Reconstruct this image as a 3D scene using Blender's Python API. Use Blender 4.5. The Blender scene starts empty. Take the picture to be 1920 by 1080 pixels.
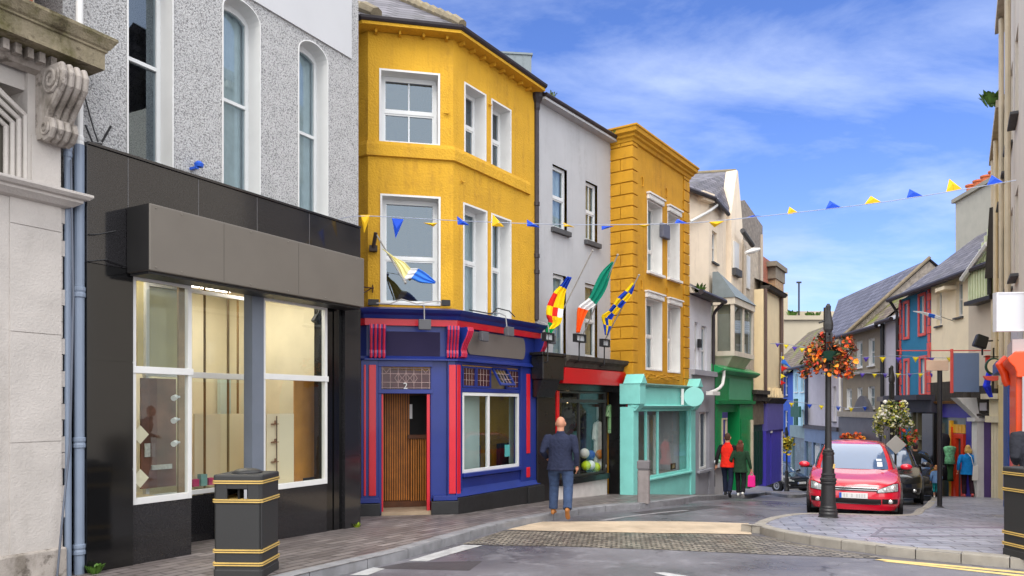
import bpy, bmesh, math, random
from mathutils import Matrix, Vector
random.seed(7)
R = math.radians
S = bpy.context.scene
COL = S.collection

# ------------------------------------------------------------------ camera, sky, sun, exposure
HC, FPX, HY = 1.75, 1400.0, 762.0          # eye height, focal length and horizon row (for a 1920 px wide frame)
cam = bpy.data.cameras.new('camera'); camo = bpy.data.objects.new('camera', cam); COL.objects.link(camo)
camo.location = (0, 0, HC); camo.rotation_euler = (R(90), 0, 0)
cam.sensor_width = 36; cam.lens = 36 * FPX / 1920; cam.shift_y = (HY - 540) / 1920
cam.clip_start = .1; cam.clip_end = 3000
S.camera = camo
S.view_settings.view_transform = 'Standard'; S.view_settings.look = 'None'
S.view_settings.exposure = 0.68; S.view_settings.gamma = 1; S.view_settings.use_curve_mapping = False
S.cycles.use_denoising = True
S.cycles.max_bounces = 6; S.cycles.transparent_max_bounces = 12; S.cycles.caustics_reflective = False; S.cycles.caustics_refractive = False

SUN_EL, SUN_AZ = 48, 196                   # azimuth clockwise from +Y (the way the camera looks)
W = bpy.data.worlds.new('World'); S.world = W; W.use_nodes = True
nt = W.node_tree; N = nt.nodes; N.clear()
def nd(nt_, t, **k):
    n = nt_.nodes.new(t)
    for a, b in k.items(): setattr(n, a, b)
    return n
sky = nd(nt, 'ShaderNodeTexSky', sky_type='NISHITA', sun_disc=False, sun_elevation=R(SUN_EL), sun_rotation=R(SUN_AZ), altitude=50, air_density=1.0, dust_density=.6, ozone_density=3.0)
hs = nd(nt, 'ShaderNodeHueSaturation'); hs.inputs['Saturation'].default_value = 1.12; hs.inputs['Value'].default_value = 1.0
tint = nd(nt, 'ShaderNodeMix', data_type='RGBA', blend_type='MULTIPLY'); tint.inputs['Factor'].default_value = 1; tint.inputs['B'].default_value = (1.06, 1.0, 1.30, 1)
nt.links.new(sky.outputs[0], tint.inputs['A']); nt.links.new(tint.outputs['Result'], hs.inputs['Color'])
tc = nd(nt, 'ShaderNodeTexCoord'); sp = nd(nt, 'ShaderNodeSeparateXYZ'); nt.links.new(tc.outputs['Generated'], sp.inputs[0])
def mth(nt_, op, a, b=None, c=None):
    n = nd(nt_, 'ShaderNodeMath', operation=op)
    for i, x in enumerate((a, b, c)):
        if x is None: continue
        if hasattr(x, 'node'): nt_.links.new(x, n.inputs[i])
        else: n.inputs[i].default_value = x
    return n.outputs[0]
zz = mth(nt, 'ADD', mth(nt, 'MAXIMUM', sp.outputs[2], 0.0), .16)
cb = nd(nt, 'ShaderNodeCombineXYZ')
nt.links.new(mth(nt, 'DIVIDE', sp.outputs[0], zz), cb.inputs[0]); nt.links.new(mth(nt, 'DIVIDE', sp.outputs[1], zz), cb.inputs[1])
mp = nd(nt, 'ShaderNodeMapping'); mp.inputs['Rotation'].default_value = (0, 0, R(-32)); mp.inputs['Scale'].default_value = (1.0, 1.7, 1); mp.inputs['Location'].default_value = (2.2, .4, 0)
nt.links.new(cb.outputs[0], mp.inputs[0])
nz = nd(nt, 'ShaderNodeTexNoise'); nz.inputs['Scale'].default_value = 1.15; nz.inputs['Detail'].default_value = 10; nz.inputs['Roughness'].default_value = .6; nz.inputs['Distortion'].default_value = .35
nt.links.new(mp.outputs[0], nz.inputs['Vector'])
rp = nd(nt, 'ShaderNodeValToRGB'); rp.color_ramp.elements[0].position = .42; rp.color_ramp.elements[1].position = .70
rp.color_ramp.elements[0].color = (0, 0, 0, 1); rp.color_ramp.elements[1].color = (1, 1, 1, 1)
nt.links.new(nz.outputs['Fac'], rp.inputs[0])
mx = nd(nt, 'ShaderNodeMix', data_type='RGBA'); mx.inputs['B'].default_value = (6.2, 7.0, 8.6, 1)
def sstep(x, a, b):
    r = nd(nt, 'ShaderNodeMapRange', interpolation_type='SMOOTHSTEP'); r.inputs['From Min'].default_value = a; r.inputs['From Max'].default_value = b
    nt.links.new(x, r.inputs['Value']); return r.outputs['Result']
fill_deck = mth(nt, 'MAXIMUM', sstep(sp.outputs[2], .46, .72), sstep(mth(nt, 'MULTIPLY', sp.outputs[1], -1.0), -.35, .25))   # unseen bright cloud overhead and behind the camera, added to light the fronts
nt.links.new(mth(nt, 'MULTIPLY', rp.outputs[0], .46), mx.inputs['Factor'])
mx3 = nd(nt, 'ShaderNodeMix', data_type='RGBA'); mx3.inputs['B'].default_value = (14.5, 14.6, 14.9, 1); nt.links.new(mth(nt, 'MULTIPLY', fill_deck, .95), mx3.inputs['Factor']); nt.links.new(hs.outputs[0], mx.inputs['A'])
nz2 = nd(nt, 'ShaderNodeTexNoise'); nz2.inputs['Scale'].default_value = 5.5; nz2.inputs['Detail'].default_value = 5
mp2 = nd(nt, 'ShaderNodeMapping'); mp2.inputs['Scale'].default_value = (1, 1, 2.6); mp2.inputs['Location'].default_value = (.35, .2, .1)
nt.links.new(tc.outputs['Generated'], mp2.inputs[0]); nt.links.new(mp2.outputs[0], nz2.inputs['Vector'])
rp2 = nd(nt, 'ShaderNodeValToRGB'); rp2.color_ramp.elements[0].position = .50; rp2.color_ramp.elements[1].position = .66
rp2.color_ramp.elements[0].color = (0, 0, 0, 1); rp2.color_ramp.elements[1].color = (1, 1, 1, 1)
nt.links.new(nz2.outputs['Fac'], rp2.inputs[0])
low = mth(nt, 'MULTIPLY', mth(nt, 'SMOOTH_MIN', mth(nt, 'MAXIMUM', mth(nt, 'SUBTRACT', 1.0, mth(nt, 'MULTIPLY', mth(nt, 'ABSOLUTE', mth(nt, 'SUBTRACT', sp.outputs[2], .17)), 13.0)), 0.0), 1.0, .2), .55)
mx2 = nd(nt, 'ShaderNodeMix', data_type='RGBA'); mx2.inputs['B'].default_value = (3.4, 4.3, 6.2, 1)
nt.links.new(mth(nt, 'MULTIPLY', rp2.outputs[0], low), mx2.inputs['Factor']); nt.links.new(mx.outputs['Result'], mx2.inputs['A'])
bg = nd(nt, 'ShaderNodeBackground'); bg.inputs['Strength'].default_value = .105
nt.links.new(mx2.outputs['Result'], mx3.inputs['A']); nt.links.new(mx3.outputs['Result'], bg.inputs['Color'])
wo = nd(nt, 'ShaderNodeOutputWorld'); nt.links.new(bg.outputs[0], wo.inputs[0])

sl = bpy.data.lights.new('sun', 'SUN'); sl.energy = 1.3; sl.angle = R(30); sl.color = (1, .95, .87)
so = bpy.data.objects.new('sun', sl); COL.objects.link(so)
so.rotation_euler = (R(90 - SUN_EL), 0, R(-SUN_AZ + 180))
so.location = (0, -20, 40)

# ------------------------------------------------------------------ materials
def lin(c):
    return tuple((x / 255 / 12.92) if x <= 10 else ((x / 255 + .055) / 1.055) ** 2.4 for x in c)
MATS = {}
def _base(name):
    m = bpy.data.materials.new(name); m.use_nodes = True
    t = m.node_tree; b = t.nodes['Principled BSDF']
    return m, t, b
def coords(t, mode):
    tc = nd(t, 'ShaderNodeTexCoord'); s = nd(t, 'ShaderNodeSeparateXYZ'); t.links.new(tc.outputs['Object'], s.inputs[0])
    c = nd(t, 'ShaderNodeCombineXYZ')
    if mode == 'wall': t.links.new(mth(t, 'ADD', s.outputs[0], s.outputs[1]), c.inputs[0]); t.links.new(s.outputs[2], c.inputs[1])
    elif mode == 'roof': t.links.new(s.outputs[0], c.inputs[0]); t.links.new(mth(t, 'MULTIPLY', s.outputs[2], 1.6), c.inputs[1])
    else: return tc.outputs['Object'], tc
    return c.outputs[0], tc
def mixc(t, fac, a, b, blend='MIX'):
    m = nd(t, 'ShaderNodeMix', data_type='RGBA', blend_type=blend)
    for k, x in (('Factor', fac), ('A', a), ('B', b)):
        if hasattr(x, 'node'): t.links.new(x, m.inputs[k])
        elif k == 'Factor': m.inputs[k].default_value = x
        else: m.inputs[k].default_value = (*x[:3], 1)
    return m.outputs['Result']
def noise(t, vec, scale, detail=4, rough=.55, stretch=None):
    n = nd(t, 'ShaderNodeTexNoise'); n.inputs['Scale'].default_value = scale; n.inputs['Detail'].default_value = detail; n.inputs['Roughness'].default_value = rough
    if stretch:
        mp = nd(t, 'ShaderNodeMapping'); mp.inputs['Scale'].default_value = stretch; t.links.new(vec, mp.inputs[0]); vec = mp.outputs[0]
    t.links.new(vec, n.inputs['Vector'])
    return n.outputs['Fac']
def ramp(t, fac, a, b):
    r = nd(t, 'ShaderNodeMapRange'); r.inputs['From Min'].default_value = a; r.inputs['From Max'].default_value = b
    t.links.new(fac, r.inputs['Value']); return r.outputs['Result']
def scale3(c, k): return tuple(min(1, x * k) for x in c)
def mat(name, col, rough=.75, var=.1, vs=2.2, bump=0, bs=70, spec=.4, metal=0, stain=0, scol=(70, 62, 52), coat=0, speck=0, bd=.02):
    if name in MATS: return MATS[name]
    m, t, b = _base(name); c = lin(col)
    o, _ = coords(t, 'obj')
    n = noise(t, o, vs, 6)
    out = mixc(t, ramp(t, n, .3, .7), scale3(c, 1 - var), scale3(c, 1 + var))
    if stain:
        k = noise(t, o, 1.0, 7, .62, (3.2, 3.2, .45))
        k2 = noise(t, o, 9.0, 4)
        f = mth(t, 'MULTIPLY', ramp(t, k, .53, .75), ramp(t, k2, .3, .65))
        out = mixc(t, mth(t, 'MULTIPLY', f, stain), out, lin(scol))
    if speck:
        v = nd(t, 'ShaderNodeTexVoronoi'); v.inputs['Scale'].default_value = speck; t.links.new(o, v.inputs['Vector'])
        n3 = noise(t, o, speck * .9, 3)
        out = mixc(t, mth(t, 'MULTIPLY', ramp(t, mth(t, 'ADD', mth(t, 'MULTIPLY', v.outputs['Distance'], .55), mth(t, 'MULTIPLY', n3, .6)), .52, .78), .78), out, scale3(c, .22))
    t.links.new(out, b.inputs['Base Color'])
    b.inputs['Metallic'].default_value = metal; b.inputs['Specular IOR Level'].default_value = spec; b.inputs['Coat Weight'].default_value = coat; b.inputs['Coat Roughness'].default_value = .05
    rn = noise(t, o, vs * 3, 3)
    t.links.new(mth(t, 'ADD', mth(t, 'MULTIPLY', rn, .16), max(.02, rough - .08)), b.inputs['Roughness'])
    if bump:
        bn = nd(t, 'ShaderNodeBump'); bn.inputs['Strength'].default_value = min(1, bump); bn.inputs['Distance'].default_value = bd
        t.links.new(noise(t, o, bs, 4), bn.inputs['Height']); t.links.new(bn.outputs[0], b.inputs['Normal'])
    MATS[name] = m; return m
def brick(name, c1, c2, mortar, w, h, mode='wall', ms=.012, rough=.75, bump=.5, stain=0, scol=(60, 66, 30), spec=.4, off=.5, rot=0, tone=.35, wet=0):
    if name in MATS: return MATS[name]
    m, t, b = _base(name); vec, _tc = coords(t, mode)
    if rot or mode == 'ground':
        mp = nd(t, 'ShaderNodeMapping'); mp.inputs['Rotation'].default_value = (0, 0, R(rot)); t.links.new(vec, mp.inputs[0]); vec = mp.outputs[0]
    wob = nd(t, 'ShaderNodeTexNoise'); wob.inputs['Scale'].default_value = 3.0; t.links.new(vec, wob.inputs['Vector'])
    vm = nd(t, 'ShaderNodeVectorMath', operation='SCALE'); vm.inputs['Scale'].default_value = h * .18; t.links.new(wob.outputs['Color'], vm.inputs[0])
    va = nd(t, 'ShaderNodeVectorMath', operation='ADD'); t.links.new(vec, va.inputs[0]); t.links.new(vm.outputs[0], va.inputs[1])
    k = nd(t, 'ShaderNodeTexBrick', offset=off); k.inputs['Scale'].default_value = 1; k.inputs['Brick Width'].default_value = w; k.inputs['Row Height'].default_value = h
    k.inputs['Mortar Size'].default_value = ms; k.inputs['Mortar Smooth'].default_value = .3; k.inputs['Bias'].default_value = 0
    k.inputs['Color1'].default_value = (*lin(c1), 1); k.inputs['Color2'].default_value = (*lin(c2), 1); k.inputs['Mortar'].default_value = (*lin(mortar), 1)
    t.links.new(va.outputs[0], k.inputs['Vector'])
    o = _tc.outputs['Object']
    n = noise(t, o, 1.7, 7, .6)
    out = mixc(t, tone, k.outputs['Color'], mixc(t, ramp(t, n, .3, .7), (.35, .35, .36), (1.0, .98, .95)), 'MULTIPLY')
    if stain:
        f = mth(t, 'MULTIPLY', ramp(t, noise(t, o, .9, 8, .65), .5, .66), stain)
        out = mixc(t, f, out, lin(scol))
    t.links.new(out, b.inputs['Base Color']); b.inputs['Specular IOR Level'].default_value = spec
    hgt = mth(t, 'ADD', mth(t, 'MULTIPLY', k.outputs['Fac'], -1.0), mth(t, 'MULTIPLY', noise(t, o, 24, 4), .6))
    bn = nd(t, 'ShaderNodeBump'); bn.inputs['Strength'].default_value = bump; bn.inputs['Distance'].default_value = .012
    t.links.new(hgt, bn.inputs['Height']); t.links.new(bn.outputs[0], b.inputs['Normal'])
    if wet: t.links.new(mth(t, 'ADD', mth(t, 'MULTIPLY', ramp(t, noise(t, o, .8, 6), .35, .65), wet), rough - wet), b.inputs['Roughness'])
    else: b.inputs['Roughness'].default_value = rough
    MATS[name] = m; return m
def glass(name, tint=(225, 232, 232), refl=1.0, dark=0.0):
    if name in MATS: return MATS[name]
    m = bpy.data.materials.new(name); m.use_nodes = True; t = m.node_tree; t.nodes.clear()
    tr = nd(t, 'ShaderNodeBsdfTransparent'); tr.inputs[0].default_value = (*lin(tint), 1)
    gl = nd(t, 'ShaderNodeBsdfGlossy'); gl.inputs['Roughness'].default_value = .015; gl.inputs['Color'].default_value = (.72, .87, 1, 1)
    fr = nd(t, 'ShaderNodeLayerWeight'); fr.inputs['Blend'].default_value = .5
    o, _ = coords(t, 'obj')
    bn = nd(t, 'ShaderNodeBump'); bn.inputs['Strength'].default_value = .07; t.links.new(noise(t, o, 2.5, 1), bn.inputs['Height']); t.links.new(bn.outputs[0], gl.inputs['Normal'])
    f = mth(t, 'MINIMUM', mth(t, 'ADD', mth(t, 'MULTIPLY', mth(t, 'ADD', mth(t, 'MULTIPLY', mth(t, 'POWER', fr.outputs['Facing'], 5.0), .95), .06), refl), dark), 1.0)
    ms = nd(t, 'ShaderNodeMixShader'); t.links.new(f, ms.inputs[0]); t.links.new(tr.outputs[0], ms.inputs[1]); t.links.new(gl.outputs[0], ms.inputs[2])
    ou = nd(t, 'ShaderNodeOutputMaterial'); t.links.new(ms.outputs[0], ou.inputs[0])
    MATS[name] = m; return m
def emit(name, col, st):
    if name in MATS: return MATS[name]
    m, t, b = _base(name); b.inputs['Base Color'].default_value = (*lin(col), 1); b.inputs['Emission Color'].default_value = (*lin(col), 1); b.inputs['Emission Strength'].default_value = st
    MATS[name] = m; return m

# ------------------------------------------------------------------ frames, meshes, things
class Fr:
    """A local frame: u along a facade (as seen left to right), v into the building, z up from zb."""
    def __init__(s, ax, ay, dx, dy, zb=0, roll=0):
        l = math.hypot(dx, dy); s.ax, s.ay, s.dx, s.dy, s.zb = ax, ay, dx / l, dy / l, zb
        s.M = Matrix.Translation((ax, ay, zb)) @ Matrix.Rotation(math.atan2(dy, dx), 4, 'Z')
        if roll: s.M = s.M @ Matrix.Rotation(roll, 4, 'Y')
    def u(s, px, v=0):
        k = (px - 960) / FPX; ax = s.ax - s.dy * v; ay = s.ay + s.dx * v
        return (k * ay - ax) / (s.dx - k * s.dy)
    def z(s, px, py, v=0):
        t = s.ay + s.dx * v + s.u(px, v) * s.dy
        return HC + (HY - py) / FPX * t - s.zb
    def at(s, u, v=0):
        return (s.ax + u * s.dx - v * s.dy, s.ay + u * s.dy + v * s.dx)
    def shift(s, u, v=0, dz=0):
        x, y = s.at(u, v); return Fr(x, y, s.dx, s.dy, s.zb + dz)
WM = {}
def label(o, lab=None, cat=None, group=None, kind=None):
    if lab: o['label'] = lab
    if cat: o['category'] = cat
    if group: o['group'] = group
    if kind: o['kind'] = kind
    return o
def thing(name, lab, cat, fr, group=None):
    o = bpy.data.objects.new(name, None); COL.objects.link(o); o.empty_display_size = .3
    o.matrix_world = fr.M; WM[o.name] = fr.M.copy()
    return label(o, lab, cat, group)
class MB:
    def __init__(s): s.V, s.F, s.I, s.m = [], [], [], 0
    def poly(s, *p):
        b = len(s.V); s.V += [tuple(x) for x in p]; s.F.append(tuple(range(b, b + len(p)))); s.I.append(s.m); return s
    def box(s, u0, u1, v0, v1, z0, z1):
        b = len(s.V); s.V += [(u, v, z) for z in (z0, z1) for u, v in ((u0, v0), (u1, v0), (u1, v1), (u0, v1))]
        for f in ((0, 3, 2, 1), (4, 5, 6, 7), (0, 1, 5, 4), (1, 2, 6, 5), (2, 3, 7, 6), (3, 0, 4, 7)):
            s.F.append(tuple(b + i for i in f)); s.I.append(s.m)
        return s
    def prism(s, pts, ax, a, b):
        mk = {'v': lambda p, k: (p[0], k, p[1]), 'u': lambda p, k: (k, p[0], p[1]), 'z': lambda p, k: (p[0], p[1], k)}[ax]
        n = len(pts); o = len(s.V); s.V += [mk(p, a) for p in pts] + [mk(p, b) for p in pts]
        s.F += [tuple(range(o, o + n)), tuple(range(o + 2 * n - 1, o + n - 1, -1))]; s.I += [s.m, s.m]
        for i in range(n):
            j = (i + 1) % n; s.F.append((o + i, o + n + i, o + n + j, o + j)); s.I.append(s.m)
        return s
    def frame(s, u0, u1, z0, z1, w, v0, v1, wt=None, wb=None):
        wt = w if wt is None else wt; wb = w if wb is None else wb
        s.box(u0, u0 + w, v0, v1, z0, z1); s.box(u1 - w, u1, v0, v1, z0, z1)
        s.box(u0 + w, u1 - w, v0, v1, z0, z0 + wb); s.box(u0 + w, u1 - w, v0, v1, z1 - wt, z1); return s
    def loft(s, rings, cap=True):
        o = len(s.V); n = len(rings[0])
        for r in rings: s.V += [tuple(p) for p in r]
        for k in range(len(rings) - 1):
            for i in range(n):
                j = (i + 1) % n; s.F.append((o + k * n + i, o + k * n + j, o + (k + 1) * n + j, o + (k + 1) * n + i)); s.I.append(s.m)
        if cap:
            s.F += [tuple(o + i for i in range(n))[::-1], tuple(o + (len(rings) - 1) * n + i for i in range(n))]; s.I += [s.m, s.m]
        return s
    def tube(s, pts, r, n=8, r2=None):
        """A round bar along points; r a radius or one per point (or (ra, rb) pairs: side, other)."""
        pts = [Vector(p) for p in pts]; rings = []
        prev = None
        for i, p in enumerate(pts):
            d = (pts[min(i + 1, len(pts) - 1)] - pts[max(i - 1, 0)]).normalized()
            a = Vector((0, 0, 1)) if abs(d.z) < .95 else Vector((1, 0, 0))
            if prev is not None: a = prev
            x = d.cross(a); x = x.normalized() if x.length > 1e-6 else Vector((1, 0, 0)); y = x.cross(d).normalized(); prev = y
            rr = r[i] if isinstance(r, (list, tuple)) else r
            ra, rb = rr if isinstance(rr, tuple) else (rr, rr)
            rings.append([p + x * (ra * math.cos(q)) + y * (rb * math.sin(q)) for q in (2 * math.pi * k / n for k in range(n))])
        return s.loft(rings)
    def lathe(s, cx, cy, prof, n=16, sq=0):
        rings = []
        for r, z in prof: rings.append([(cx + r * math.cos(q), cy + r * math.sin(q), z) for q in (2 * math.pi * (k + .5) / n for k in range(n))])
        return s.loft(rings)
    def ell(s, c, rx, ry, rz, n=12, k=8):
        rings = []
        for i in range(k + 1):
            a = -math.pi / 2 + math.pi * (.02 + .96 * i / k); rings.append([(c[0] + rx * math.cos(a) * math.cos(q), c[1] + ry * math.cos(a) * math.sin(q), c[2] + rz * math.sin(a)) for q in (2 * math.pi * j / n for j in range(n))])
        return s.loft(rings)
    def oring(s, prof, path, close=False):
        """Sweep a (out, z) profile along a plan path of (u, v) points, mitred; out is to the side of -v."""
        P = [Vector((p[0], p[1])) for p in path]; rings = []
        for i, p in enumerate(P):
            d0 = (P[i] - P[i - 1]).normalized() if i else (P[1] - P[0]).normalized()
            d1 = (P[i + 1] - P[i]).normalized() if i < len(P) - 1 else d0
            n0 = Vector((d0.y, -d0.x)); n1 = Vector((d1.y, -d1.x)); nn = (n0 + n1).normalized(); nn = nn / max(.3, nn.dot(n0))
            rings.append([(p.x + nn.x * o, p.y + nn.y * o, z) for o, z in prof])
        return s.loft(rings)
    def build(s, name, m, parent=None, fr=None, smooth=False, bev=0, kind=None, lab=None, cat=None, group=None, remesh=0, subd=0):
        me = bpy.data.meshes.new(name); me.from_pydata(s.V, [], s.F)
        ms = m if isinstance(m, (list, tuple)) else [m]
        for x in ms: me.materials.append(x)
        if len(ms) > 1: me.polygons.foreach_set('material_index', s.I)
        bm = bmesh.new(); bm.from_mesh(me); bmesh.ops.recalc_face_normals(bm, faces=bm.faces); bm.to_mesh(me); bm.free()
        if smooth: me.polygons.foreach_set('use_smooth', [True] * len(me.polygons))
        me.update()
        o = bpy.data.objects.new(name, me); COL.objects.link(o)
        Mw = fr.M if fr is not None else (WM[parent.name] if parent is not None else Matrix.Identity(4))
        WM[o.name] = Mw.copy()
        if parent is not None:
            o.parent = parent; o.matrix_basis = WM[parent.name].inverted() @ Mw
        else: o.matrix_basis = Mw
        if remesh:
            r = o.modifiers.new('remesh', 'REMESH'); r.mode = 'VOXEL'; r.voxel_size = remesh; r.use_smooth_shade = True
            q = o.modifiers.new('smooth', 'SMOOTH'); q.factor = .5; q.iterations = 4
        if subd:
            q = o.modifiers.new('subd', 'SUBSURF'); q.levels = subd; q.render_levels = subd
        if bev:
            q = o.modifiers.new('bevel', 'BEVEL'); q.width = bev; q.segments = 2; q.limit_method = 'ANGLE'; q.angle_limit = R(40); q.use_clamp_overlap = True
        return label(o, lab, cat, group, kind)
def place(P, Y):
    return ((P[0] - 960) / FPX * Y, Y, HC + (HY - P[1]) / FPX * Y)

# ------------------------------------------------------------------ ground
GT = [(-40, 0.02), (2, 0.0), (8, -.03), (9.8, -.07), (11.8, -.14), (13.6, -.20), (16, -.28), (18.5, -.42), (20, -.57), (21.4, -.71), (24, -.97), (27, -1.3), (31.5, -1.75), (36, -2.15), (40, -2.5), (50, -3.3), (70, -4.6), (120, -7.0), (2000, -60)]
def g(y, x=0):
    c_ = -.03 * min(6, max(0, x - 3)) * min(1, max(0, (y - 9) / 5))
    for (a, za), (b, zb) in zip(GT, GT[1:]):
        if y <= b: return c_ + za + (zb - za) * (y - a) / (b - a)
    return GT[-1][1] + c_
ROAD = -.12
def gpt(px, py, off=0):
    a, b = .5, 300
    for _ in range(60):
        m = (a + b) / 2
        if HC - (g(m, (px - 960) / FPX * m) + off) - (py - HY) / FPX * m > 0: a = m
        else: b = m
    return ((px - 960) / FPX * a, a)
def gsheet(name, pts, off, m, **k):
    bm = bmesh.new()
    bm.faces.new([bm.verts.new((x, y, 0)) for x, y in pts])
    bmesh.ops.triangulate(bm, faces=bm.faces[:])
    for y, _ in GT[1:-1]:
        bmesh.ops.bisect_plane(bm, geom=bm.verts[:] + bm.edges[:] + bm.faces[:], plane_co=(0, y, 0), plane_no=(0, 1, 0))
    for i in range(13): bmesh.ops.bisect_plane(bm, geom=bm.verts[:] + bm.edges[:] + bm.faces[:], plane_co=(3 + i * .5, 0, 0), plane_no=(1, 0, 0))
    for i in range(11): bmesh.ops.bisect_plane(bm, geom=bm.verts[:] + bm.edges[:] + bm.faces[:], plane_co=(0, 9 + i * .5, 0), plane_no=(0, 1, 0))
    for v in bm.verts: v.co.z = g(v.co.y, v.co.x) + off
    bmesh.ops.recalc_face_normals(bm, faces=bm.faces)
    for f in bm.faces:
        if f.normal.z < 0: f.normal_flip()
    me = bpy.data.meshes.new(name); bm.to_mesh(me); bm.free(); me.materials.append(m)
    o = bpy.data.objects.new(name, me); COL.objects.link(o); WM[o.name] = Matrix.Identity(4)
    return label(o, kind='structure', **k)

asphalt, t, b = _base('wet asphalt')
o, _ = coords(t, 'obj')
n1 = noise(t, o, .55, 8, .6); n2 = noise(t, o, 140, 3); n4 = noise(t, o, 7, 5)
c = mixc(t, ramp(t, n1, .3, .72), lin((82, 80, 86)), lin((126, 124, 130)))
c = mixc(t, mth(t, 'MULTIPLY', ramp(t, n2, .35, .75), .5), c, lin((58, 55, 60)))
c = mixc(t, mth(t, 'MULTIPLY', ramp(t, n4, .62, .7), .45), c, lin((60, 57, 62)))
vo = nd(t, 'ShaderNodeTexVoronoi', feature='DISTANCE_TO_EDGE'); vo.inputs['Scale'].default_value = .55
wv = nd(t, 'ShaderNodeTexNoise'); wv.inputs['Scale'].default_value = 2.5; wv.inputs['Detail'].default_value = 6; t.links.new(o, wv.inputs['Vector'])
wa = nd(t, 'ShaderNodeVectorMath', operation='MULTIPLY_ADD'); wa.inputs[1].default_value = (.9, .9, 0); t.links.new(wv.outputs['Color'], wa.inputs[0]); t.links.new(o, wa.inputs[2]); t.links.new(wa.outputs[0], vo.inputs['Vector'])
c = mixc(t, mth(t, 'MULTIPLY', ramp(t, vo.outputs['Distance'], .012, .003), mth(t, 'MULTIPLY', ramp(t, noise(t, o, .5, 2), .45, .6), .7)), c, lin((40, 38, 40)))
c = mixc(t, mth(t, 'MULTIPLY', ramp(t, noise(t, o, 2.2, 8, .7), .56, .62), .35), c, lin((134, 132, 138)))
t.links.new(c, b.inputs['Base Color'])
t.links.new(mth(t, 'ADD', mth(t, 'MULTIPLY', ramp(t, n1, .32, .6), .34), .2), b.inputs['Roughness'])
bn = nd(t, 'ShaderNodeBump'); bn.inputs['Strength'].default_value = .5; bn.inputs['Distance'].default_value = .006; t.links.new(n2, bn.inputs['Height']); t.links.new(bn.outputs[0], b.inputs['Normal'])
pave_l = brick('left pavers', (108, 100, 98), (140, 132, 130), (70, 64, 62), .42, .14, 'ground', .012, .62, .6, rot=-60, tone=.5, wet=.3)
pave_r = brick('right pavers', (134, 135, 146), (160, 161, 172), (72, 71, 78), .46, .26, 'ground', .012, .55, .5, rot=14, tone=.4, wet=.3, stain=.25, scol=(120, 116, 110))
cob = brick('cobbles', (186, 176, 160), (116, 108, 98), (64, 59, 52), .14, .08, 'ground', .018, .55, 1.0, rot=8, tone=.6, wet=.3, stain=.5, scol=(70, 66, 62))
sand = mat('sandstone strip', (184, 166, 142), .75, .2, 2, .3, 90, stain=.7, scol=(150, 130, 105))
kerbm = mat('kerb granite', (130, 130, 133), .6, .2, 5, .3, 120, stain=.8, scol=(100, 98, 96))
kerbm2 = mat('kerb limestone', (148, 142, 132), .65, .14, 5, .3, 120, stain=.35, scol=(90, 84, 76))
paint = mat('road paint white', (168, 168, 168), .6, .2, 8, .2, 120, stain=.9, scol=(110, 107, 109))
paint_y = mat('road paint yellow', (216, 188, 120), .6, .12, 8, .2, 120, stain=.4, scol=(130, 120, 100))

gsheet('road', [(-60, -30), (600, -30), (600, 900), (-500, 900), (-500, -30)], ROAD, asphalt)
kl = [gpt(*p, ROAD) for p in ((645, 1077), (758, 1049), (861, 1017), (942, 994), (1034, 976), (1127, 960), (1240, 950), (1346, 937), (1435, 928))]
d0 = (kl[1][0] - kl[0][0], kl[1][1] - kl[0][1])
kl = [(kl[0][0] - d0[0] * 9, kl[0][1] - d0[1] * 9)] + kl
kl += [(10.6, 28.4), (12.3, 31.2), (13.0, 33.6), (12.6, 36.4), (10.5, 39.5), (4, 44)]
def smooth_path(P, n=4):
    out = []
    for i in range(len(P) - 1):
        p0, p1, p2, p3 = P[max(i - 1, 0)], P[i], P[i + 1], P[min(i + 2, len(P) - 1)]
        for k in range(n):
            q = k / n
            out.append(tuple(.5 * (2 * b_ + (c_ - a_) * q + (2 * a_ - 5 * b_ + 4 * c_ - d_) * q * q + (3 * b_ - a_ - 3 * c_ + d_) * q ** 3) for a_, b_, c_, d_ in zip(p0, p1, p2, p3)))
    return out + [P[-1]]
kl = smooth_path(kl)
gsheet('pavement_left', kl + [(-30, 44), (-30, kl[0][1])], 0, pave_l)
kr = [gpt(*p, ROAD) for p in ((1920, 1068), (1676, 1044), (1630, 1037), (1560, 1028), (1491, 1017), (1440, 1006), (1416, 997))]
kr += [gpt(*p, 0) for p in ((1408, 986), (1425, 976), (1458, 967), (1500, 962), (1570, 962.5), (1675, 955))]
kr[-1:] = [(7.3, 14.55), (7.95, 14.9), (8.6, 15.9), (9.5, 17.2), (11.5, 20.5), (13.4, 24), (14.4, 27.5), (15.2, 33), (15.9, 44)]
d0 = (kr[0][0] - kr[1][0], kr[0][1] - kr[1][1])
kr = [(kr[0][0] + d0[0] * 6, kr[0][1] + d0[1] * 6)] + kr
kr = smooth_path(kr)
gsheet('pavement_right', kr + [(60, 44), (60, kr[0][1])], 0, pave_r)
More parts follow.
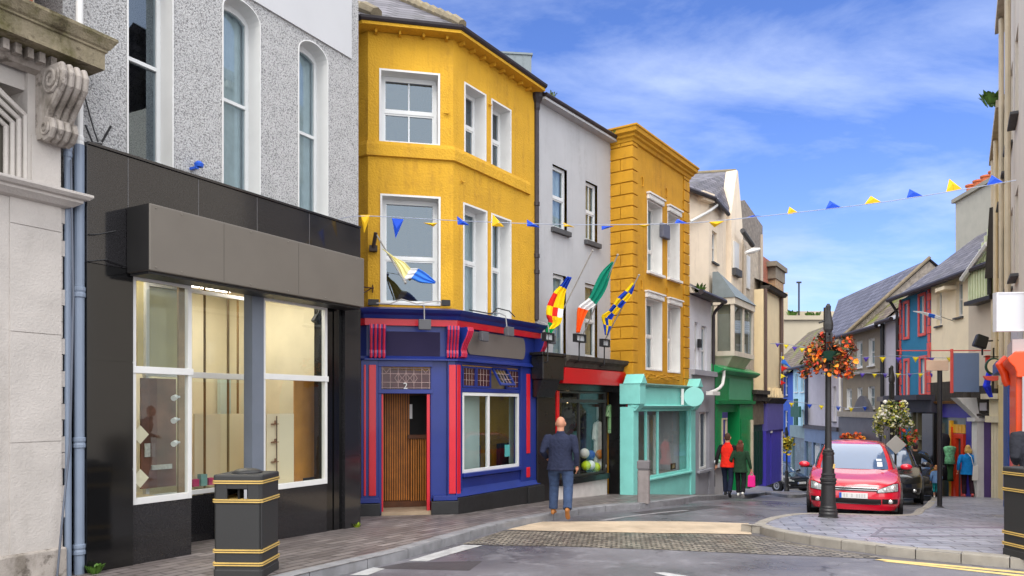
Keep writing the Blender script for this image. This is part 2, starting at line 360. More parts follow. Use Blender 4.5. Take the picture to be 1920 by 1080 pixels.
def kerb(name, path, m, side, blk=.92, w=.17):
    mb = MB(); P = [Vector(p) for p in path]; L = [0]
    for a, b_ in zip(P, P[1:]): L.append(L[-1] + (b_ - a).length)
    def at(s_):
        for i in range(len(P) - 1):
            if s_ <= L[i + 1]:
                q = (s_ - L[i]) / max(1e-6, L[i + 1] - L[i]); d = (P[i + 1] - P[i]).normalized()
                return P[i].lerp(P[i + 1], q), Vector((d.y, -d.x)) * side
        return P[-1], Vector((d.y, -d.x)) * side
    s_ = 0
    while s_ < L[-1] - .3:
        e = min(L[-1], s_ + blk - .012); sub = 3
        top = .006 + random.uniform(-.003, .003); rings = []
        for k in range(sub + 1):
            p, nn = at(s_ + (e - s_) * k / sub); q = p - nn * w; zt = g(p.y, p.x) + top; po = p + nn * .004
            rings.append([(po.x, po.y, zt - .3), (po.x, po.y, zt - .015), (p.x - nn.x * .012, p.y - nn.y * .012, zt), (q.x, q.y, zt), (q.x, q.y, zt - .3)])
        mb.loft(rings); s_ += blk
    mb.build(name, m, kind='structure')
kerb('kerb_left', kl, kerbm, 1)
kerb('kerb_right', kr, kerbm2, -1, .5)
RP = lambda pts, off=ROAD: [gpt(*p, off) for p in pts]
gsheet('cobble_strip', RP([(868, 1020), (945, 995), (1030, 997), (1240, 1001), (1412, 1004), (1445, 1009), (1500, 1021), (1560, 1032), (1640, 1043), (1655, 1048), (1440, 1040), (1240, 1031), (1060, 1025), (930, 1023)]), ROAD + .005, cob)
gsheet('sandstone_strip', RP([(950, 994), (1012, 979), (1200, 978), (1404, 982), (1404, 992), (1410, 1003), (1240, 1000.5), (1030, 996.5)]), ROAD + .009, sand)
TARP = mat('tar patch', (66, 63, 66), .5, .2, 5, .4, 130)
gsheet('road_patch', RP([(700, 1066), (760, 1055), (905, 1052), (880, 1070)]), ROAD + .002, TARP)
gsheet('road_patch', RP([(1180, 962), (1330, 948), (1360, 950), (1250, 966)]), ROAD + .002, TARP)
MANL = mat('cover joint', (112, 108, 120), .7, .2, 9)
for q in (((1655, 988), (1900, 988), (1900, 990.5), (1655, 990.5)), ((1655, 988), (1664, 988), (1640, 1005), (1632, 1005)), ((1632, 1004), (1900, 1004), (1900, 1006), (1632, 1006))): gsheet('inspection_cover_joint', RP(q, 0), .003, MANL)
gsheet('road_marking_dash', RP([(766, 1052), (868, 1022), (905, 1023), (800, 1053)]), ROAD + .004, paint)
gsheet('road_marking_dash', RP([(655, 1079), (700, 1064), (722, 1067), (690, 1079)]), ROAD + .004, paint)
gsheet('road_marking_line', RP([(1225, 1074), (1245, 1073.5), (1300, 1082), (1260, 1083)]), ROAD + .004, paint)
gsheet('kerb_reflection_strip', RP([(1120, 976), (1160, 970), (1280, 957), (1296, 957), (1172, 970.5), (1134, 977)]), ROAD + .004, mat('kerb reflection grey', (140, 138, 140), .6, .2, 8, .2, 120, stain=.8, scol=(96, 94, 96)))  # pale strip painted on the road for the kerb's reflection
gsheet('road_marking_bay', RP([(1445, 972), (1478, 964), (1520, 963.5), (1500, 968), (1466, 975)]), ROAD + .004, paint)
gsheet('double_yellow_line', RP([(1640, 1050), (1654, 1048.5), (1925, 1073), (1925, 1076.5)]), ROAD + .004, paint_y)
gsheet('double_yellow_line', RP([(1655, 1053), (1668, 1052), (1925, 1079.5), (1925, 1083)]), ROAD + .004, paint_y)

# ------------------------------------------------------------------ shared materials
WHITE = mat('white paint', (214, 214, 212), .45, .04, 3, 0, stain=.12, scol=(150, 146, 138))
WHITEW = mat('weathered white paint', (220, 218, 214), .55, .06, 3, .1, 60, stain=.45, scol=(150, 118, 96))
PVC = mat('white window frame', (214, 216, 216), .3, .03, 3)
PANE = glass('window pane', (206, 216, 220), 1.1, .10)
SHOPG = glass('shop pane', (240, 244, 242), 1.0, .02)
BLACKM = mat('black metal', (26, 26, 28), .45, .15, 8)
DARK = mat('dark void', (16, 15, 15), .8, .2, 3)
CURT = mat('net curtain', (214, 222, 220), .9, .1, 6)
BLIND = mat('beige blind', (196, 182, 156), .9, .08, 4)
DGREY = mat('dark slate sill', (74, 74, 76), .7, .2, 6, .3)
SLATE = brick('roof slate', (78, 76, 86), (124, 120, 130), (30, 28, 32), .36, .26, 'roof', .02, .6, 1.0, tone=.45, stain=.25, scol=(104, 100, 84))
SLATEL = brick('pale slate', (150, 150, 156), (178, 176, 178), (80, 78, 82), .5, .3, 'roof', .03, .6, .8, tone=.5)
LEAF = mat('leaf green', (70, 104, 34), .6, .35, 9)
GUTTER = mat('dark gutter', (48, 42, 46), .5, .2, 6)
TERRA = mat('terracotta', (190, 104, 66), .8, .15, 6)
LEAD = mat('lead grey', (118, 128, 132), .6, .12, 4)

# ------------------------------------------------------------------ building helpers
def wall_sheet(mb, u0, u1, z0, z1, holes=(), v=0.0):
    us = sorted({u0, u1, *[h[i] for h in holes for i in (0, 1) if u0 < h[i] < u1]})
    zs = sorted({z0, z1, *[h[i] for h in holes for i in (2, 3) if z0 < h[i] < z1]})
    for a, b_ in zip(us, us[1:]):
        for c_, d in zip(zs, zs[1:]):
            mu, mz = (a + b_) / 2, (c_ + d) / 2
            if any(h[0] < mu < h[1] and h[2] < mz < h[3] for h in holes): continue
            mb.poly((a, v, c_), (b_, v, c_), (b_, v, d), (a, v, d))
    for h in holes:
        if len(h) > 4 and h[4]:
            P = arc(h[0], h[1], h[3], h[4]); k = len(P) // 2
            mb.poly(*[(p[0], v, p[1]) for p in P[:k + 1]], (h[0], v, h[3])); mb.poly(*[(p[0], v, p[1]) for p in P[k:]], (h[1], v, h[3]))
def arc(u0, u1, zc, rise, n=10):
    c_ = (u0 + u1) / 2; w = (u1 - u0) / 2
    return [(c_ - w * math.cos(math.pi * i / n), zc - rise + rise * math.sin(math.pi * i / n)) for i in range(n + 1)]
def shell(mb, u0, u1, z0, z1, depth, v=0.0, top=True, zb=None):
    zb = z0 if zb is None else zb
    mb.poly((u0, v, zb), (u0, v + depth, zb), (u0, v + depth, z1), (u0, v, z1)); mb.poly((u1, v, zb), (u1, v + depth, zb), (u1, v + depth, z1), (u1, v, z1))
    mb.poly((u0, v + depth, zb), (u1, v + depth, zb), (u1, v + depth, z1), (u0, v + depth, z1))
    if top: mb.poly((u0, v, z1), (u1, v, z1), (u1, v + depth, z1), (u0, v + depth, z1))
def window(root, fr, u0, u1, z0, z1, v=0.0, dep=.14, frame=None, lining=None, band=0, fw=.05, rail=.5, bars=0, hbars=0, pane=None, curtain=None, sill=None, sillw=.06, sillp=.08, arch=0, name='window', cfrac=1.0, two=False):
    frame = frame or PVC; vv = v + dep; mb = MB(); zt = z1
    mb.frame(u0 + .002, u1 - .002, z0 + .002, zt - .002, fw, vv - .03, vv + .03)
    zr = z0 + (zt - z0) * (rail if rail else 0)
    if rail: mb.box(u0 + fw, u1 - fw, vv - .036, vv + .02, zr - .022, zr + .022)
    for i in range(bars):
        c_ = u0 + (u1 - u0) * (i + 1) / (bars + 1); mb.box(c_ - .011, c_ + .011, vv - .02, vv + .015, z0 + fw, zt - fw)
    for i in range(hbars):
        c_ = z0 + (zt - z0) * (i + 1) / (hbars + 1); mb.box(u0 + fw, u1 - fw, vv - .018, vv + .013, c_ - .01, c_ + .01)
    if two and rail:
        mb.frame(u0 + fw, u1 - fw, z0 + fw, zr - .022, .03, vv - .022, vv + .022); mb.frame(u0 + fw, u1 - fw, zr + .022, zt - fw, .03, vv - .034, vv + .01)
    if arch:
        P = arc(u0, u1, zt, arch); k = len(P) // 2
        mb.prism([(u0, zt - arch - fw * 1.6)] + [(p[0], p[1] - fw * 1.6) for p in P[1:-1]] + [(u1, zt - arch - fw * 1.6)] + [(u1, zt - .004), (u0, zt - .004)], 'v', vv - .028, vv + .028)
    o = mb.build(name, frame, root, fr)
    MB().poly((u0 + fw * .6, vv, z0 + fw * .6), (u1 - fw * .6, vv, z0 + fw * .6), (u1 - fw * .6, vv, zt - fw * .6), (u0 + fw * .6, vv, zt - fw * .6)).build('pane', pane or PANE, o, fr)
    if lining is not None:
        lb = MB(); e = .001
        if arch:
            P = [(u0, z0)] + arc(u0, u1, zt, arch) + [(u1, z0)]
        else: P = [(u0, z0), (u0, zt), (u1, zt), (u1, z0)]
        cu, cz = (u0 + u1) / 2, (z0 + zt) / 2
        Q = [(p[0] + (e if p[0] < cu else -e), p[1] + (e if p[1] < cz else -e)) for p in P]
        for a, b_ in zip(Q, Q[1:]): lb.poly((a[0], v - .004, a[1]), (b_[0], v - .004, b_[1]), (b_[0], vv + .03, b_[1]), (a[0], vv + .03, a[1]))
        lb.poly((Q[0][0], v - .004, Q[0][1]), (Q[-1][0], v - .004, Q[-1][1]), (Q[-1][0], vv + .03, Q[-1][1]), (Q[0][0], vv + .03, Q[0][1]))
        if band:
            if arch:
                for a, b_ in zip(P, P[1:]):
                    f = lambda p: (p[0] + (p[0] - cu) / abs((u1 - u0) / 2) * band, p[1] + (band if p[1] > cz else 0) * (0.2 + .8 * (1 - abs(p[0] - cu) / ((u1 - u0) / 2))))
                    A, B = f(a), f(b_); lb.prism([a, b_, B, A], 'v', v - .014, v - .003)
            else: lb.frame(u0 - band, u1 + band, z0 - band * .6, zt + band, band, v - .014, v - .003)
        lb.build('window_surround', lining, o, fr)
    if curtain:
        cbm = MB(); n = max(4, int((u1 - u0) / .06)); r2 = random.Random(int(u0 * 977) + int(z0 * 131))
        pts = [(u0 + (u1 - u0) * i / n, vv + .07 + .02 * math.sin(i * 2.1) + .01 * r2.random()) for i in range(n + 1)]
        zc = zt - (zt - z0) * cfrac
        for a, b_ in zip(pts, pts[1:]): cbm.poly((a[0], a[1], zc), (b_[0], b_[1], zc), (b_[0], b_[1], zt), (a[0], a[1], zt))
        cbm.build('curtain', curtain, o, fr)
    if sill is not None:
        MB().box(u0 - .07, u1 + .07, v - sillp, v + .02 if lining is None else v - .002, z0 - sillw, z0 - .002).build('sill', sill, o, fr, bev=.006)
    return o
def win_px(root, fr, x0, x1, y0, y1, v=0.0, xr=None, **k):
    """Window from photo columns x0..x1 on plane v; y0 and y1 are read at column xr (default x0)."""
    xr = x0 if xr is None else xr
    return fr.u(x0, v), fr.u(x1, v), fr.z(xr, y1, v), fr.z(xr, y0, v)
def protrude(fr, pxb, pxf, v=0.0):
    a, b_ = 0, 3
    for _ in range(50):
        m = (a + b_) / 2
        if fr.u(pxf, v - m) > fr.u(pxb, v): a = m
        else: b_ = m
    return a
def weeds(name, c, n, r, m, lab, cat='plant', parent=None, seed=1, h=1.0):
    rr = random.Random(seed); mb = MB()
    for i in range(n):
        a = rr.uniform(0, 6.28); d = r * math.sqrt(rr.random()); x, y, z = c[0] + d * math.cos(a) * .6, c[1] + d * math.sin(a) * .6, c[2]
        l = r * rr.uniform(.5, 1.2) * h; dx, dy = math.cos(a) * l * .6, math.sin(a) * l * .6; w = l * .16
        px_, py_ = -math.sin(a) * w, math.cos(a) * w
        mb.poly((x - px_ * .4, y - py_ * .4, z), (x + px_ * .4, y + py_ * .4, z), (x + dx * .6 + px_, y + dy * .6 + py_, z + l * .7), (x + dx, y + dy, z + l * rr.uniform(.7, 1)), (x + dx * .6 - px_, y + dy * .6 - py_, z + l * .7))
    o = mb.build(name, m)
    return label(o, lab, cat)

# ------------------------------------------------------------------ pebble-dashed building over a black granite shopfront
f1 = Fr(-4.46, 8.06, .564, 1, -.06); f1 = f1.shift(f1.u(163))
PEB = mat('pebble dash', (192, 192, 192), .9, .08, 5, 1.0, 48, speck=58, bd=.03)
GRAN = mat('black polished granite', (20, 20, 21), .10, .35, 60, 0, spec=.55)
GRAN2 = mat('grey polished granite', (36, 35, 37), .09, .35, 60, 0, spec=.6)
SIGN = mat('taupe sign panel', (104, 98, 90), .4, .05, 2)
SIGND = mat('dark sign end', (34, 33, 33), .4, .1, 2)
VW = .21
B1 = thing('shop_building', 'grey pebble dashed building with tall arched windows above a black granite shopfront', 'building', f1)
u_end = f1.u(676); zft = f1.z(430, 353)
wins = []
for x0, x1, xc, yc in ((240, 322, None, None), (418, 486, None, None), (560, 613, None, None)):
    wins.append((f1.u(x0, VW), f1.u(x1, VW), zft - .05, f1.z(585, 80, VW), .20))
mb = MB(); zr1 = 9.6
wall_sheet(mb, f1.u(118, VW), f1.u(672, VW), zft - .3, zr1, wins, VW)
shell(mb, f1.u(118, VW), f1.u(672, VW), zft - .3, zr1, 7, VW, zb=-.3)
mb.build('wall', PEB, B1)
for i, h in enumerate(wins):
    window(B1, f1, *h[:4], v=VW, dep=.24, frame=PVC, lining=WHITE, band=.018, fw=.055, rail=(f1.z(440, 197, VW + .24) - h[2]) / (h[3] - h[2]), arch=h[4], curtain=CURT if i else None)
zp = f1.z(655, 110, VW)
MB().box(f1.u(120, VW), f1.u(657, VW), VW - .03, VW - .004, zp, zp + 2.2).build('blank_sign_panel', mat('white board', (190, 191, 193), .6, .04, 1), B1)
# fascia and pillars
SG = .40; usg0 = f1.u(238, 0); usg1 = f1.u(683, -SG); zsb = f1.z(480, 541, -SG); zst = f1.z(430, 419, -SG)
mb = MB(); mb.box(0, u_end, 0.0, VW - .004, zsb + .05, zft); mb.box(.01, u_end - .01, -.02, VW - .006, zft + .002, zft + .035)
mb.build('fascia', GRAN2, B1, bev=.004)
for x in (240, 372, 482, 580): u = f1.u(x); MB().box(u - .004, u + .004, -.003, -.0005, zsb + .1, zft - .01).build('panel_joint', mat('granite joint', (96, 94, 94), .5), B1)
for x in (420, 560): u = f1.u(x, -SG); MB().box(u - .003, u + .003, -SG - .002, -SG - .0005, zsb + .02, zst - .02).build('panel_joint', mat('sign joint', (84, 79, 73), .5), B1)
for x in (292, 340, 470, 540, 610, 668):
    for z_ in (zsb + .04, zst - .04): MB().lathe(0, 0, [(.012, 0), (.012, .004), (.004, .007)], 8).build('fixing', mat('fixing head', (140, 134, 126), .4), B1, Fr(*f1.at(f1.u(x, -SG), -SG - .001), f1.dx, f1.dy, f1.zb + z_))
mb = MB(); mb.box(usg0, usg1, -SG, -.003, zsb, zst); s_ = mb.build('sign_box', SIGN, B1, bev=.012)
MB().box(usg0 - .006, usg0 - .001, -SG + .01, -.01, zsb + .005, zst - .005).build('sign_end', SIGND, s_)
mb = MB(); mb.box(usg0 + .02, usg1 - .03, -SG + .05, -.03, zsb - .03, zsb - .002); mb.build('sign_trim', BLACKM, s_)
zh = zsb + .048
def slabs(mb, u0, u1, v0, v1, zs):
    for a, b_ in zip(zs, zs[1:]): mb.box(u0, u1, v0, v1, a + .003, b_ - .003)
mb = MB(); ul = f1.u(250); zj = [f1.z(200, 1095), f1.z(220, 882), f1.z(220, 678), zh]
slabs(mb, 0.0, ul - .002, 0, .35, zj); mb.box(.004, ul - .006, .01, .34, zj[0], zh - .01); mb.build('pillar', GRAN, B1)
mb = MB(); slabs(mb, f1.u(647), u_end, 0, .3, [-.25, f1.z(660, 855), f1.z(660, 715), zh]); mb.box(f1.u(648), u_end - .004, .01, .29, -.25, zh - .01); mb.build('pillar', GRAN2, B1)
mb = MB()
for a, b_ in ((617, 629), (630.5, 637), (638.5, 646)): mb.box(f1.u(a), f1.u(b_), .06 if a != 630.5 else .045, .3, -.25, zh)
mb.build('pillar', GRAN, B1)
# display windows and recessed entrance
ur = f1.u(362); uc0 = f1.u(473); uc1 = f1.u(497); uw = f1.u(616)
zs1 = f1.z(300, 937); zs3 = f1.z(575, 908); zt1 = zh - .05; ztr = f1.z(305, 695)
RV = .85
mb = MB(); mb.box(ul, ur, .03, .3, -.25, zs1 - .03); mb.box(uc1 - .02, uw, .03, .3, -.25, zs3 - .03); mb.box(f1.u(362), f1.u(480) + .4, RV, RV + .1, -.25, f1.z(400, 925, RV)); mb.box(ur - .06, ur, .31, RV - .01, -.25, zs1 - .05); mb.box(f1.u(400, RV), f1.u(470, RV), RV - .04, RV - .004, -.2, f1.z(400, 945, RV))
mb.build('stall_riser', GRAN2, B1, bev=.004)
def shopwin(u0, u1, z0, z1, v, tr, post=.05, sh=.075, split=None, root=B1, fr=f1, fm=WHITE, pane=SHOPG, name='display_window'):
    mb = MB(); mb.frame(u0, u1, z0, z1, post, v, v + .07, wb=sh)
    if tr: mb.box(u0 - .015, u1 + .015, v - .012, v + .06, tr - .04, tr + .04)
    for s in split or (): mb.box(s - .03, s + .03, v + .003, v + .066, z0 + sh, z1 - post)
    o = mb.build(name, fm, root, fr, bev=.004)
    MB().poly((u0 + .02, v + .035, z0 + .02), (u1 - .02, v + .035, z0 + .02), (u1 - .02, v + .035, z1 - .02), (u0 + .02, v + .035, z1 - .02)).build('pane', pane, o, fr)
    return o
shopwin(ul, ur, zs1 - .03, zt1, .02, ztr)
shopwin(uc1 - .02, uw, zs3 - .03, zt1, .02, f1.z(555, 708))
shopwin(ur - .04, f1.u(474, RV), f1.z(410, 922, RV), zt1 + .1, RV, f1.z(410, 705, RV), sh=.06)
MB().poly((ur - .03, .10, zs1), (ur - .03, RV, zs1), (ur - .03, RV, zt1), (ur - .03, .10, zt1)).build('pane', SHOPG, B1)
MB().box(uc0, uc1 - .022, .0, .16, -.25, zh).build('column', mat('blue grey column', (104, 112, 124), .35, .06, 3), B1)
# the interior
CREAM = mat('cream shop wall', (216, 206, 178), .85, .05, 3)
INT = thing('shop_interior', 'cream lined interior seen through the tall white framed windows of the granite shopfront', 'shop interior', f1)
mb = MB(); V2 = 2.6
mb.poly((ul - .1, V2, -.2), (uw + .3, V2, -.2), (uw + .3, V2, zh + .5), (ul - .1, V2, zh + .5)); mb.poly((ul - .1, .36, -.2), (ul - .1, V2, -.2), (ul - .1, V2, zh + .5), (ul - .1, .36, zh + .5)); mb.poly((uw + .3, .31, -.2), (uw + .3, V2, -.2), (uw + .3, V2, zh + .5), (uw + .3, .31, zh + .5))
mb.build('wall', CREAM, INT)
MB().poly((ul - .1, .1, zh + .3), (uw + .3, .1, zh + .3), (uw + .3, V2, zh + .3), (ul - .1, V2, zh + .3)).build('ceiling', mat('shop ceiling', (206, 200, 186), .8), INT)
mb = MB(); mb.box(ul + .02, ur - .07, .12, 1.3, zs1 - .06, zs1 - .02); mb.box(uc1, uw - .02, .12, 1.3, zs3 - .06, zs3 - .02); mb.box(ul - .08, uw + .28, 1.32, 2.58, -.15, -.1)
mb.build('floor', mat('pale display floor', (214, 196, 160), .7), INT)
OCH = mat('ochre plywood', (186, 130, 56), .55, .22, 2.0, stain=.5, scol=(140, 84, 30))
mb = MB(); mb.box(f1.u(552, .45), f1.u(606, .45), .45, .47, zs3 - .02, f1.z(555, 706, .45)); mb.build('plywood_panel', OCH, INT)
mb = MB(); mb.box(f1.u(500, .4), f1.u(551, .4), .4, .42, zs3 - .02, f1.z(520, 776, .4)); mb.box(f1.u(365, 1.2), f1.u(480, 1.2), 1.2, 1.23, .35, f1.z(410, 776, 1.2)); mb.build('display_board', mat('cream board', (232, 218, 186), .7, .03), INT)
mb = MB(); mb.box(f1.u(265, .8), f1.u(330, .8), .8, .83, zs1 + .05, ztr - .06); mb.build('reflection_board', mat('red brown board', (112, 74, 60), .6, .6, 3.0, stain=.9, scol=(104, 98, 92)), INT)  # board coloured as the red-brown reflection in the display glass
mb = MB(); mb.box(f1.u(272, .78), f1.u(282, .78), .78, .795, zs1 + .45, zs1 + .62); mb.box(f1.u(285, .78), f1.u(322, .78), .77, .795, zs1 + .28, zs1 + .34); mb.build('price_card', mat('pale print card', (206, 206, 200), .6, .2, 30), INT)
mb = MB(); mb.box(f1.u(258, .9), f1.u(349, .9), .9, .93, ztr + .02, zt1 + .15); mb.build('backing_panel', mat('straw panel', (206, 190, 136), .8, .12, 2.5), INT)
mb = MB(); mb.box(f1.u(335, .45), f1.u(347, .45), .45, .48, zs1 - .02, zt1 + .1); mb.build('rail_panel', mat('brown panel', (150, 122, 92), .6, .25, 4), INT)
mb = MB()
for u0, u1 in ((360, 412), (414, 468)): mb.box(f1.u(u0, 1.3), f1.u(u1, 1.3) - .04, 1.3, 1.75, zh + .24, zh + .285)
mb.box(ul + .2, ur - .2, .5, .7, zh + .26, zh + .29); mb.box(uc1 + .2, uw - .2, .4, .6, zh + .26, zh + .29)  # two further glowing panels over the displays, added to lighten the interior
mb.build('ceiling_light', emit('shop ceiling light', (255, 247, 234), 15), INT)
for y in (744, 786, 829):
    mb = MB(); uu = f1.u(337, .3); z = f1.z(337, y, .3); mb.tube([(uu, .3, z), (uu - .06, .3, z - .005)], .012); mb.tube([(uu - .05, .3, z), (uu - .11, .27, z - .02)], [.03, .036], 10)
    mb.build('spotlight', PVC, INT)
for y in (815, 897):
    uu, z = f1.u(263, .2), f1.z(263, y, .2); MB().prism([(uu - .11, z), (uu, z - .11), (uu + .11, z), (uu, z + .11)], 'v', .2, .212).build('diamond_card', mat('pale card', (236, 224, 196), .8), INT)
mb = MB(); u0, z0 = f1.u(362, .98), f1.z(362, 913, .98)
for k, (w_, h_, c_) in enumerate(((.1, .1, 0), (.1, .16, 1), (.09, .1, 0))):
    mb.m = c_; mb.box(u0 + k * .13, u0 + k * .13 + w_, .98, 1.06, z0, z0 + h_)
mb.build('gift_box', [mat('magenta card', (196, 40, 110), .5), mat('teal card', (120, 170, 168), .5)], INT)
mb = MB(); uu, z = f1.u(596, .2), f1.z(596, 592, .2); mb.tube([(uu, .2, z), (uu - .05, .22, z - .1)], [.05, .06], 10).tube([(uu, .2, z), (uu + .04, .2, z + .1)], .014, 6); mb.build('spotlight', BLACKM, INT)
for y in (795, 829, 866): uu, z = f1.u(516, .36), f1.z(516, y, .36); MB().box(uu - .05, uu + .05, .34, .395, z - .006, z + .006).tube([(uu, .36, z), (uu, .36, z + .05)], .012, 6).build('display_peg', mat('brown peg', (120, 90, 70), .6), INT)
MB().box(f1.u(519, .37), f1.u(520, .37), .37, .38, f1.z(519, 905, .37), f1.z(519, 780, .37)).build('display_rod', BLACKM, INT)
MB().box(f1.u(570, .42), f1.u(598, .42), .42, .44, f1.z(584, 903, .42), f1.z(584, 895, .42)).build('small_sign', BLACKM, INT)
for x, v in ((384, 1.0), (428, 1.0), (446, 1.9)): MB().box(f1.u(x, v), f1.u(x, v) + .02, v, v + .03, -.1, zh + .25).build('partition_frame', mat('brown frame', (120, 96, 60), .6), INT)
MB().box(f1.u(412, 2.5), f1.u(440, 2.5), 2.48, 2.56, f1.z(425, 776, 2.5), f1.z(425, 712, 2.5)).build('rear_window', mat('pale green window', (190, 206, 200), .4, .1), INT)
# pebble wall bits: small blue bell box and tangled cable
bx = f1.u(362, VW); bz = f1.z(362, 313, VW)
mb = MB(); mb.lathe(0, 0, [(.01, -.03), (.05, -.02), (.06, .02), (.03, .05), (.005, .055)], 12); mb.box(-.05, -.01, -.01, .12, -.05, -.02)
fb = f1.shift(bx, VW - .11, bz)
mb.build('bell_box', mat('blue plastic', (30, 84, 190), .35), B1, fb, smooth=False)
MB().tube([(f1.u(155, VW), VW - .03, f1.z(155, 180, VW)), (f1.u(172, VW), VW - .04, f1.z(172, 245, VW)), (f1.u(178, VW), VW - .06, f1.z(178, 268, VW))], .008, 6).build('cable', BLACKM, B1)
MB().tube([(f1.u(157, VW), VW - .03, f1.z(157, 235, VW)), (f1.u(168, VW), VW - .05, f1.z(168, 268, VW)), (f1.u(185, VW), VW - .06, f1.z(185, 272, VW))], .01, 6).build('cable', BLACKM, B1)
MB().tube([(f1.u(186, VW), VW - .05, f1.z(186, 268, VW)), (f1.u(196, VW), VW - .12, f1.z(196, 240, VW))], .012, 6).build('cable', BLACKM, B1)
MB().tube([(.01, -.02, f1.z(165, 440)), (.1, -.03, f1.z(190, 442)), (.3, -.03, f1.z(205, 432))], .008, 6).build('cable', BLACKM, B1); MB().tube([(.0, -.02, f1.z(163, 490)), (.2, -.03, f1.z(185, 485)), (.42, -.03, f1.z(215, 497))], .008, 6).build('cable', BLACKM, B1)
# drainpipes in the gap to the stone building
PIPE = mat('blue grey pipe paint', (122, 134, 152), .4, .06, 3, stain=.2, scol=(90, 92, 98))
def pipe(fr, px, r, ztop, zbot, v, m, root, collars=(), name='drainpipe'):
    u = fr.u(px, v); mb = MB(); mb.tube([(u, v, zbot), (u, v, ztop)], r, 14)
    for z in collars: mb.lathe(u, v, [(r * 1.01, z - .06), (r * 1.25, z - .05), (r * 1.25, z - .02), (r * 1.1, z), (r * 1.25, z + .02), (r * 1.25, z + .05), (r * 1.01, z + .06)], 14)
    return mb.build(name, m, root, fr, smooth=False, bev=0)
pv = .06
pipe(f1, 148.5, .052, f1.z(148, 272, pv), -.3, pv, PIPE, B1, [f1.z(148, 830, pv), f1.z(148, 548, pv), f1.z(148, 1030, pv)])
pipe(f1, 149, .036, 8.5, f1.z(149, 270, pv), pv, WHITE, B1, [f1.z(149, 180, pv), f1.z(149, 265, pv)])
pipe(f1, 127, .036, f1.z(127, 270, pv), -.3, pv, PIPE, B1, [f1.z(127, 285, pv)])
mb = MB(); u = f1.u(131, 0); mb.tube([(u, -.02, f1.z(131, 300)), (u + .02, -.03, f1.z(131, 560)), (u - .01, -.02, f1.z(131, 830)), (u - .1, -.05, f1.z(120, 960)), (u - .17, -.06, f1.z(110, 1090))], .011, 6)
mb.build('cable', mat('grey cable', (90, 96, 108), .5), B1)
weeds('weed', (*f1.at(.05, -.05), g(8) + 0.0), 60, .10, LEAF, 'low weeds at the foot of the blue grey drainpipe', seed=4)
weeds('weed', (*f1.at(u_end - .12, -.03), g(11.6)), 26, .07, mat('weed green', (130, 150, 30), .7, .3, 9), 'yellow green weed at the foot of the granite pillar', seed=5)

# ------------------------------------------------------------------ stone building at the edge of the photo
STONE = mat('weathered ashlar', (184, 178, 172), .85, .10, 2.4, .35, 50, stain=.4, scol=(120, 112, 102))
STONED = mat('weathered and shaded carved stone', (164, 156, 148), .85, .14, 5, .35, 60, stain=.75, scol=(84, 78, 72))
MOSS = mat('mossy cornice stone', (136, 126, 104), .95, .22, 5, .7, 50, stain=1.0, scol=(66, 66, 20))
def moss_and_shade(m, c1, c2, a=.46, b_=.6, sc=2.6):
    t = m.node_tree; b = t.nodes['Principled BSDF']; l = b.inputs['Base Color'].links[0]; src = l.from_socket; o, _ = coords(t, 'obj')
    x = mixc(t, mth(t, 'MULTIPLY', ramp(t, noise(t, o, sc, 9, .65, (1, 1, .6)), a, b_), .85), src, lin(c1)); x = mixc(t, mth(t, 'MULTIPLY', ramp(t, noise(t, o, sc * 2.2, 8, .7), .55, .64), .7), x, lin(c2)); t.links.new(x, b.inputs['Base Color'])
moss_and_shade(MOSS, (74, 72, 28), (58, 48, 34)); moss_and_shade(STONED, (112, 104, 94), (80, 72, 64), .5, .66, 4)  # moss on the cornice; dentil shading put into the carved stone's colour
B0 = thing('stone_building', 'pale ashlar stone building with mossy cornice and carved scroll bracket', 'building', f1)
SV = .03; ue = f1.u(116, SV); uL = f1.u(-260, SV)
mb = MB(); zz_ = [f1.z(60, 1120, SV), f1.z(60, 1036, SV), f1.z(60, 829, SV), f1.z(60, 624, SV), f1.z(60, 425, SV), f1.z(60, 372, SV)]
for a, b_ in zip(zz_, zz_[1:]):
    for u0, u1 in ((f1.u(18, SV), ue), (f1.u(-120, SV), f1.u(14, SV) - .0)):
        mb.box(u0 + .003, u1 - .003, SV + (.03 if u1 < ue - .01 else 0), .5, a + .004, b_ - .004)
mb.box(uL, ue - .01, SV + .012, .52, -.3, f1.z(60, 372, SV)); mb.build('pilaster', STONE, B0)
mb = MB(); r5 = random.Random(3)
zk = -.2
while zk < f1.z(60, 380, SV): 
    h = .17; mb.box(ue, ue + (.07 if r5.random() < .6 else .02), SV + .02, .45, zk + .004, zk + h - .004); zk += h
mb.build('quoin_ends', STONE, B0)
mb = MB(); mb.box(uL, ue + .03, -.02, .4, -.3, f1.z(60, 1036, -.02)); mb.build('plinth', STONED, B0, bev=.02)
zi = f1.z(100, 372, -.1)
prof = [(-.02, zi - .05), (.06, zi - .03), (.10, zi + .0), (.13, zi + .02), (.13, zi + .045), (.17, zi + .055), (.2, zi + .085), (.2, zi + .11), (.0, zi + .15), (-.05, zi + .15)]
MB().oring(prof, [(uL, SV), (ue + .02, SV), (ue + .02, SV + .3)]).build('impost_moulding', STONE, B0)
mb = MB(); zc0 = f1.z(100, 128, SV)
mb.box(f1.u(52, SV), ue - .02, SV, .5, zi + .15, zc0 + .1); mb.box(f1.u(58, SV), f1.u(112, SV), SV - .02, SV - .001, zi + .16, f1.z(90, 262, SV))
mb.box(uL, f1.u(52, SV) - .002, SV + .05, .5, f1.z(0, 150, SV), zc0 + .1); mb.build('upper_pilaster', STONE, B0)
mb = MB()
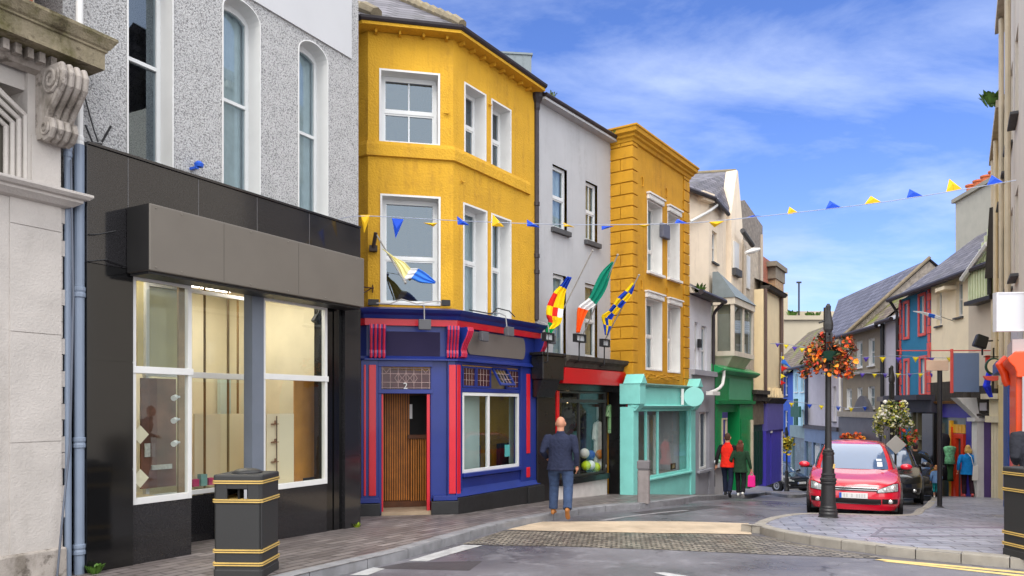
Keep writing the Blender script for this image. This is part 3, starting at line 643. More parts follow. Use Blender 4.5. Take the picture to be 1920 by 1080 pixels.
for k in range(4):
    o_ = k * .045; P = [(f1.u(-110, SV) + 0, f1.z(-110, 90, SV) - o_ * 1.5), (f1.u(0, SV) - o_, f1.z(0, 168, SV) - o_), (f1.u(50, SV) - o_ * 1.0, f1.z(50, 216, SV) - o_), (f1.u(50, SV) - o_, zi + .15)]
    mb.tube([(p[0], SV + .02 + k * .03, p[1]) for p in P], .026, 6)
mb.build('window_moulding', STONE, B0)
mb = MB(); mb.prism([(f1.u(-130, .2), zi + .15), (f1.u(45, .2), zi + .15), (f1.u(45, .2), f1.z(45, 225, .2)), (f1.u(-5, .2), f1.z(-5, 170, .2)), (f1.u(-130, .2), f1.z(-130, 70, .2))], 'v', .2, .21)
mb.build('window_pane', mat('grey window void', (96, 92, 84), .3, .1), B0)
# scroll bracket
uc, ud = f1.u(80, -.1), f1.u(112, -.1) + .12
zt_, zb_ = f1.z(75, 122, -.15), f1.z(90, 262, -.1)
H = zt_ - zb_
prof = [(SV, zt_), (-.36, zt_), (-.40, zt_ - .12 * H), (-.38, zt_ - .28 * H), (-.29, zt_ - .42 * H), (-.19, zt_ - .56 * H), (-.13, zt_ - .7 * H), (-.20, zt_ - .76 * H), (-.22, zt_ - .86 * H), (-.17, zt_ - .96 * H), (-.08, zb_), (SV, zb_)]
mb = MB(); mb.prism(prof, 'u', uc, ud)
def volute(cv, cz, r0, turns):
    return [(uc - .006, cv + (r0 * (1 - .8 * t / 20)) * math.cos(t / 20 * turns * 6.28 + 2.6), cz + (r0 * (1 - .8 * t / 20)) * math.sin(t / 20 * turns * 6.28 + 2.6)) for t in range(21)]
mb.tube(volute(-.24, zt_ - .2 * H, .15, 1.9), .016, 6); mb.tube(volute(-.14, zt_ - .86 * H, .075, 1.6), .013, 6)
for k in range(4):
    uu = uc + (ud - uc) * (k + .5) / 4; mb.tube([(uu, p[0] - .004, p[1]) for p in prof[1:-1]], .034, 8)
mb.build('scroll_bracket', STONED, B0, bev=0)
# cornice
ux = f1.u(216, -.40) - .46
zcb, zct = f1.z(195, 132, -.34), f1.z(218, 92, -.4)
mb = MB(); mb.oring([(.0, zcb - .16), (.1, zcb - .14), (.14, zcb - .09), (.14, zcb - .001), (.0, zcb - .001)], [(uL, SV), (ux - .02, SV), (ux - .02, SV + .4)])
k = uL
while k < ux - .05: mb.box(k, k + .055, SV - .23, SV - .142, zcb - .1, zcb - .004); k += .11
mb.build('dentil_course', STONED, B0)
mb = MB(); mb.oring([(-.3, zcb), (.38, zcb), (.38, zcb + .17), (.40, zcb + .18), (.40, zcb + .20), (.42, zcb + .215), (.45, zcb + .27), (.47, zcb + .30), (.47, zcb + .33), (-.3, zcb + .40)], [(uL, SV), (ux, SV), (ux, SV + .5)])
mb.build('cornice', MOSS, B0)
mb = MB(); mb.box(uL, ux - .25, SV + .02, 3, zcb + .3, 10); mb.build('upper_wall', mat('flaking render', (206, 198, 188), .9, .1, 3, .3, 40, stain=.5, scol=(176, 92, 62)), B0)
mb = MB(); mb.box(ux - .36, ux - .14, SV - .04, SV + .3, zcb + .38, 10); mb.build('brick_pier', brick('red brick', (176, 84, 54), (150, 70, 46), (150, 136, 120), .22, .075, 'wall', .01, .85, .6), B0)
mb = MB(); mb.box(uL, ue - .05, .6, 5, -.3, 9.8); mb.build('rear_block', STONE, B0)

# ------------------------------------------------------------------ litter bins
GOLD = mat('gold line', (196, 164, 92), .4, .1, 6)
BIN = mat('black bin plastic', (38, 38, 39), .42, .1, 12)
BIN2 = mat('black bin plastic grain', (44, 44, 44), .55, .12, 160, .15, 200)
def make_bin(fr, s, lab):
    t = thing('litter_bin', lab, 'litter bin', fr, 'black and gold litter bins'); h = s / 2; c = .05 * s
    def oct(k): a = h * k; return [(-a + c, -a), (a - c, -a), (a, -a + c), (a, a - c), (a - c, a), (-a + c, a), (-a, a - c), (-a, -a + c)]
    H = 1.07
    mb = MB(); z0, z1 = .80, .93; ow, oz0, oz1 = .21 * s / .5, .82, .925
    def ring(k, z): return [(x, y, z) for x, y in oct(k)]
    mb.loft([ring(1.0, 0), ring(1.0, .08), ring(.97, .085), ring(.97, .77), ring(1.0, .775), ring(1.0, .79)])
    mb.loft([ring(.975, 1.0), ring(1.0, 1.005), ring(1.0, 1.055), ring(.97, 1.07), ring(.9, 1.072)])
    # upper band with the slot left open
    for i in range(8):
        P = oct(.975); a, b_ = P[i], P[(i + 1) % 8]
        if i in (0, 4):
            sg = -1 if i == 0 else 1; xs = sorted((a[0], b_[0]))
            for q in ((xs[0], -ow / 2 * 1.0), (ow / 2, xs[1])): mb.box(q[0], q[1], min(a[1], a[1] - sg * .03), max(a[1], a[1] - sg * .03), .79, 1.0)
            mb.box(-ow / 2, ow / 2, min(a[1], a[1] - sg * .03), max(a[1], a[1] - sg * .03), .79, oz0); mb.box(-ow / 2, ow / 2, min(a[1], a[1] - sg * .03), max(a[1], a[1] - sg * .03), oz1, 1.0)
        else: mb.poly((*a, .79), (*b_, .79), (*b_, 1.0), (*a, 1.0))
    mb.build('body', BIN2, t, bev=.004)
    mb = MB(); mb.lathe(0, 0, [(h * .62, 1.071), (h * .6, 1.085), (h * .45, 1.105), (h * .25, 1.118), (.01, 1.122)], 24); mb.build('lid', BIN, t, smooth=True)
    mb = MB()
    for z in (.985, .79, .27, .135):
        for q in (0, .022): mb = MB(); mb.loft([ring(.99, z + q - .007), ring(1.025, z + q - .006), ring(1.025, z + q + .006), ring(.99, z + q + .007)]); mb.build('gold_band', GOLD, t)
    mb = MB()
    for z in (.985, .79, .27, .135): mb.loft([ring(1.0, z + .006), ring(1.012, z + .006), ring(1.012, z + .017), ring(1.0, z + .017)])
    mb.box(h * .975 - .004, h + .002, -h + c - .02, -h + c - .008, .3, .78); mb.build('band_groove', BIN, t)
    mb = MB(); mb.box(ow / 2 - .035, ow / 2 - .004, -h * .975 - .008, -h * .975 - .001, oz0 + .005, oz1 - .005); mb.build('stub_plate', mat('brushed steel', (170, 170, 172), .35, .1, 9, metal=.8), t)
    mb = MB(); mb.box(-h * .85, h * .85, -h * .85, h * .85, .7, .72); mb.box(-.01, .01, -h * .85, h * .85, .72, 1.0); mb.build('liner', DARK, t)
    return t
bx_, by_ = -2.83, 7.98
make_bin(Fr(bx_, by_, 1, -.05, g(by_) + .0), .52, 'black litter bin with gold bands before the granite shopfront')
make_bin(Fr(6.26, 8.85, 1, .12, g(8.85, 6.2)), .55, 'black and gold litter bin at the paving corner with the double yellow lines')

# ------------------------------------------------------------------ corner pub: ochre render over a blue and red shopfront
def loc(fr, x, y):
    rx, ry = x - fr.ax, y - fr.ay; return (rx * fr.dx + ry * fr.dy, -rx * fr.dy + ry * fr.dx)
def pb(mb, fr, x0, x1, y0, y1, v0, v1, xr=None):
    """Add a box whose front (plane v0) covers photo columns x0..x1; rows y0 (top), y1 read at column xr."""
    xr = (x0 + x1) / 2 if xr is None else xr
    mb.box(fr.u(x0, v0), fr.u(x1, v0), v0, v1, fr.z(xr, y1, v0), fr.z(xr, y0, v0)); return mb
ZB2 = -.2
f2 = Fr(-1.07, 13.6, .657, 1, ZB2); fc = Fr(-2.563, 13.285, 1.493, .315, ZB2); LC = math.hypot(1.493, .315)
OCHRE = mat('ochre render', (204, 156, 38), .8, .09, 1.6, .6, 26, stain=.75, scol=(140, 96, 34), bd=.03)
PBLUE = mat('deep blue gloss', (26, 44, 118), .4, .08, 3, coat=.15)
PRED = mat('bright red gloss', (196, 20, 40), .4, .06, 3, coat=.3)
NAVY = mat('dark navy panel', (38, 32, 62), .7, .06, 2, spec=.2)
TAUPE = mat('taupe lozenge sign', (104, 97, 92), .5, .05, 2)
PLIN = mat('black plinth', (34, 34, 35), .4, .2, 8, .1, 50)
OAK = mat('orange slat wood', (176, 108, 34), .5, .25, 6); OAKD = mat('brown wood', (84, 46, 18), .6, .25, 5)
B2 = thing('corner_pub', 'ochre rendered corner pub with blue and red shopfront', 'pub', f2)
L2 = f2.u(1003); zE = f2.z(852, 76); zF = fc.z(760, 590)
PX, PY = fc.at(0, 0); t3 = (fc.dx * math.cos(R(-45)) - fc.dy * math.sin(R(-45)), fc.dx * math.sin(R(-45)) + fc.dy * math.cos(R(-45)))
E3 = (PX - t3[0] * 1.6, PY - t3[1] * 1.6)
path2 = [loc(f2, *E3), loc(f2, PX, PY), (0, 0), (L2, 0)]
bw = .035
hs = []
for x0, x1, yt, yb in ((870, 911, 153, 288), (920.5, 958, 184, 312), (868, 913, 379, 586), (920.5, 958, 399, 594)):
    hs.append((f2.u(x0) + bw, f2.u(x1) - bw, f2.z(x0, yb) + .01, f2.z(x0, yt) - bw))
hc = []
for x0, x1, yt, yb in ((711, 825, 128, 268), (713, 826, 363, 572)):
    hc.append((fc.u(x0) + bw, fc.u(x1) - bw, fc.z(x0, yb) + bw, fc.z(x0, yt) - bw))
mb = MB(); wall_sheet(mb, 0, L2, 2.6, zE, hs); mb.poly((L2, 0, -.2), (L2, 7, -.2), (L2, 7, zE), (L2, 0, zE))
bl = loc(f2, *E3); mb.poly((0, 7, -.2), (L2, 7, -.2), (L2, 7, zE), (0, 7, zE)); mb.poly((0, 7, -.2), (bl[0], bl[1], -.2), (bl[0], bl[1], zE), (0, 7, zE)); mb.poly((path2[1][0], path2[1][1], -.2), (bl[0], bl[1], -.2), (bl[0], bl[1], zE), (path2[1][0], path2[1][1], zE))
mb.poly(*[(p[0], p[1], zE) for p in path2], (L2, 7, zE), (0, 7, zE))
w2 = mb.build('wall', OCHRE, B2)
mb = MB(); wall_sheet(mb, 0, LC, 2.6, zE, hc); mb.build('corner_wall', OCHRE, B2, fc)
for i, h in enumerate(hs): window(B2, f2, *h, dep=.27, lining=WHITE, band=bw, fw=.05, two=True, curtain=CURT if i > 1 else None, frame=PVC)
window(B2, fc, *hc[0], dep=.26, lining=WHITE, band=bw, fw=.055, two=True, bars=1, rail=.49)
window(B2, fc, *hc[1], dep=.26, lining=WHITE, band=bw, fw=.055, two=True, rail=.44)
zl = fc.z(765, 297.5)
MB().oring([(.0, zl), (.055, zl + .01), (.055, zl + .2), (.035, zl + .27), (0, zl + .275)], [path2[0], path2[1], (0, 0), (f2.u(991), 0)]).build('string_course', OCHRE, B2)
MB().oring([(-.1, zE + .005), (.26, zE + .005), (.26, zE + .06), (-.1, zE + .06)], path2).build('soffit', OCHRE, B2)
gp = [(.25 + .07 * math.cos(a), zE + .13 + .075 * math.sin(a)) for a in [math.pi + i * math.pi / 6 for i in range(7)]] + [(.31, zE + .14), (.19, zE + .14)]
MB().oring(gp, path2).build('gutter', GUTTER, B2)
for k in range(9): u = .15 + k * (L2 - .2) / 8; MB().box(u, u + .04, -.13, -.002, zE - .06, zE + .003).build('rafter_end', OCHRE, B2)
for k in range(4):
    p = fc.at(.12 + k * .42, 0); a, b_ = loc(f2, *p); nx = (fc.dy, -fc.dx); q = loc(f2, p[0] + nx[0] * .13, p[1] + nx[1] * .13); d = loc(f2, p[0] + fc.dx * .04, p[1] + fc.dy * .04)
    dd = (d[0] - a, d[1] - b_); MB().prism([(a, b_), (q[0], q[1]), (q[0] + dd[0], q[1] + dd[1]), d], 'z', zE - .06, zE + .002).build('rafter_end', OCHRE, B2)
# roof: slope over the corner face, hip, and the street slope behind it
sl_, ov, dp = math.tan(R(35)), .3, 3.4
zr = zE + .12
def cf(u, v): p = fc.at(u, v); return loc(f2, *p)
hipA = cf(LC + .125, -ov); hipB = cf(LC - .414 * dp + .0, dp - ov)
la = cf(-.9, -ov); lb = cf(-2.4, dp - ov)
mb = MB(); mb.poly((*la, zr - .0), (*hipA, zr), (*hipB, zr + dp * sl_), (*lb, zr + dp * sl_)); mb.build('roof', SLATE, B2)
fcr = fc
mb2 = MB(); mb2.poly((*hipA, zr - .001), (L2 + .0, -ov, zr - .001), (L2 + 0, dp - ov, zr + dp * sl_), (*hipB, zr + dp * sl_)); mb2.poly((*la, zr), (*lb, zr + dp * sl_), (lb[0], lb[1] + 3, zr), (la[0], la[1] + 3, zr - .2))
rs = mb2.build('roof_slope', SLATE, B2)
HIP = mat('lichen hip tile', (126, 116, 96), .9, .2, 4, .5, 30, stain=.8, scol=(150, 126, 60))
mb = MB()
for k in range(14):
    a = [hipA[i] + (hipB[i] - hipA[i]) * k / 14 for i in (0, 1)]; b_ = [hipA[i] + (hipB[i] - hipA[i]) * (k + 1.08) / 14 for i in (0, 1)]
    za, zb_ = zr + dp * sl_ * k / 14, zr + dp * sl_ * (k + 1.08) / 14; mb.tube([(*a, za + .02), (*b_, zb_ + .045)], [.085, .1], 8)
mb.build('hip_tiles', HIP, B2)
mb = MB()
pa = cf(.14, -ov + .05); pb_ = cf(-1.0, 1.6)
for k in range(6):
    q0, q1 = k / 6, (k + 1.1) / 6; mb.tube([(pa[0] + (pb_[0] - pa[0]) * q0, pa[1] + (pb_[1] - pa[1]) * q0, zr + .06 + 1.65 * sl_ * q0), (pa[0] + (pb_[0] - pa[0]) * q1, pa[1] + (pb_[1] - pa[1]) * q1, zr + .09 + 1.65 * sl_ * q1)], [.12, .14], 8)
mb.build('ridge_tiles', HIP, B2)
# shopfront
V0 = -.08
zc0, zc1, zr0, zr1_ = fc.z(775, 610), fc.z(775, 598.5), 0, 0
ztop = fc.z(775, 578, -.3); zrb = fc.z(775, 611, -.12); zrt = fc.z(775, 598.5, -.12)
path_s = [loc(f2, PX - t3[0] * .5, PY - t3[1] * .5), path2[1], (0, 0), (L2 + .02, 0)]
MB().oring([(.0, zrt), (.16, zrt), (.18, zrt + .03), (.2, zrt + .06), (.27, zrt + .1), (.3, zrt + .13), (.32, ztop - .02), (.0, ztop + .05)], path_s).build('cornice', PBLUE, B2)
MB().oring([(.0, zrb), (.13, zrb), (.14, zrt - .002), (.0, zrt - .002)], path_s).build('red_band', PRED, B2)
zfb = fc.z(770, 676, V0); zfs = fc.z(770, 671, V0)
MB().oring([(-.02, zfb), (.15, zfb), (.15, zfb + .025), (.09, zfs + .03), (-.02, zfs + .03)], path_s).build('fascia_ledge', PBLUE, B2)
MB().oring([(-.02, zfs + .025), (.06, zfs + .025), (.06, zrb - .002), (-.02, zrb - .002)], path_s).build('fascia', PBLUE, B2)
mb = MB(); pb(mb, fc, 722, 825, 622, 669, -.075, -.062); mb.build('sign_panel', NAVY, B2, fc)
u0, u1 = f2.u(876, -.09), f2.u(985, -.09); za, zb_ = f2.z(930, 669, -.09), f2.z(930, 627, -.09); cmid = (za + zb_) / 2; hh = (zb_ - za) / 2
P = [(u0 + .1, za)] + [(u1 - .1 + .1 * math.sin(a), cmid - hh * math.cos(a)) for a in [i * math.pi / 8 for i in range(9)]] + [(u0 + .1 - .1 * math.sin(a), cmid + hh * math.cos(a)) for a in [i * math.pi / 8 for i in range(9)]]
MB().prism(P, 'v', -.09, -.062).build('sign_panel', TAUPE, B2, f2)
def console(root, fr, u0, u1, z0, z1, v, m, rib, depth=.24, n=4):
    H = z1 - z0; pr = [(v, z1), (v - depth, z1), (v - depth * 1.05, z1 - .12 * H), (v - depth * .9, z1 - .3 * H), (v - depth * .55, z1 - .55 * H), (v - depth * .38, z1 - .75 * H), (v - depth * .45, z1 - .86 * H), (v - depth * .42, z1 - .96 * H), (v - .02, z0), (v, z0)]
    o = MB().prism(pr, 'u', u0, u1).build('console', m, root, fr, bev=.006)
    mb = MB(); w = (u1 - u0) / n
    for k in range(n): mb.tube([(u0 + w * (k + .5), p[0] - .003, p[1]) for p in pr[1:-1]], w * .34, 8)
    mb.build('ribs', rib, o, fr)
    return o
ck = lambda fr, a, b_, y0, y1, v=-.06: (fr.u(a, v - .2), fr.u(b_, v - .2), fr.z((a + b_) / 2, y1, v), fr.z((a + b_) / 2, y0, v))
PMAG = mat('red and plum gloss', (190, 30, 66), .3, .08, 6, coat=.3)
a = ck(fc, 692, 724, 613, 672); console(B2, fc, a[0], a[1], a[2] + .0, zrb - .004, -.06, PBLUE, PMAG)
a = ck(fc, 838, 869, 613, 672); console(B2, fc, a[0], min(a[1], LC + .08), a[2], zrb - .004, -.06, PBLUE, PMAG)
a = ck(f2, 863, 882, 613, 672); console(B2, f2, .02, .2, a[2], zrb - .004, -.06, PBLUE, PMAG)
a = ck(f2, 991, 1008, 628, 686); console(B2, f2, L2 - .14, L2 + .02, f2.z(1000, 688), zrb - .004, -.06, PBLUE, PMAG)
# corner face: pilasters, door
zp0, zp1 = fc.z(700, 940, V0), fc.z(700, 933, V0)
mb = MB(); mb.box(-.12, fc.u(709, V0), V0, .12, zp0, zfb); pb(mb, fc, 808, 838, 676, 934, -.02, .4); mb.box(fc.u(839, V0), LC + .03, V0, .1, fc.z(850, 930, V0), zfb)
mb.box(fc.u(709, V0) + .002, fc.u(715), -.03, .2, -.2, zfb); mb.box(fc.u(807), fc.u(809), -.03, .2, -.2, zfb)
mb.box(-.14, fc.u(710, V0), V0 - .05, .12, fc.z(695, 943, V0), fc.z(695, 934, V0)); mb.box(fc.u(812, V0), LC + .06, V0 - .05, .12, fc.z(838, 938, V0), fc.z(838, 929, V0))
mb.box(fc.u(709, V0), fc.u(812, V0), -.05, .02, fc.z(760, 738), fc.z(760, 730)); mb.box(fc.u(709, V0), fc.u(812, V0), -.06, .02, fc.z(760, 688), zfb)
mb.build('pilaster', PBLUE, B2, fc, bev=.006)
mb = MB(); pb(mb, fc, 691.5, 705, 684, 930, V0 - .025, V0 - .002); pb(mb, fc, 682, 686, 684, 930, V0 - .02, V0 - .002); pb(mb, fc, 842, 855, 684, 926, V0 - .025, V0 - .002)
mb.build('red_stripe', PRED, B2, fc, bev=.01)
MB().box(-.16, fc.u(713), V0 - .07, .2, -.4, fc.z(695, 944, V0)).build('plinth', PLIN, B2, fc, bev=.01); mb = MB(); mb.box(fc.u(807), LC + .08, V0 - .07, .3, -.4, fc.z(838, 939, V0)); mb.build('plinth', PLIN, B2, fc, bev=.01)
mb = MB(); pb(mb, fc, 715.5, 718.5, 739, 960, -.02, .12); pb(mb, fc, 800.5, 806, 739, 957, -.02, .12); mb.build('door_frame', PRED, B2, fc)
u0, u1 = fc.u(715), fc.u(807)
mb = MB(); mb.box(u0, u1, -.1, .7, -.4, fc.z(760, 958)); mb.build('doorstep', mat('worn stone step', (160, 140, 116), .8, .12, 4, .3, 60), B2, fc)
mb = MB(); BV = .62
mb.box(u0 - .1, u1 + .2, BV + .04, BV + .06, -.2, 2.4); mb.box(u0 - .1, u1 + .2, -.0, BV + .05, fc.z(760, 736), fc.z(760, 735)); mb.box(u0 - .06, u0 - .03, .02, BV + .04, -.2, 2.3); mb.box(u1 + .05, u1 + .08, .02, BV + .04, -.2, 2.3)
mb.box(fc.u(716, .5), fc.u(806, .5), BV - .1, BV, -.2, fc.z(760, 940, .5))
pd = mb.build('porch', OAKD, B2, fc)
mb = MB(); k = u0 - .04; ud0, ud1 = fc.u(768, BV), fc.u(802, BV)
while k < u1 + .12:
    if not (ud0 - .02 < k < ud1): mb.box(k, k + .022, BV, BV + .04, fc.z(750, 938, BV), 2.3)
    else: mb.box(k, k + .022, BV - .1, BV + .04, fc.z(760, 938, BV), fc.z(780, 823, BV))
    k += .043
mb.build('slats', OAK, pd, fc)
mb = MB(); mb.box(ud0 - .01, ud1 + .01, BV + .01, BV + .035, fc.z(780, 818, BV), fc.z(780, 742, BV)); mb.build('dark_hatch', DARK, pd, fc)
mb = MB(); mb.box(ud0 - .04, ud1 + .04, BV - .13, BV, fc.z(780, 822, BV), fc.z(780, 815, BV)); mb.build('ledge', OAKD, pd, fc)
mb = MB(); mb.box(ud0 + .0, ud0 + .05, BV - .0, BV + .005, fc.z(780, 785, BV), fc.z(780, 758, BV)); mb.build('notice', WHITE, pd, fc)
# leaded transom with the number 2
zt0, zt1 = fc.z(760, 729), fc.z(760, 689)
LG = mat('leaded glass', (66, 36, 40), .2, .35, 9)
tr = MB().poly((u0, .0, zt0), (u1, .0, zt0), (u1, .0, zt1), (u0, .0, zt1)).build('transom_window', LG, B2, fc)
mb = MB(); wu = u1 - u0; hz = zt1 - zt0
for q in (.02, .18, .34, .5, .66, .82, .98): mb.tube([(u0 + wu * q, -.006, zt0), (u0 + wu * q, -.006, zt1)], .005, 5)
for q in (.04, .3, .7, .96): mb.tube([(u0, -.006, zt0 + hz * q), (u1, -.006, zt0 + hz * q)], .005, 5)
for q in (.34, .66, .5): mb.tube([(u0 + wu * (q + a_) , -.008, zt0 + hz * (.5 + b2)) for a_, b2 in ((0, .24), (.07, 0), (0, -.24), (-.07, 0), (0, .24))], .005, 5)
for q in (.1, .9): mb.tube([(u0 + wu * (q - .07), -.008, zt1 - .02), (u0 + wu * q, -.008, zt1 - .1), (u0 + wu * (q + .07), -.008, zt1 - .02)], .005, 5)
mb.build('lead', mat('lead came', (176, 150, 146), .5, .1), tr, fc)
fo = bpy.data.curves.new('numeral', 'FONT'); fo.body = '2'; fo.size = .16; fo.extrude = .004; fo.align_x = 'CENTER'
fob = bpy.data.objects.new('numeral', fo); COL.objects.link(fob); bpy.context.view_layer.update()
me = bpy.data.meshes.new_from_object(fob); bpy.data.objects.remove(fob); me.materials.append(WHITE)
no = bpy.data.objects.new('door_number', me); COL.objects.link(no); no.parent = tr; no.matrix_basis = Matrix.Translation((fc.u(760), -.02, fc.z(760, 729))) @ Matrix.Rotation(R(90), 4, 'X')
# street face: window, toplights, pilaster
zpl = f2.z(866, 961, 0)
mb = MB(); mb.box(-.02, f2.u(867, V0), V0, .1, f2.z(862, 930, V0), zfb); mb.box(f2.u(977, V0), L2 + .02, V0, .1, f2.z(990, 908, V0), zfb)
mb.box(f2.u(867, V0), f2.u(977, V0), -.05, .1, f2.z(920, 918), f2.z(920, 889)); mb.box(f2.u(867, V0), f2.u(977, V0), -.13, .1, f2.z(920, 889, -.13), f2.z(920, 882, -.13))
mb.box(f2.u(867, V0), f2.u(977, V0), -.04, .1, f2.z(920, 736.5), f2.z(920, 729)); mb.box(f2.u(867, V0), f2.u(977, V0), -.04, .1, f2.z(920, 688), zfb)
mb.prism([(V0 - .05, f2.z(920, 920)), (-.05, f2.z(920, 906)), (.1, f2.z(920, 906)), (.1, f2.z(920, 920))], 'u', -.03, L2 + .03)
mb.build('shop_panel', PBLUE, B2, f2, bev=.006)
mb = MB(); pb(mb, f2, 857.5, 864, 684, 926, V0 - .02, V0 - .002); pb(mb, f2, 988, 994.5, 701, 850, V0 - .02, V0 - .002); pb(mb, f2, 988, 994.5, 876, 895, V0 - .02, V0 - .002); mb.build('red_stripe', PRED, B2, f2, bev=.008)
mb = MB(); mb.box(-.04, L2 + .05, V0 - .07, .2, -.5, f2.z(920, 921) - .0); mb.box(f2.u(978), L2 + .1, V0 - .1, .1, -.5, f2.z(990, 911)); mb.build('plinth', PLIN, B2, f2, bev=.01)
shopwin(f2.u(867, -.03), f2.u(974, -.03), f2.z(920, 883, -.03), f2.z(920, 737, -.03), -.03, None, post=.06, sh=.08, split=[f2.u(917, -.03)], root=B2, fr=f2)
us = [f2.u(x, -.02) for x in (867, 893, 921, 949, 975)]
za, zb_ = f2.z(920, 728), f2.z(920, 690)
for i in range(4):
    tilt = i == 2; frl = f2
    w_ = us[i + 1] - us[i]
    mb = MB(); mb.frame(0.004, w_ - .004, -(zb_ - za), 0, .035, -.02, .02)
    if tilt:
        f_ = f2.shift(us[i], -.03, zb_); f_.M = f_.M @ Matrix.Rotation(R(-32), 4, 'X')
    else: f_ = f2.shift(us[i], -.005, zb_)
    o = mb.build('toplight', PBLUE, B2, f_)
    MB().poly((.02, .0, -(zb_ - za) + .02), (w_ - .02, .0, -(zb_ - za) + .02), (w_ - .02, .0, -.02), (.02, .0, -.02)).build('pane', LG if not tilt else PANE, o, f_)
    mb = MB()
    for q in (.3, .5, .7): mb.tube([(w_ * q, -.008, -.03), (w_ * q, -.008, -(zb_ - za) + .03)], .004, 5)
    for q in (.35, .65): mb.tube([(.03, -.008, -(zb_ - za) * q), (w_ - .03, -.008, -(zb_ - za) * q)], .004, 5)
    mb.build('lead', MATS['lead came'], o, f_)
mb = MB(); mb.box(f2.u(866), f2.u(976), .05, .06, f2.z(920, 730), f2.z(920, 688)); mb.box(f2.u(866), f2.u(976) + .1, 1.6, 1.62, -.1, 3); mb.build('inner_wall', mat('pub interior', (120, 104, 80), .8, .25, 1.5), B2, f2)
mb = MB(); uq = [(f2.u(869, .3), f2.u(899, .3)), (f2.u(948, .4), f2.u(962, .4))]
for q in uq: mb.box(q[0], q[1], .3, .315, f2.z(920, 880), f2.z(920, 742))
mb.build('window_blind', mat('pale teal blind', (170, 190, 186), .8, .05), B2, f2)
mb = MB(); fcu = [(874, 812, .7), (888, 836, .7), (938, 832, .6), (958, 830, .6), (968, 850, .5)]
for x, y, v in fcu: mb.box(f2.u(x, v), f2.u(x + 13, v), v, v + .1, f2.z(x, 884, v), f2.z(x, y, v))
mb.build('chair_back', mat('dark chair', (40, 38, 48), .6, .2), B2, f2)
mb = MB(); pb(mb, f2, 947, 956, 834, 856, .02, .03); mb.build('notice', mat('teal notice', (90, 190, 190), .6), B2, f2)
# floodlights on the cornice, with cables
def flood(root, fr, u, v, z, arm=True):
    mb = MB(); mb.box(u - .11, u + .11, v - .07, v + .01, z - .1, z + .08); mb.box(u - .09, u + .09, v + .012, v + .05, z - .07, z + .05); o = mb.build('floodlight', mat('grey flood casing', (88, 88, 92), .5, .1), root, fr, bev=.012)
    if arm: MB().tube([(u, v + .03, z + .06), (u, v + .06, z + .3), (u, v + .2, z + .36), (u, -.02, z + .38)], .012, 6).build('bracket', mat('galvanised', (150, 150, 150), .5), o, fr)
for fr, x, y in ((fc, 796, 608), (f2, 953, 621)): flood(B2, fr, fr.u(x, -.42), -.42, fr.z(x, y, -.42))
flood(B2, f2, L2 - .02, -.4, f2.z(1006, 632, -.4))
flood(B2, f2, f2.u(905, -.25), -.25, f2.z(905, 630, -.25), False)
mb = MB(); zc = ztop + .06
pts = [fc.u(x) for x in (690, 730, 780, 835)]
mb.tube([(pts[0], -.12, zc + .04), (pts[1], -.2, zc + .02), (pts[1] + .2, -.25, zc + .1), (pts[2], -.15, zc + .04), (pts[3] - .15, -.2, zc + .1), (pts[3], -.1, zc + .05)], .012, 6)
mb.build('cable', mat('pale cable', (176, 170, 164), .6), B2, fc)
mb = MB(); mb.box(fc.u(690), fc.u(710), -.16, -.06, zc + .0, zc + .1); mb.box(fc.u(826), fc.u(842), -.2, -.1, zc + .02, zc + .12); mb.build('lamp_box', BLACKM, B2, fc)
mb = MB(); u = [f2.u(x, -.1) for x in (880, 922, 935, 950, 975, 1000)]
mb.tube([(u[0], -.1, zc), (u[1], -.1, zc), (u[1] + .1, -.16, zc + .12), (u[3] - .06, -.2, zc + .1), (u[3], -.3, zc - .02)], .012, 6); mb.build('cable', BLACKM, B2, f2)
# grey leaded stack behind the ridge
P0 = ((958 - 960) / 1400 * 19, 19.0); fch = Fr(P0[0] - .33, 19.0, 1, .12, 0)
mb = MB(); zt_ = fch.z(965, 102); mb.box(0, .86, 0, .7, 6.5, zt_); mb.box(-.03, .89, -.03, .73, zt_ + .001, zt_ + .05)
for q in (.2, .42, .64): mb.box(q, q + .012, -.012, -.001, 6.5, zt_ - .01)
mb.box(.88, 1.12, .1, .6, 6.5, fch.z(1000, 160)); mb.build('leaded_stack', LEAD, B2, fch)
MB().tube([(L2 + .03, -.02, f2.z(1005, 600)), (L2 + .03, -.02, zE - .1)], .055, 12).build('drainpipe', GUTTER, B2, f2)
mb = MB(); mb.lathe(L2 + .03, -.03, [(.05, zE - .35), (.07, zE - .3), (.07, zE - .2), (.13, zE - .08), (.13, zE + .06)], 10)
mb.build('rain_hopper', GUTTER, B2, f2)
for y in (383, 480, 510): MB().lathe(L2 + .03, -.02, [(.056, f2.z(1005, y) - .05), (.07, f2.z(1005, y) - .04), (.07, f2.z(1005, y) + .04), (.056, f2.z(1005, y) + .05)], 10).build('pipe_collar', GUTTER, B2, f2)
for fr, pts in ((fc, [(838, 213)]), (f2, [(917, 197), (866, 341)])):
    for x, y in pts:
        u, z = fr.u(x), fr.z(x, y); MB().tube([(u - .06, -.03, z), (u, -.04, z - .01), (u + .05, -.03, z + .01)], .012, 6).tube([(u, -.0, z), (u, -.04, z)], .012, 6).build('wall_hook', OCHRE, B2, fr)
mb = MB(); u = fc.u(700, -.05); z = fc.z(700, 545)
mb.tube([(u - .25, -.3, z + .02), (u - .1, -.2, z + .02), (u, -.02, z + .04)], .012, 6); mb.tube([(u - .2, -.25, z - .1), (u, -.02, z + .06)], .01, 6); mb.tube([(u - .01, -.03, z - .04), (u - .01, -.03, z + .1)], .012, 6)
mb.build('iron_bracket', mat('rusty iron', (70, 44, 30), .8, .3, 20), B2, fc)

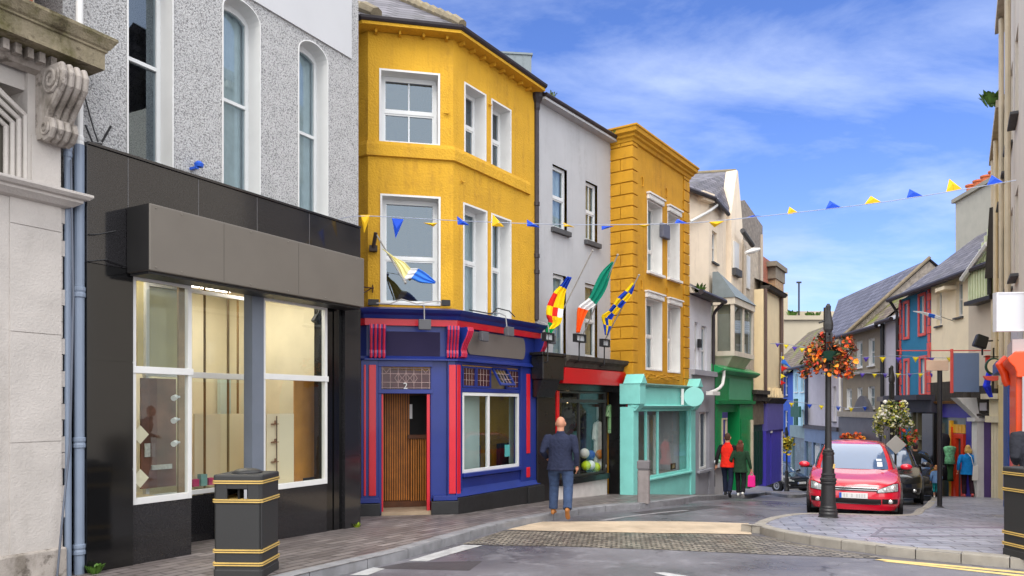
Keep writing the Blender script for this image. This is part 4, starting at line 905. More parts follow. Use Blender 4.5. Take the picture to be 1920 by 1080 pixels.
# ------------------------------------------------------------------ grey rendered house with the black and red shop
f3 = Fr(.520, 16.01, .729, 1, -.3)
GREYR = mat('pale grey render', (174, 175, 178), .85, .06, 1.5, .2, 60, stain=.6, scol=(140, 138, 138))
BLK = mat('black gloss shopfront', (22, 21, 22), .3, .15, 5, coat=.2)
REDS = mat('red sign board', (196, 18, 26), .35, .05, 3, coat=.2)
TILEW = mat('white wall tile', (206, 200, 196), .4, .1, 5, stain=.3, scol=(150, 140, 130))
WTIM = mat('weathered dark timber', (58, 52, 46), .8, .35, 6, .4, 60, stain=.6, scol=(120, 112, 100))
B3 = thing('rendered_house', 'pale grey rendered house above a black shopfront with red sign', 'house', f3)
L3 = f3.u(1146); zE3 = f3.z(1080, 232, -.0)
hs = []
for x0, x1, yt, yb in ((1036, 1063, 307, 426), (1098, 1120, 338, 450), (1037, 1061, 512, 668), (1097, 1120, 530, 670)):
    hs.append((f3.u(x0), f3.u(x1), f3.z(x0, yb), f3.z(x0, yt)))
mb = MB(); wall_sheet(mb, .06, L3, 2.5, zE3, hs); shell(mb, .06, L3, 2.5, zE3, 7, zb=-.2); mb.build('wall', GREYR, B3)
for i, h in enumerate(hs): window(B3, f3, *h, dep=.1, fw=.05, rail=.5, curtain=(CURT, BLIND, CURT, BLIND)[i], sill=DGREY if i < 2 else None, sillw=.11, sillp=.09, two=True, bars=1 if i == 1 else 0)
MB().oring([(-.1, zE3 + .003), (.2, zE3 + .003), (.2, zE3 + .06), (-.1, zE3 + .06)], [(.05, 0), (L3, 0)]).build('soffit', GREYR, B3)
MB().oring([(.18 + .07 * math.cos(a), zE3 + .12 + .07 * math.sin(a)) for a in [math.pi + i * math.pi / 6 for i in range(7)]] + [(.24, zE3 + .14), (.12, zE3 + .14)], [(.05, 0), (L3, 0)]).build('gutter', GUTTER, B3)
MB().poly((.0, -.2, zE3 + .13), (L3, -.2, zE3 + .13), (L3, 3, zE3 + 2.2), (0, 3, zE3 + 2.2)).poly((0, 3, zE3 + 2.2), (L3, 3, zE3 + 2.2), (L3, 7, zE3), (0, 7, zE3)).build('roof', SLATE, B3)
weeds('roof_weed', (*f3.at(L3 - .12, -.16), zE3 - .3 + .16), 40, .16, LEAF, 'green weed growing in the gutter beside the ochre quoined wall', seed=11)
weeds('roof_weed', (*f3.at(.35, -.18), zE3 - .3 + .16), 30, .12, mat('moss green', (96, 110, 46), .9, .3, 9), 'mossy tuft in the grey house gutter beside the rain hopper', seed=12)
V = -.12
def rb(fr, x0, x1, y0, y1, v=V, xr=None):
    xr = (x0 + x1) / 2 if xr is None else xr
    return fr.u(x0, v), fr.u(x1, v), fr.z(xr, y1, v), fr.z(xr, y0, v)
uS0, uS1, uW0, uW1 = f3.u(1008, V), f3.u(1183, V), f3.u(1048, V), f3.u(1136, V)
uS1 = min(uS1, L3 + .45); zf1, zf0 = f3.z(1115, 692.5, -.3), f3.z(1115, 721.5, -.3)
mb = MB(); mb.box(uS0, f3.u(1042, V), V, .3, -.35, zf1); mb.box(f3.u(1182, V) - .02, f3.u(1187, V), V, .3, -.3, zf1)
mb.box(uS0 + .4, uS1 - .02, V + .02, .25, zf0 - .15, zf1); mb.build('shop_surround', BLK, B3, bev=.008)
mb = MB(); mb.box(f3.u(1011, V - .2), f3.u(1050, V - .2), V - .3, V - .002, f3.z(1030, 712, V - .2), f3.z(1030, 668, V - .2)); mb.prism([(V - .27, f3.z(1030, 712, V - .2)), (V - .1, f3.z(1030, 745, V - .2)), (V - .002, f3.z(1030, 745, V - .2)), (V - .002, f3.z(1030, 712, V - .2))], 'u', f3.u(1013, V - .2), f3.u(1046, V - .2)); mb.box(f3.u(1007, V - .2), f3.u(1052, V - .2), V - .34, V - .003, f3.z(1030, 668, V - .2), f3.z(1030, 662, V - .2)); mb.build('console', BLK, B3, bev=.012)
mb = MB(); a = rb(f3, 1053, 1178, 690, 722, -.3)
mb.prism([(-.36, zf0), (-.42, zf1 - .02), (-.12, zf1 - .02), (-.12, zf0)], 'u', f3.u(1056, -.36), f3.u(1175, -.36)); mb.build('sign_board', REDS, B3, bev=.01)
mb = MB(); ztm = f3.z(1115, 672, -.35)
mb.oring([(.0, zf1 + .0), (.3, zf1 + .0), (.32, zf1 + .1), (.42, zf1 + .16), (.44, ztm), (.0, ztm + .06)], [(f3.u(1054, -.3), V + .05), (f3.u(1180, -.3), V + .05)]); mb.build('cornice', WTIM, B3)
console(B3, f3, f3.u(1177, -.3), f3.u(1186, -.3), zf0 - .1, zf1, V, BLK, REDS, .3, 2)
mb = MB(); mb.box(f3.u(1042.5, V), f3.u(1047.5, V), V - .02, .2, f3.z(1045, 905), zf0 - .16); mb.build('red_stripe', REDS, B3)
zw1, zw0, zs0 = zf0 - .16, f3.z(1090, 893, V), f3.z(1090, 899, V)
shopwin(uW0, uW1, zw0, zw1, V, f3.z(1090, 752, V), post=.045, sh=.05, split=[f3.u(1087, V)], root=B3, fr=f3, fm=mat('dark bronze frame', (48, 46, 44), .4, .1))
mb = MB(); mb.box(uW0 - .05, uW1 + .04, V - .1, .2, zs0 - .06, zw0 - .004); mb.build('sill', BLK, B3)
mb = MB(); mb.box(uW0 - .05, uW1 + .02, V - .02, .2, -.4, zs0 - .062); mb.box(uW1 + .02, f3.u(1166, V + .25), V + .25, .4, -.4, f3.z(1150, 896, V + .25)); mb.build('stall_riser', TILEW, B3)
mb = MB(); mb.box(f3.u(1166, V + .25), f3.u(1174, V), V + .1, .5, -.3, zw1); mb.box(uW1 + .01, f3.u(1174, V), 1.1, 1.15, -.3, zw1); mb.box(uW1, uW1 + .04, V + .05, V + .12, zs0, zw1); mb.build('door_recess', BLK, B3)
mb = MB(); mb.box(uW0 - .1, uW1 + .1, 1.3, 1.35, -.3, zw1 + .2); mb.box(uW0, uW1, V + .08, 1.2, zs0 - .02, zw0); mb.box(L3 - .05, L3 - .01, .1, 1.3, -.3, zw1 + .2); mb.build('shop_back', mat('sports shop interior', (88, 80, 72), .9, .5, 2.2), B3)
# goods behind the glass
GM = [mat('goods ' + str(i), c, .7, .2, 8) for i, c in enumerate(((214, 208, 200), (30, 60, 150), (196, 214, 30), (206, 120, 40), (44, 44, 56), (190, 30, 36), (70, 110, 110), (240, 240, 240)))]
def goods(name, lab, cat, fr, x, y, r, m, v, grp=None):
    o = MB().ell((fr.u(x, v), v, fr.z(x, y, v)), r, r, r, 14, 10).build(name, m, None, fr, smooth=True); return label(o, lab, cat, grp)
FB = mat('patched ball', (236, 236, 236), .4, 0, 3); 
for i, (x, y, m, c) in enumerate(((1096, 850, 0, 'pale pink'), (1107, 853, 1, 'blue'), (1125, 852, 3, 'orange'), (1099, 873, 2, 'lime'), (1107, 872, 7, 'white'), (1117, 876, 2, 'yellow green'), (1128, 874, 7, 'off white'))):
    goods('football', c + ' football ' + ('in the upper row' if y < 860 else 'in the lower row') + ' inside the sports shop window', 'football', f3, x, y, .12, GM[m], .10, 'footballs piled in the sports shop window')
def garment(name, lab, fr, x0, x1, y0, y1, v, m, sl=.12):
    u0, u1 = fr.u(x0, v), fr.u(x1, v); zt, zb = fr.z((x0 + x1) / 2, y0, v), fr.z((x0 + x1) / 2, y1, v); c_ = (u0 + u1) / 2; w = (u1 - u0) / 2; h = zt - zb
    P = [(c_ - w * .3, zt), (c_ - w * .75, zt - h * .07), (c_ - w * 1.0, zt - h * .42), (c_ - w * .72, zt - h * .46), (c_ - w * .62, zt - h * .3), (c_ - w * .6, zb), (c_ + w * .6, zb + .01), (c_ + w * .62, zt - h * .3), (c_ + w * .72, zt - h * .46), (c_ + w, zt - h * .42), (c_ + w * .75, zt - h * .07), (c_ + w * .3, zt), (c_, zt - h * .05)]
    o = MB().prism(P, 'v', v - .04, v + .04).build(name, m, None, fr, bev=.015)
    MB().tube([(c_ - w * .5, v, zt - .01), (c_, v, zt + .06), (c_ + w * .5, v, zt - .01)], .008, 6).tube([(c_, v, zt + .06), (c_, v, zt + .12)], .006, 6).build('hanger', BLACKM, o, fr)
    return label(o, lab, 'garment')
garment('jersey', 'green and white striped jersey hanging in the sports shop doorway', f3, 1137, 1160, 757, 812, -.02, brick('striped jersey', (120, 170, 110), (176, 206, 160), (60, 110, 70), .05, .3, 'wall', .006, .9, .1))
garment('jersey', 'dark navy jacket hanging behind the sports shop window', f3, 1052, 1078, 765, 850, .35, GM[4])
garment('jersey', 'pale and red tracksuit hanging behind the second pane of the sports shop', f3, 1112, 1130, 790, 868, .2, GM[0])
garment('jersey', 'teal jersey hanging low behind the first pane of the sports shop', f3, 1066, 1086, 808, 880, .35, GM[6])
garment('jersey', 'charcoal tracksuit hanging beside the mullion of the sports shop window', f3, 1090, 1110, 775, 845, .3, GM[4])
goods('lamp_globe', 'small warm ceiling lamp glowing inside the sports shop', 'lamp', f3, 1064, 753, .035, emit('warm bulb', (255, 220, 160), 6), .9)
goods('toy', 'round orange ball hung behind the sports shop glass', 'ball', f3, 1071, 796, .09, GM[3], .45)
# floodlights over the fascia
fl = mat('black flood frame', (30, 30, 32), .5, .1); fgl = mat('flood glass', (186, 190, 192), .2, .1)
for i, (x, y, w) in enumerate(((1030, 632, .34), (1089, 634, .42), (1136, 643, .34))):
    v = -.55; u, z = f3.u(x, v), f3.z(x, y, v); t = Fr(*f3.at(u, v), f3.dx, f3.dy, f3.zb + z)
    o = MB().frame(-w / 2, w / 2, -.09, .09, .03, -.02, .08).box(-w / 2 + .03, w / 2 - .03, .05, .08, -.06, .06).build('floodlight', fl, B3, t)
    MB().box(-w / 2 + .03, -.02, .02, .04, -.06, .06).box(.02, w / 2 - .03, .02, .04, -.06, .06).build('lens', fgl, o, t)
    MB().tube([(0, .04, -.08), (0, .04, -.5), (0, .4, -.62)], .016, 8).build('bracket', fl, o, t)

# ------------------------------------------------------------------ ochre quoined building with turquoise shop
f4 = Fr(2.95, 18.37, .689, 1, -.42); fs = Fr(2.47, 18.70, .482, -.332, -.42); LS = math.hypot(.482, .332)
OCHRE2 = mat('deep ochre render', (194, 141, 28), .8, .10, 2.2, .5, 30, stain=.8, scol=(130, 78, 24), bd=.03)
TURQ = mat('turquoise gloss', (130, 206, 197), .5, .06, 3, coat=.15, stain=.25, scol=(90, 150, 140))
B4 = thing('quoined_house', 'ochre building with banded quoins and cornice over a turquoise shopfront', 'building', f4)
L4 = f4.u(1291); zT4 = f4.z(1240, 302, 0); zB4 = 2.6
hs = []
for x0, x1, yt, yb in ((1214, 1240, 376, 508), (1252, 1273, 399, 520), (1211, 1240, 560, 692), (1252, 1274, 572, 697)):
    hs.append((f4.u(x0), f4.u(x1), f4.z(x0, yb), f4.z(x0, yt)))
mb = MB(); wall_sheet(mb, 0, L4, zB4, zT4, hs); shell(mb, 0, L4, zB4, zT4 + .3, 7, zb=-.2); mb.build('wall', OCHRE2, B4)
MB().box(-.0, LS, .002, .6, 2.2, zT4 + .2).build('return_wall', OCHRE2, B4, fs)
MB().box(-.0, LS + .02, -.10, -.002, -.3, 2.75).build('shop_end_pier', BLK, B3, fs)
MB().box(fs.u(1174, -.11), fs.u(1181, -.11), -.12, -.101, -.05, 2.3).build('red_stripe', REDS, B3, fs)
mbq = MB(); mbr = MB(); z = zB4 + .05; k = 0; hq = .297
while z < zT4 - .02:
    z1 = min(z + hq, zT4); c = .012
    if k % 2: mbr.box(.003, LS + .03, -.035, -.001, z + c, z1 - c)
    else:
        mbr.box(.003, LS * .47, -.035, -.001, z + c, z1 - c); mbr.box(LS * .5, LS + .03, -.035, -.001, z + c, z1 - c)
    mbq.box(-.002, f4.u(1194, 0) + .0, -.035, -.001, z + c, z1 - c); mbq.box(f4.u(1281), L4 + .005, -.035, -.001, z + c, z1 - c)
    z += hq; k += 1
mbq.build('quoins', OCHRE2, B4, bev=.01); mbr.build('quoins', OCHRE2, B4, fs, bev=.01)
for i, h in enumerate(hs):
    window(B4, f4, *h, dep=.28, frame=WHITEW, lining=WHITEW, band=.03, fw=.05, rail=.5 if i > 1 else .35, sill=WHITEW if i < 2 else None, sillw=.07, sillp=.1, curtain=CURT, two=True)
    mb = MB(); mb.box(h[0] - .05, h[1] + .05, -.07, -.004, h[3] + .04, h[3] + .17); mb.box(h[0] - .08, h[1] + .08, -.11, -.003, h[3] + .172, h[3] + .21)
    for q in range(9): mb.box(h[0] + (h[1] - h[0]) * q / 9, h[0] + (h[1] - h[0]) * (q + .55) / 9, -.085, -.071, h[3] + .065, h[3] + .145)
    mb.build('window_hood', WHITEW, B4)
cp = [loc(f4, *fs.at(-.25, 0)), loc(f4, *fs.at(0, 0)), (0, 0), (L4, 0), (L4, .6)]
cp = cp[1:]
zc = zT4
MB().oring([(.0, zc - .02), (.05, zc), (.07, zc + .07), (.12, zc + .1), (.13, zc + .15), (.2, zc + .19), (.21, zc + .28), (.24, zc + .30), (.24, zc + .34), (-.1, zc + .36), (-.1, zc)], cp).build('cornice', OCHRE2, B4)
for x, y in ((1202, 341), (1247, 362), (1279, 384), (1200, 535), (1248, 548), (1280, 565)):
    u, z = f4.u(x), f4.z(x, y); MB().tube([(u + .09 * math.sin(a), -.02, z + .14 * math.cos(a)) for a in [math.pi * .1 + i * .3 for i in range(8)]], .016, 6).build('tie_hook', OCHRE2, B4)
mb = MB(); a = rb(f4, 1243, 1258, 420, 447, -.12); mb.box(a[0] + .03, a[1] - .03, -.12, -.002, a[2], a[3]); mb.build('alarm_box', mat('grey alarm box', (92, 92, 104), .5, .1), B4, bev=.02)
mb = MB(); zcb = f4.z(1240, 715, -.1)
for q in range(4): mb.tube([(f4.u(1199) + .2 * i, -.1 - .03 * math.sin(i * 1.9 + q), zcb + .05 + .035 * q + .03 * math.sin(i * 1.3 + q * 2)) for i in range(13)], .014, 6)
mb.build('cable', OCHRE2, B4)
# turquoise shopfront
V = -.14; x0s = 1184
zf1, zf0 = f4.z(1245, 727, V), f4.z(1245, 763, V); uA, uB = f4.u(1186, V), f4.u(1303, V)
mb = MB(); mb.box(uA + .2, uB - .15, V, .2, zf0 + .05, zf1); mb.oring([(-.05, zf0 - .02), (.08, zf0 - .02), (.12, zf0 + .03), (.0, zf0 + .06), (-.05, zf0 + .06)], [(uA - .0, V), (uB, V)]); mb.build('fascia', TURQ, B4, bev=.006)
MB().oring([(-.1, zf1), (.06, zf1), (.1, zf1 + .05), (.1, zf1 + .07), (-.1, zf1 + .1)], [(uA + .15, V), (uB - .1, V)]).build('cornice', mat('teal grey moulding', (110, 150, 140), .6, .2, 6), B4)
mb = MB()
for a_, b_ in ((uA, uA + .3), (uB - .34, uB)):
    mb.box(a_, b_, V - .02, .2, -.35, zf0); mb.box(a_ - .02, b_ + .02, V - .2, .2, zf0 + .07, zf1 + .06); mb.prism([(a_ - .04, zf1 + .06), (b_ + .04, zf1 + .06), ((a_ + b_) / 2, zf1 + .3)], 'v', V - .24, .1)
    mb.prism([(V - .2, zf0 + .07), (V - .06, zf0 - .1), (.0, zf0 - .1), (.0, zf0 + .07)], 'u', a_ + .02, b_ - .02)
zsl = f4.z(1240, 893, V); mb.box(uA + .28, uB - .3, V + .02, .2, -.4, zsl - .05); mb.box(uA + .26, uB - .3, V - .06, .2, zsl - .05, zsl); mb.build('shop_surround', TURQ, B4, bev=.01)
shopwin(uA + .3, uB - .34, zsl, zf0 - .02, V + .03, None, post=.09, sh=.06, split=[f4.u(1215, V), f4.u(1237, V)], root=B4, fr=f4, fm=TURQ)
mb = MB(); mb.box(uA + .2, uB - .2, .9, .95, -.2, zf0); mb.box(uA + .3, uB - .3, V + .1, .9, zsl - .04, zsl - .01); mb.build('shop_back', mat('pale salon wall', (176, 172, 164), .9, .15, 1.5), B4)
mb = MB(); a = rb(f4, 1226, 1233, 778, 890, .3); mb.box(a[0], a[1], .3, .33, zsl, a[3]); a = rb(f4, 1212, 1217, 778, 890, .2); mb.box(a[0], a[1], .2, .22, zsl, a[3]); mb.build('curtain', CURT, B4)
t = Fr(*f4.at(f4.u(1262, .1), .1), f4.dx, f4.dy, f4.zb + f4.z(1262, 880, .1))
o = MB().frame(-.14, .14, 0, .17, .03, -.02, .02).build('picture_frame', mat('dark gilt frame', (70, 54, 30), .5, .3, 20), None, t); label(o, 'small framed picture standing in the turquoise shop window', 'picture')
MB().poly((-.12, .0, .02), (.12, .0, .02), (.12, .0, .15), (-.12, .0, .15)).build('print', mat('cream print', (180, 160, 120), .7, .4, 40), o, t)
c = (f4.u(1301, V - .35), f4.z(1301, 744, V - .35)); t = Fr(*f4.at(c[0], V - .35), 1, -.2, f4.zb + c[1])
o = MB().prism([(.27 * math.cos(a), .27 * math.sin(a)) for a in [i * math.pi / 14 for i in range(28)]], 'v', -.05, .05).build('disc', mat('pale turquoise disc', (140, 208, 200), .45, .04), thing('round_sign', 'blank round turquoise sign projecting from the turquoise shop', 'sign', t), t, bev=.012)
MB().tube([(-.25, .0, .0), (-.45, .12, .0)], .02, 8).box(-.34, -.27, -.04, .04, -.22, .22).build('bracket', WHITE, bpy.data.objects['round_sign'], t)

# ------------------------------------------------------------------ row beyond: low grey house, cream house over the green shop, stone front, cream house over the purple shop
f5 = Fr(5.04, 21.4, .62, 1, -.75)
GH = mat('white grey render', (206, 206, 212), .85, .06, 2, .2, 50, stain=.3, scol=(150, 146, 144))
B5 = thing('low_house', 'narrow low whitish house with slate roof between ochre and green shopfronts', 'house', f5)
ua, ub = f5.u(1290), f5.u(1334); zE = f5.z(1320, 562, 0)
hs = [(f5.u(a), f5.u(b), f5.z(a, 703), f5.z(a, y)) for a, b, y in ((1302, 1309.5, 603), (1315, 1325, 610))]
mb = MB(); wall_sheet(mb, ua, ub, 2.4, zE, hs); shell(mb, ua, ub, 2.4, zE, 2.0, zb=-.2); mb.build('wall', GH, B5)
for h in hs: window(B5, f5, *h, dep=.1, fw=.08, rail=.5, frame=WHITE, lining=GH, curtain=CURT, sill=DGREY)
mb = MB(); mb.poly((ua, -.35, zE + .05), (ub + .12, -.35, zE + .05), (ub + .12, 1.6, zE + 1.2), (ua, 1.6, zE + 1.2)); mb.poly((ua, -.3, zE), (ub + .1, -.3, zE), (ub + .1, .3, zE + .04), (ua, .3, zE + .04)); mb.build('roof', SLATE, B5)
mb = MB(); mb.tube([(ua, -.38, zE + .02), (ub + .15, -.38, zE + .02)], .08, 8); mb.tube([(ub + .12, -.36, zE), (ub + .1, -.1, zE - .25), (ub + .02, -.06, zE - .4), (ub + .02, -.06, .0)], .05, 8); mb.build('gutter', GUTTER, B5)
weeds('roof_weed', (*f5.at((ua + ub) / 2 + .2, .1), f5.zb + zE + .2), 40, .24, LEAF, 'leafy weed growing on the low slate roof beside the ochre building', seed=21)
GS = mat('mid grey shopfront', (150, 150, 158), .6, .08, 3)
mb = MB(); zt = f5.z(1315, 705); zd = f5.z(1315, 772)
mb.box(ua, ub, -.1, .1, zd, zt); mb.box(ua, f5.u(1304), -.1, .1, -.3, zd); mb.box(f5.u(1324), ub, -.1, .1, -.3, zd); mb.box(f5.u(1304), f5.u(1324), -.06, .1, -.3, .55); mb.box(f5.u(1300), f5.u(1326), -.2, -.1, .55, .62); mb.box(ua, ub, -.2, .1, zt, zt + .15); mb.build('shopfront', GS, B5)
shopwin(f5.u(1304), f5.u(1324), .6, zd, .0, None, post=.06, split=[f5.u(1313)], root=B5, fr=f5); MB().box(f5.u(1303), f5.u(1326), .2, .24, 0, zd).build('blind', mat('pale blind', (196, 196, 190), .9), B5)
mb = MB(); mb.box(f5.u(1307), f5.u(1311), -.08, -.002, f5.z(1308, 652), f5.z(1308, 636)); mb.build('wall_lamp', BLACKM, B5)

CRM = mat('cream render', (232, 216, 194), .85, .06, 2, .25, 50, stain=.5, scol=(150, 130, 112))
CRM2 = mat('yellow cream render', (232, 212, 172), .85, .05, 2, .2, 50, stain=.4, scol=(180, 160, 130))
RUB = mat('rubble stone', (134, 126, 118), .95, .3, 6, .8, 16, stain=.6, scol=(90, 82, 76), bd=.06)
B6 = thing('cream_house', 'tall cream rendered house with oriel window over the green shop', 'house', f5)
va = .5; Cc = f5.at(f5.u(1329, va), va); fa2 = Fr(*Cc, .58, 1, f5.zb); s_ = math.hypot(1.05, 1); fa1 = Fr(Cc[0] - 1.05 / s_ * 3.2, Cc[1] - 3.2 / s_, 1.05, 1, f5.zb)
zA1, zA2 = fa1.z(1316, 362), fa2.z(1355, 388); zA = zA1
L2a = fa2.u(1367)
h1 = (fa2.u(1335), fa2.u(1344), fa2.z(1335, 490), fa2.z(1335, 431)); h2 = (fa2.u(1331), fa2.u(1345), fa2.z(1335, 660), fa2.z(1335, 560))
mb = MB(); wall_sheet(mb, 0, L2a, 2.5, zA2, [h1, h2]); mb.build('wall', CRM, B6, fa2)
window(B6, fa2, *h1, dep=.12, fw=.07, rail=.5, frame=WHITE, lining=CRM, sill=DGREY, curtain=CURT); window(B6, fa2, *h2, dep=.12, fw=.1, rail=.5, frame=WHITE, lining=WHITE, sill=mat('stone sill', (150, 138, 124), .8), curtain=CURT)
mb = MB(); mb.box(0, 3.2, .0, 3.0, 2.5, zA1); mb.build('flank_wall', CRM, B6, fa1)
ua3, ub3 = f5.u(1366, va), f5.u(1391, va); apx = f5.z(1378, 321, va)
mb = MB(); mb.prism([(ua3, 2.5), (ub3, 2.5), (ub3, f5.z(1391, 505, va)), (f5.u(1386, va), f5.z(1386, 405, va)), (f5.u(1378.5, va), apx), (f5.u(1376.5, va), apx), (ua3, f5.z(1366, 402, va))], 'v', va - .1, va + .3); mb.build('gable_wall', CRM, B6)
h3 = (f5.u(1374, va - .1), f5.u(1383, va - .1), f5.z(1374, 503, va - .1), f5.z(1374, 452, va - .1))
MB().box(h3[0], h3[1], va - .16, va - .102, h3[2], h3[3]).build('window', WHITE, B6); MB().box(h3[0] - .1, h3[1] + .1, va - .25, va - .101, h3[2] - .25, h3[2]).build('sill', DGREY, B6)
# slate roof in front of the gable
def P2(fr, x, y, v):
    return (*fr.at(fr.u(x, v), v), fr.zb + fr.z(x, y, v))
W0 = Fr(0, 0, 1, 0, 0)
r0 = P2(fa1, 1280, 350, -.25); r1 = P2(fa1, 1340, 372, -.25); r2 = P2(fa2, 1366, 402, -.25); ya = f5.at(f5.u(1378, 1.8), 1.8)[1]
rt1 = place((1378, 321), ya); rt0 = place((1280, 327), ya - 1.5)
MB().poly(r0, r1, rt1, rt0).poly(r1, r2, rt1).build('roof', SLATE, B6, W0)
mb = MB(); mb.tube([rt0, rt1], .1, 8); mb.build('ridge_tiles', HIP, B6, W0)
mb = MB(); mb.tube([r0, r1], .07, 8); mb.tube([r1, r2], .07, 8); mb.build('gutter', GUTTER, B6, W0)
q = lambda x, y: P2(fa1, x, y, -.12)
mb = MB(); mb.tube([q(1344, 372), q(1344, 385), q(1330, 396), q(1294, 416)], .05, 8); mb.build('drainpipe', WHITE, B6, W0)
mb = MB(); ux0 = fa2.u(1344, -.25); mb.box(fa1.u(1318, -.2), fa1.u(1339, -.2), -.22, .0, zA1 - .28, zA1 - .003); mb.build('eaves_box', CRM, B6, fa1)
# oriel
vo = -.25; uo0, uo1 = f5.u(1374, vo), f5.u(1409, vo); zo0, zo1 = f5.z(1392, 662, vo), f5.z(1392, 578, vo)
mb = MB(); mb.prism([(uo0 - .1, va - .12), (uo0 - .1, vo - .1), (uo1 + .1, vo - .1), (uo1 + .1, va - .12)], 'z', zo1, zo1 + .22); mb.prism([(uo0 - .08, va - .12), (uo0 - .08, vo - .08), (uo1 + .1, vo - .08), (uo1 + .1, va - .12)], 'z', zo0 - .16, zo0)
for u, v in ((uo0, vo), (uo1, vo), (uo0, va - .2), (uo0 + (uo1 - uo0) * .5, vo)): mb.box(u - .06, u + .06, v - .05, v + .06, zo0, zo1)
mb.loft([[(uo0, vo, zo0 - .16), (uo1, vo, zo0 - .16), (uo1, va - .11, zo0 - .16), (uo0, va - .11, zo0 - .16)], [(uo0 + .3, va - .3, zo0 - .85), (uo1 - .3, va - .3, zo0 - .85), (uo1 - .3, va - .11, zo0 - .85), (uo0 + .3, va - .11, zo0 - .85)]])
o = mb.build('oriel', mat('oriel cream paint', (206, 196, 180), .7, .08, 3, stain=.3), B6)
mb = MB(); mb.loft([[(uo0 - .14, vo - .14, zo1 + .22), (uo1 + .14, vo - .14, zo1 + .22), (uo1 + .14, va - .11, zo1 + .22), (uo0 - .14, va - .11, zo1 + .22)], [(uo0 - .12, va - .3, zo1 + 1.1), (uo0 + .7, va - .3, zo1 + 1.0), (uo0 + .7, va - .11, zo1 + 1.0), (uo0 - .12, va - .11, zo1 + 1.1)]]); mb.build('oriel_roof', LEAD, o)
mb = MB(); mb.poly((uo0, vo, zo0), (uo1, vo, zo0), (uo1, vo, zo1), (uo0, vo, zo1)); mb.poly((uo0, va, zo0), (uo0, vo, zo0), (uo0, vo, zo1), (uo0, va, zo1)); mb.build('pane', PANE, o)
MB().box(uo0 + .08, uo1 - .08, vo + .1, vo + .12, zo0, zo1).box(uo0 + .1, uo0 + .12, vo + .1, va, zo0, zo1).build('curtain', BLIND, o)
# green shop
GRN = mat('bright green gloss', (10, 138, 74), .4, .08, 2.5, coat=.15); GRN2 = mat('sage green sign', (82, 154, 116), .5, .05, 2); GRND = mat('dark green paint', (14, 54, 44), .45, .15, 4)
ug0, ug1 = f5.u(1334.5), f5.u(1411, -.1); zg1, zg0 = f5.z(1371, 697, -.2), f5.z(1371, 753, -.15)
mb = MB(); mb.box(ug0, ug1, -.12, .45, zg0, zg1 - .1); mb.oring([(-.1, zg1 - .1), (.1, zg1 - .1), (.25, zg1), (.25, zg1 + .05), (-.1, zg1 + .2)], [(ug0 - .05, -.1), (ug1 + .1, -.1)]); mb.oring([(-.1, zg0 - .1), (.1, zg0 - .08), (.12, zg0 + .03), (-.1, zg0 + .05)], [(ug0, -.1), (ug1, -.1)]); mb.build('green_fascia', GRN, B6)
MB().box(f5.u(1366, -.12), f5.u(1407, -.12), -.15, -.122, f5.z(1386, 750, -.14), f5.z(1386, 711, -.14)).build('sign_panel', GRN2, B6)
mb = MB(); d0_, d1_ = f5.u(1357, -.1), f5.u(1386, -.1)
mb.box(ug0, f5.u(1345, -.1), -.12, .3, .6, zg0 - .1); mb.box(f5.u(1346, -.05), d0_, -.05, .3, .75, zg0 - .3); mb.box(d1_, ug1 - .02, -.12, .3, -.4, zg0 - .1); mb.box(ug0, ug1, .0, .3, zg0 - .35, zg0 - .1); mb.box(f5.u(1390, -.14), f5.u(1404, -.14), -.14, -.125, .5, zg0 - .6); mb.build('green_shopfront', GRN, B6, bev=.01)
mb = MB(); mb.box(d0_, d1_, .9, 1.0, -.4, zg0); mb.box(d0_ - .02, d0_, .3, .9, -.4, zg0); mb.build('door_recess', GRND, B6)
MB().box(ug0, d0_, -.08, .3, -.4, .58).box(ug0 - .0, d0_ + .05, -.25, .25, .6, .72).build('stall_riser', mat('pale grey stone', (176, 174, 176), .8, .08, 3), B6)
MB().frame(f5.u(1353.5, -.06), f5.u(1362, -.06), f5.z(1358, 850, -.06), f5.z(1358, 784, -.06), .05, -.09, -.03).build('display_window', mat('cream window trim', (206, 190, 160), .6), B6)
mb = MB(); pts = [(1357, 690), (1357, 705), (1355, 720), (1349, 728), (1340, 733), (1333, 735)]; mb.tube([(f5.u(x, -.3), -.3, f5.z(x, y, -.3)) for x, y in pts], .05, 8); mb.box(f5.u(1330, -.3), f5.u(1344, -.3), -.4, -.2, f5.z(1336, 741, -.3), f5.z(1336, 734, -.3)); mb.build('pale_conduit', WHITEW, B6)
for i, (x, m_, nm) in enumerate(((1342, GM[7], 'white'), (1348, mat('pale green ornament', (150, 200, 170), .5), 'pale green'))):
    o = MB().ell((f5.u(x, -.18), -.18, .78), .065, .06, .06, 10, 8).build('ornament', m_, None, f5, smooth=True); label(o, nm + ' ornament standing on the grey ledge of the green shop', 'ornament')

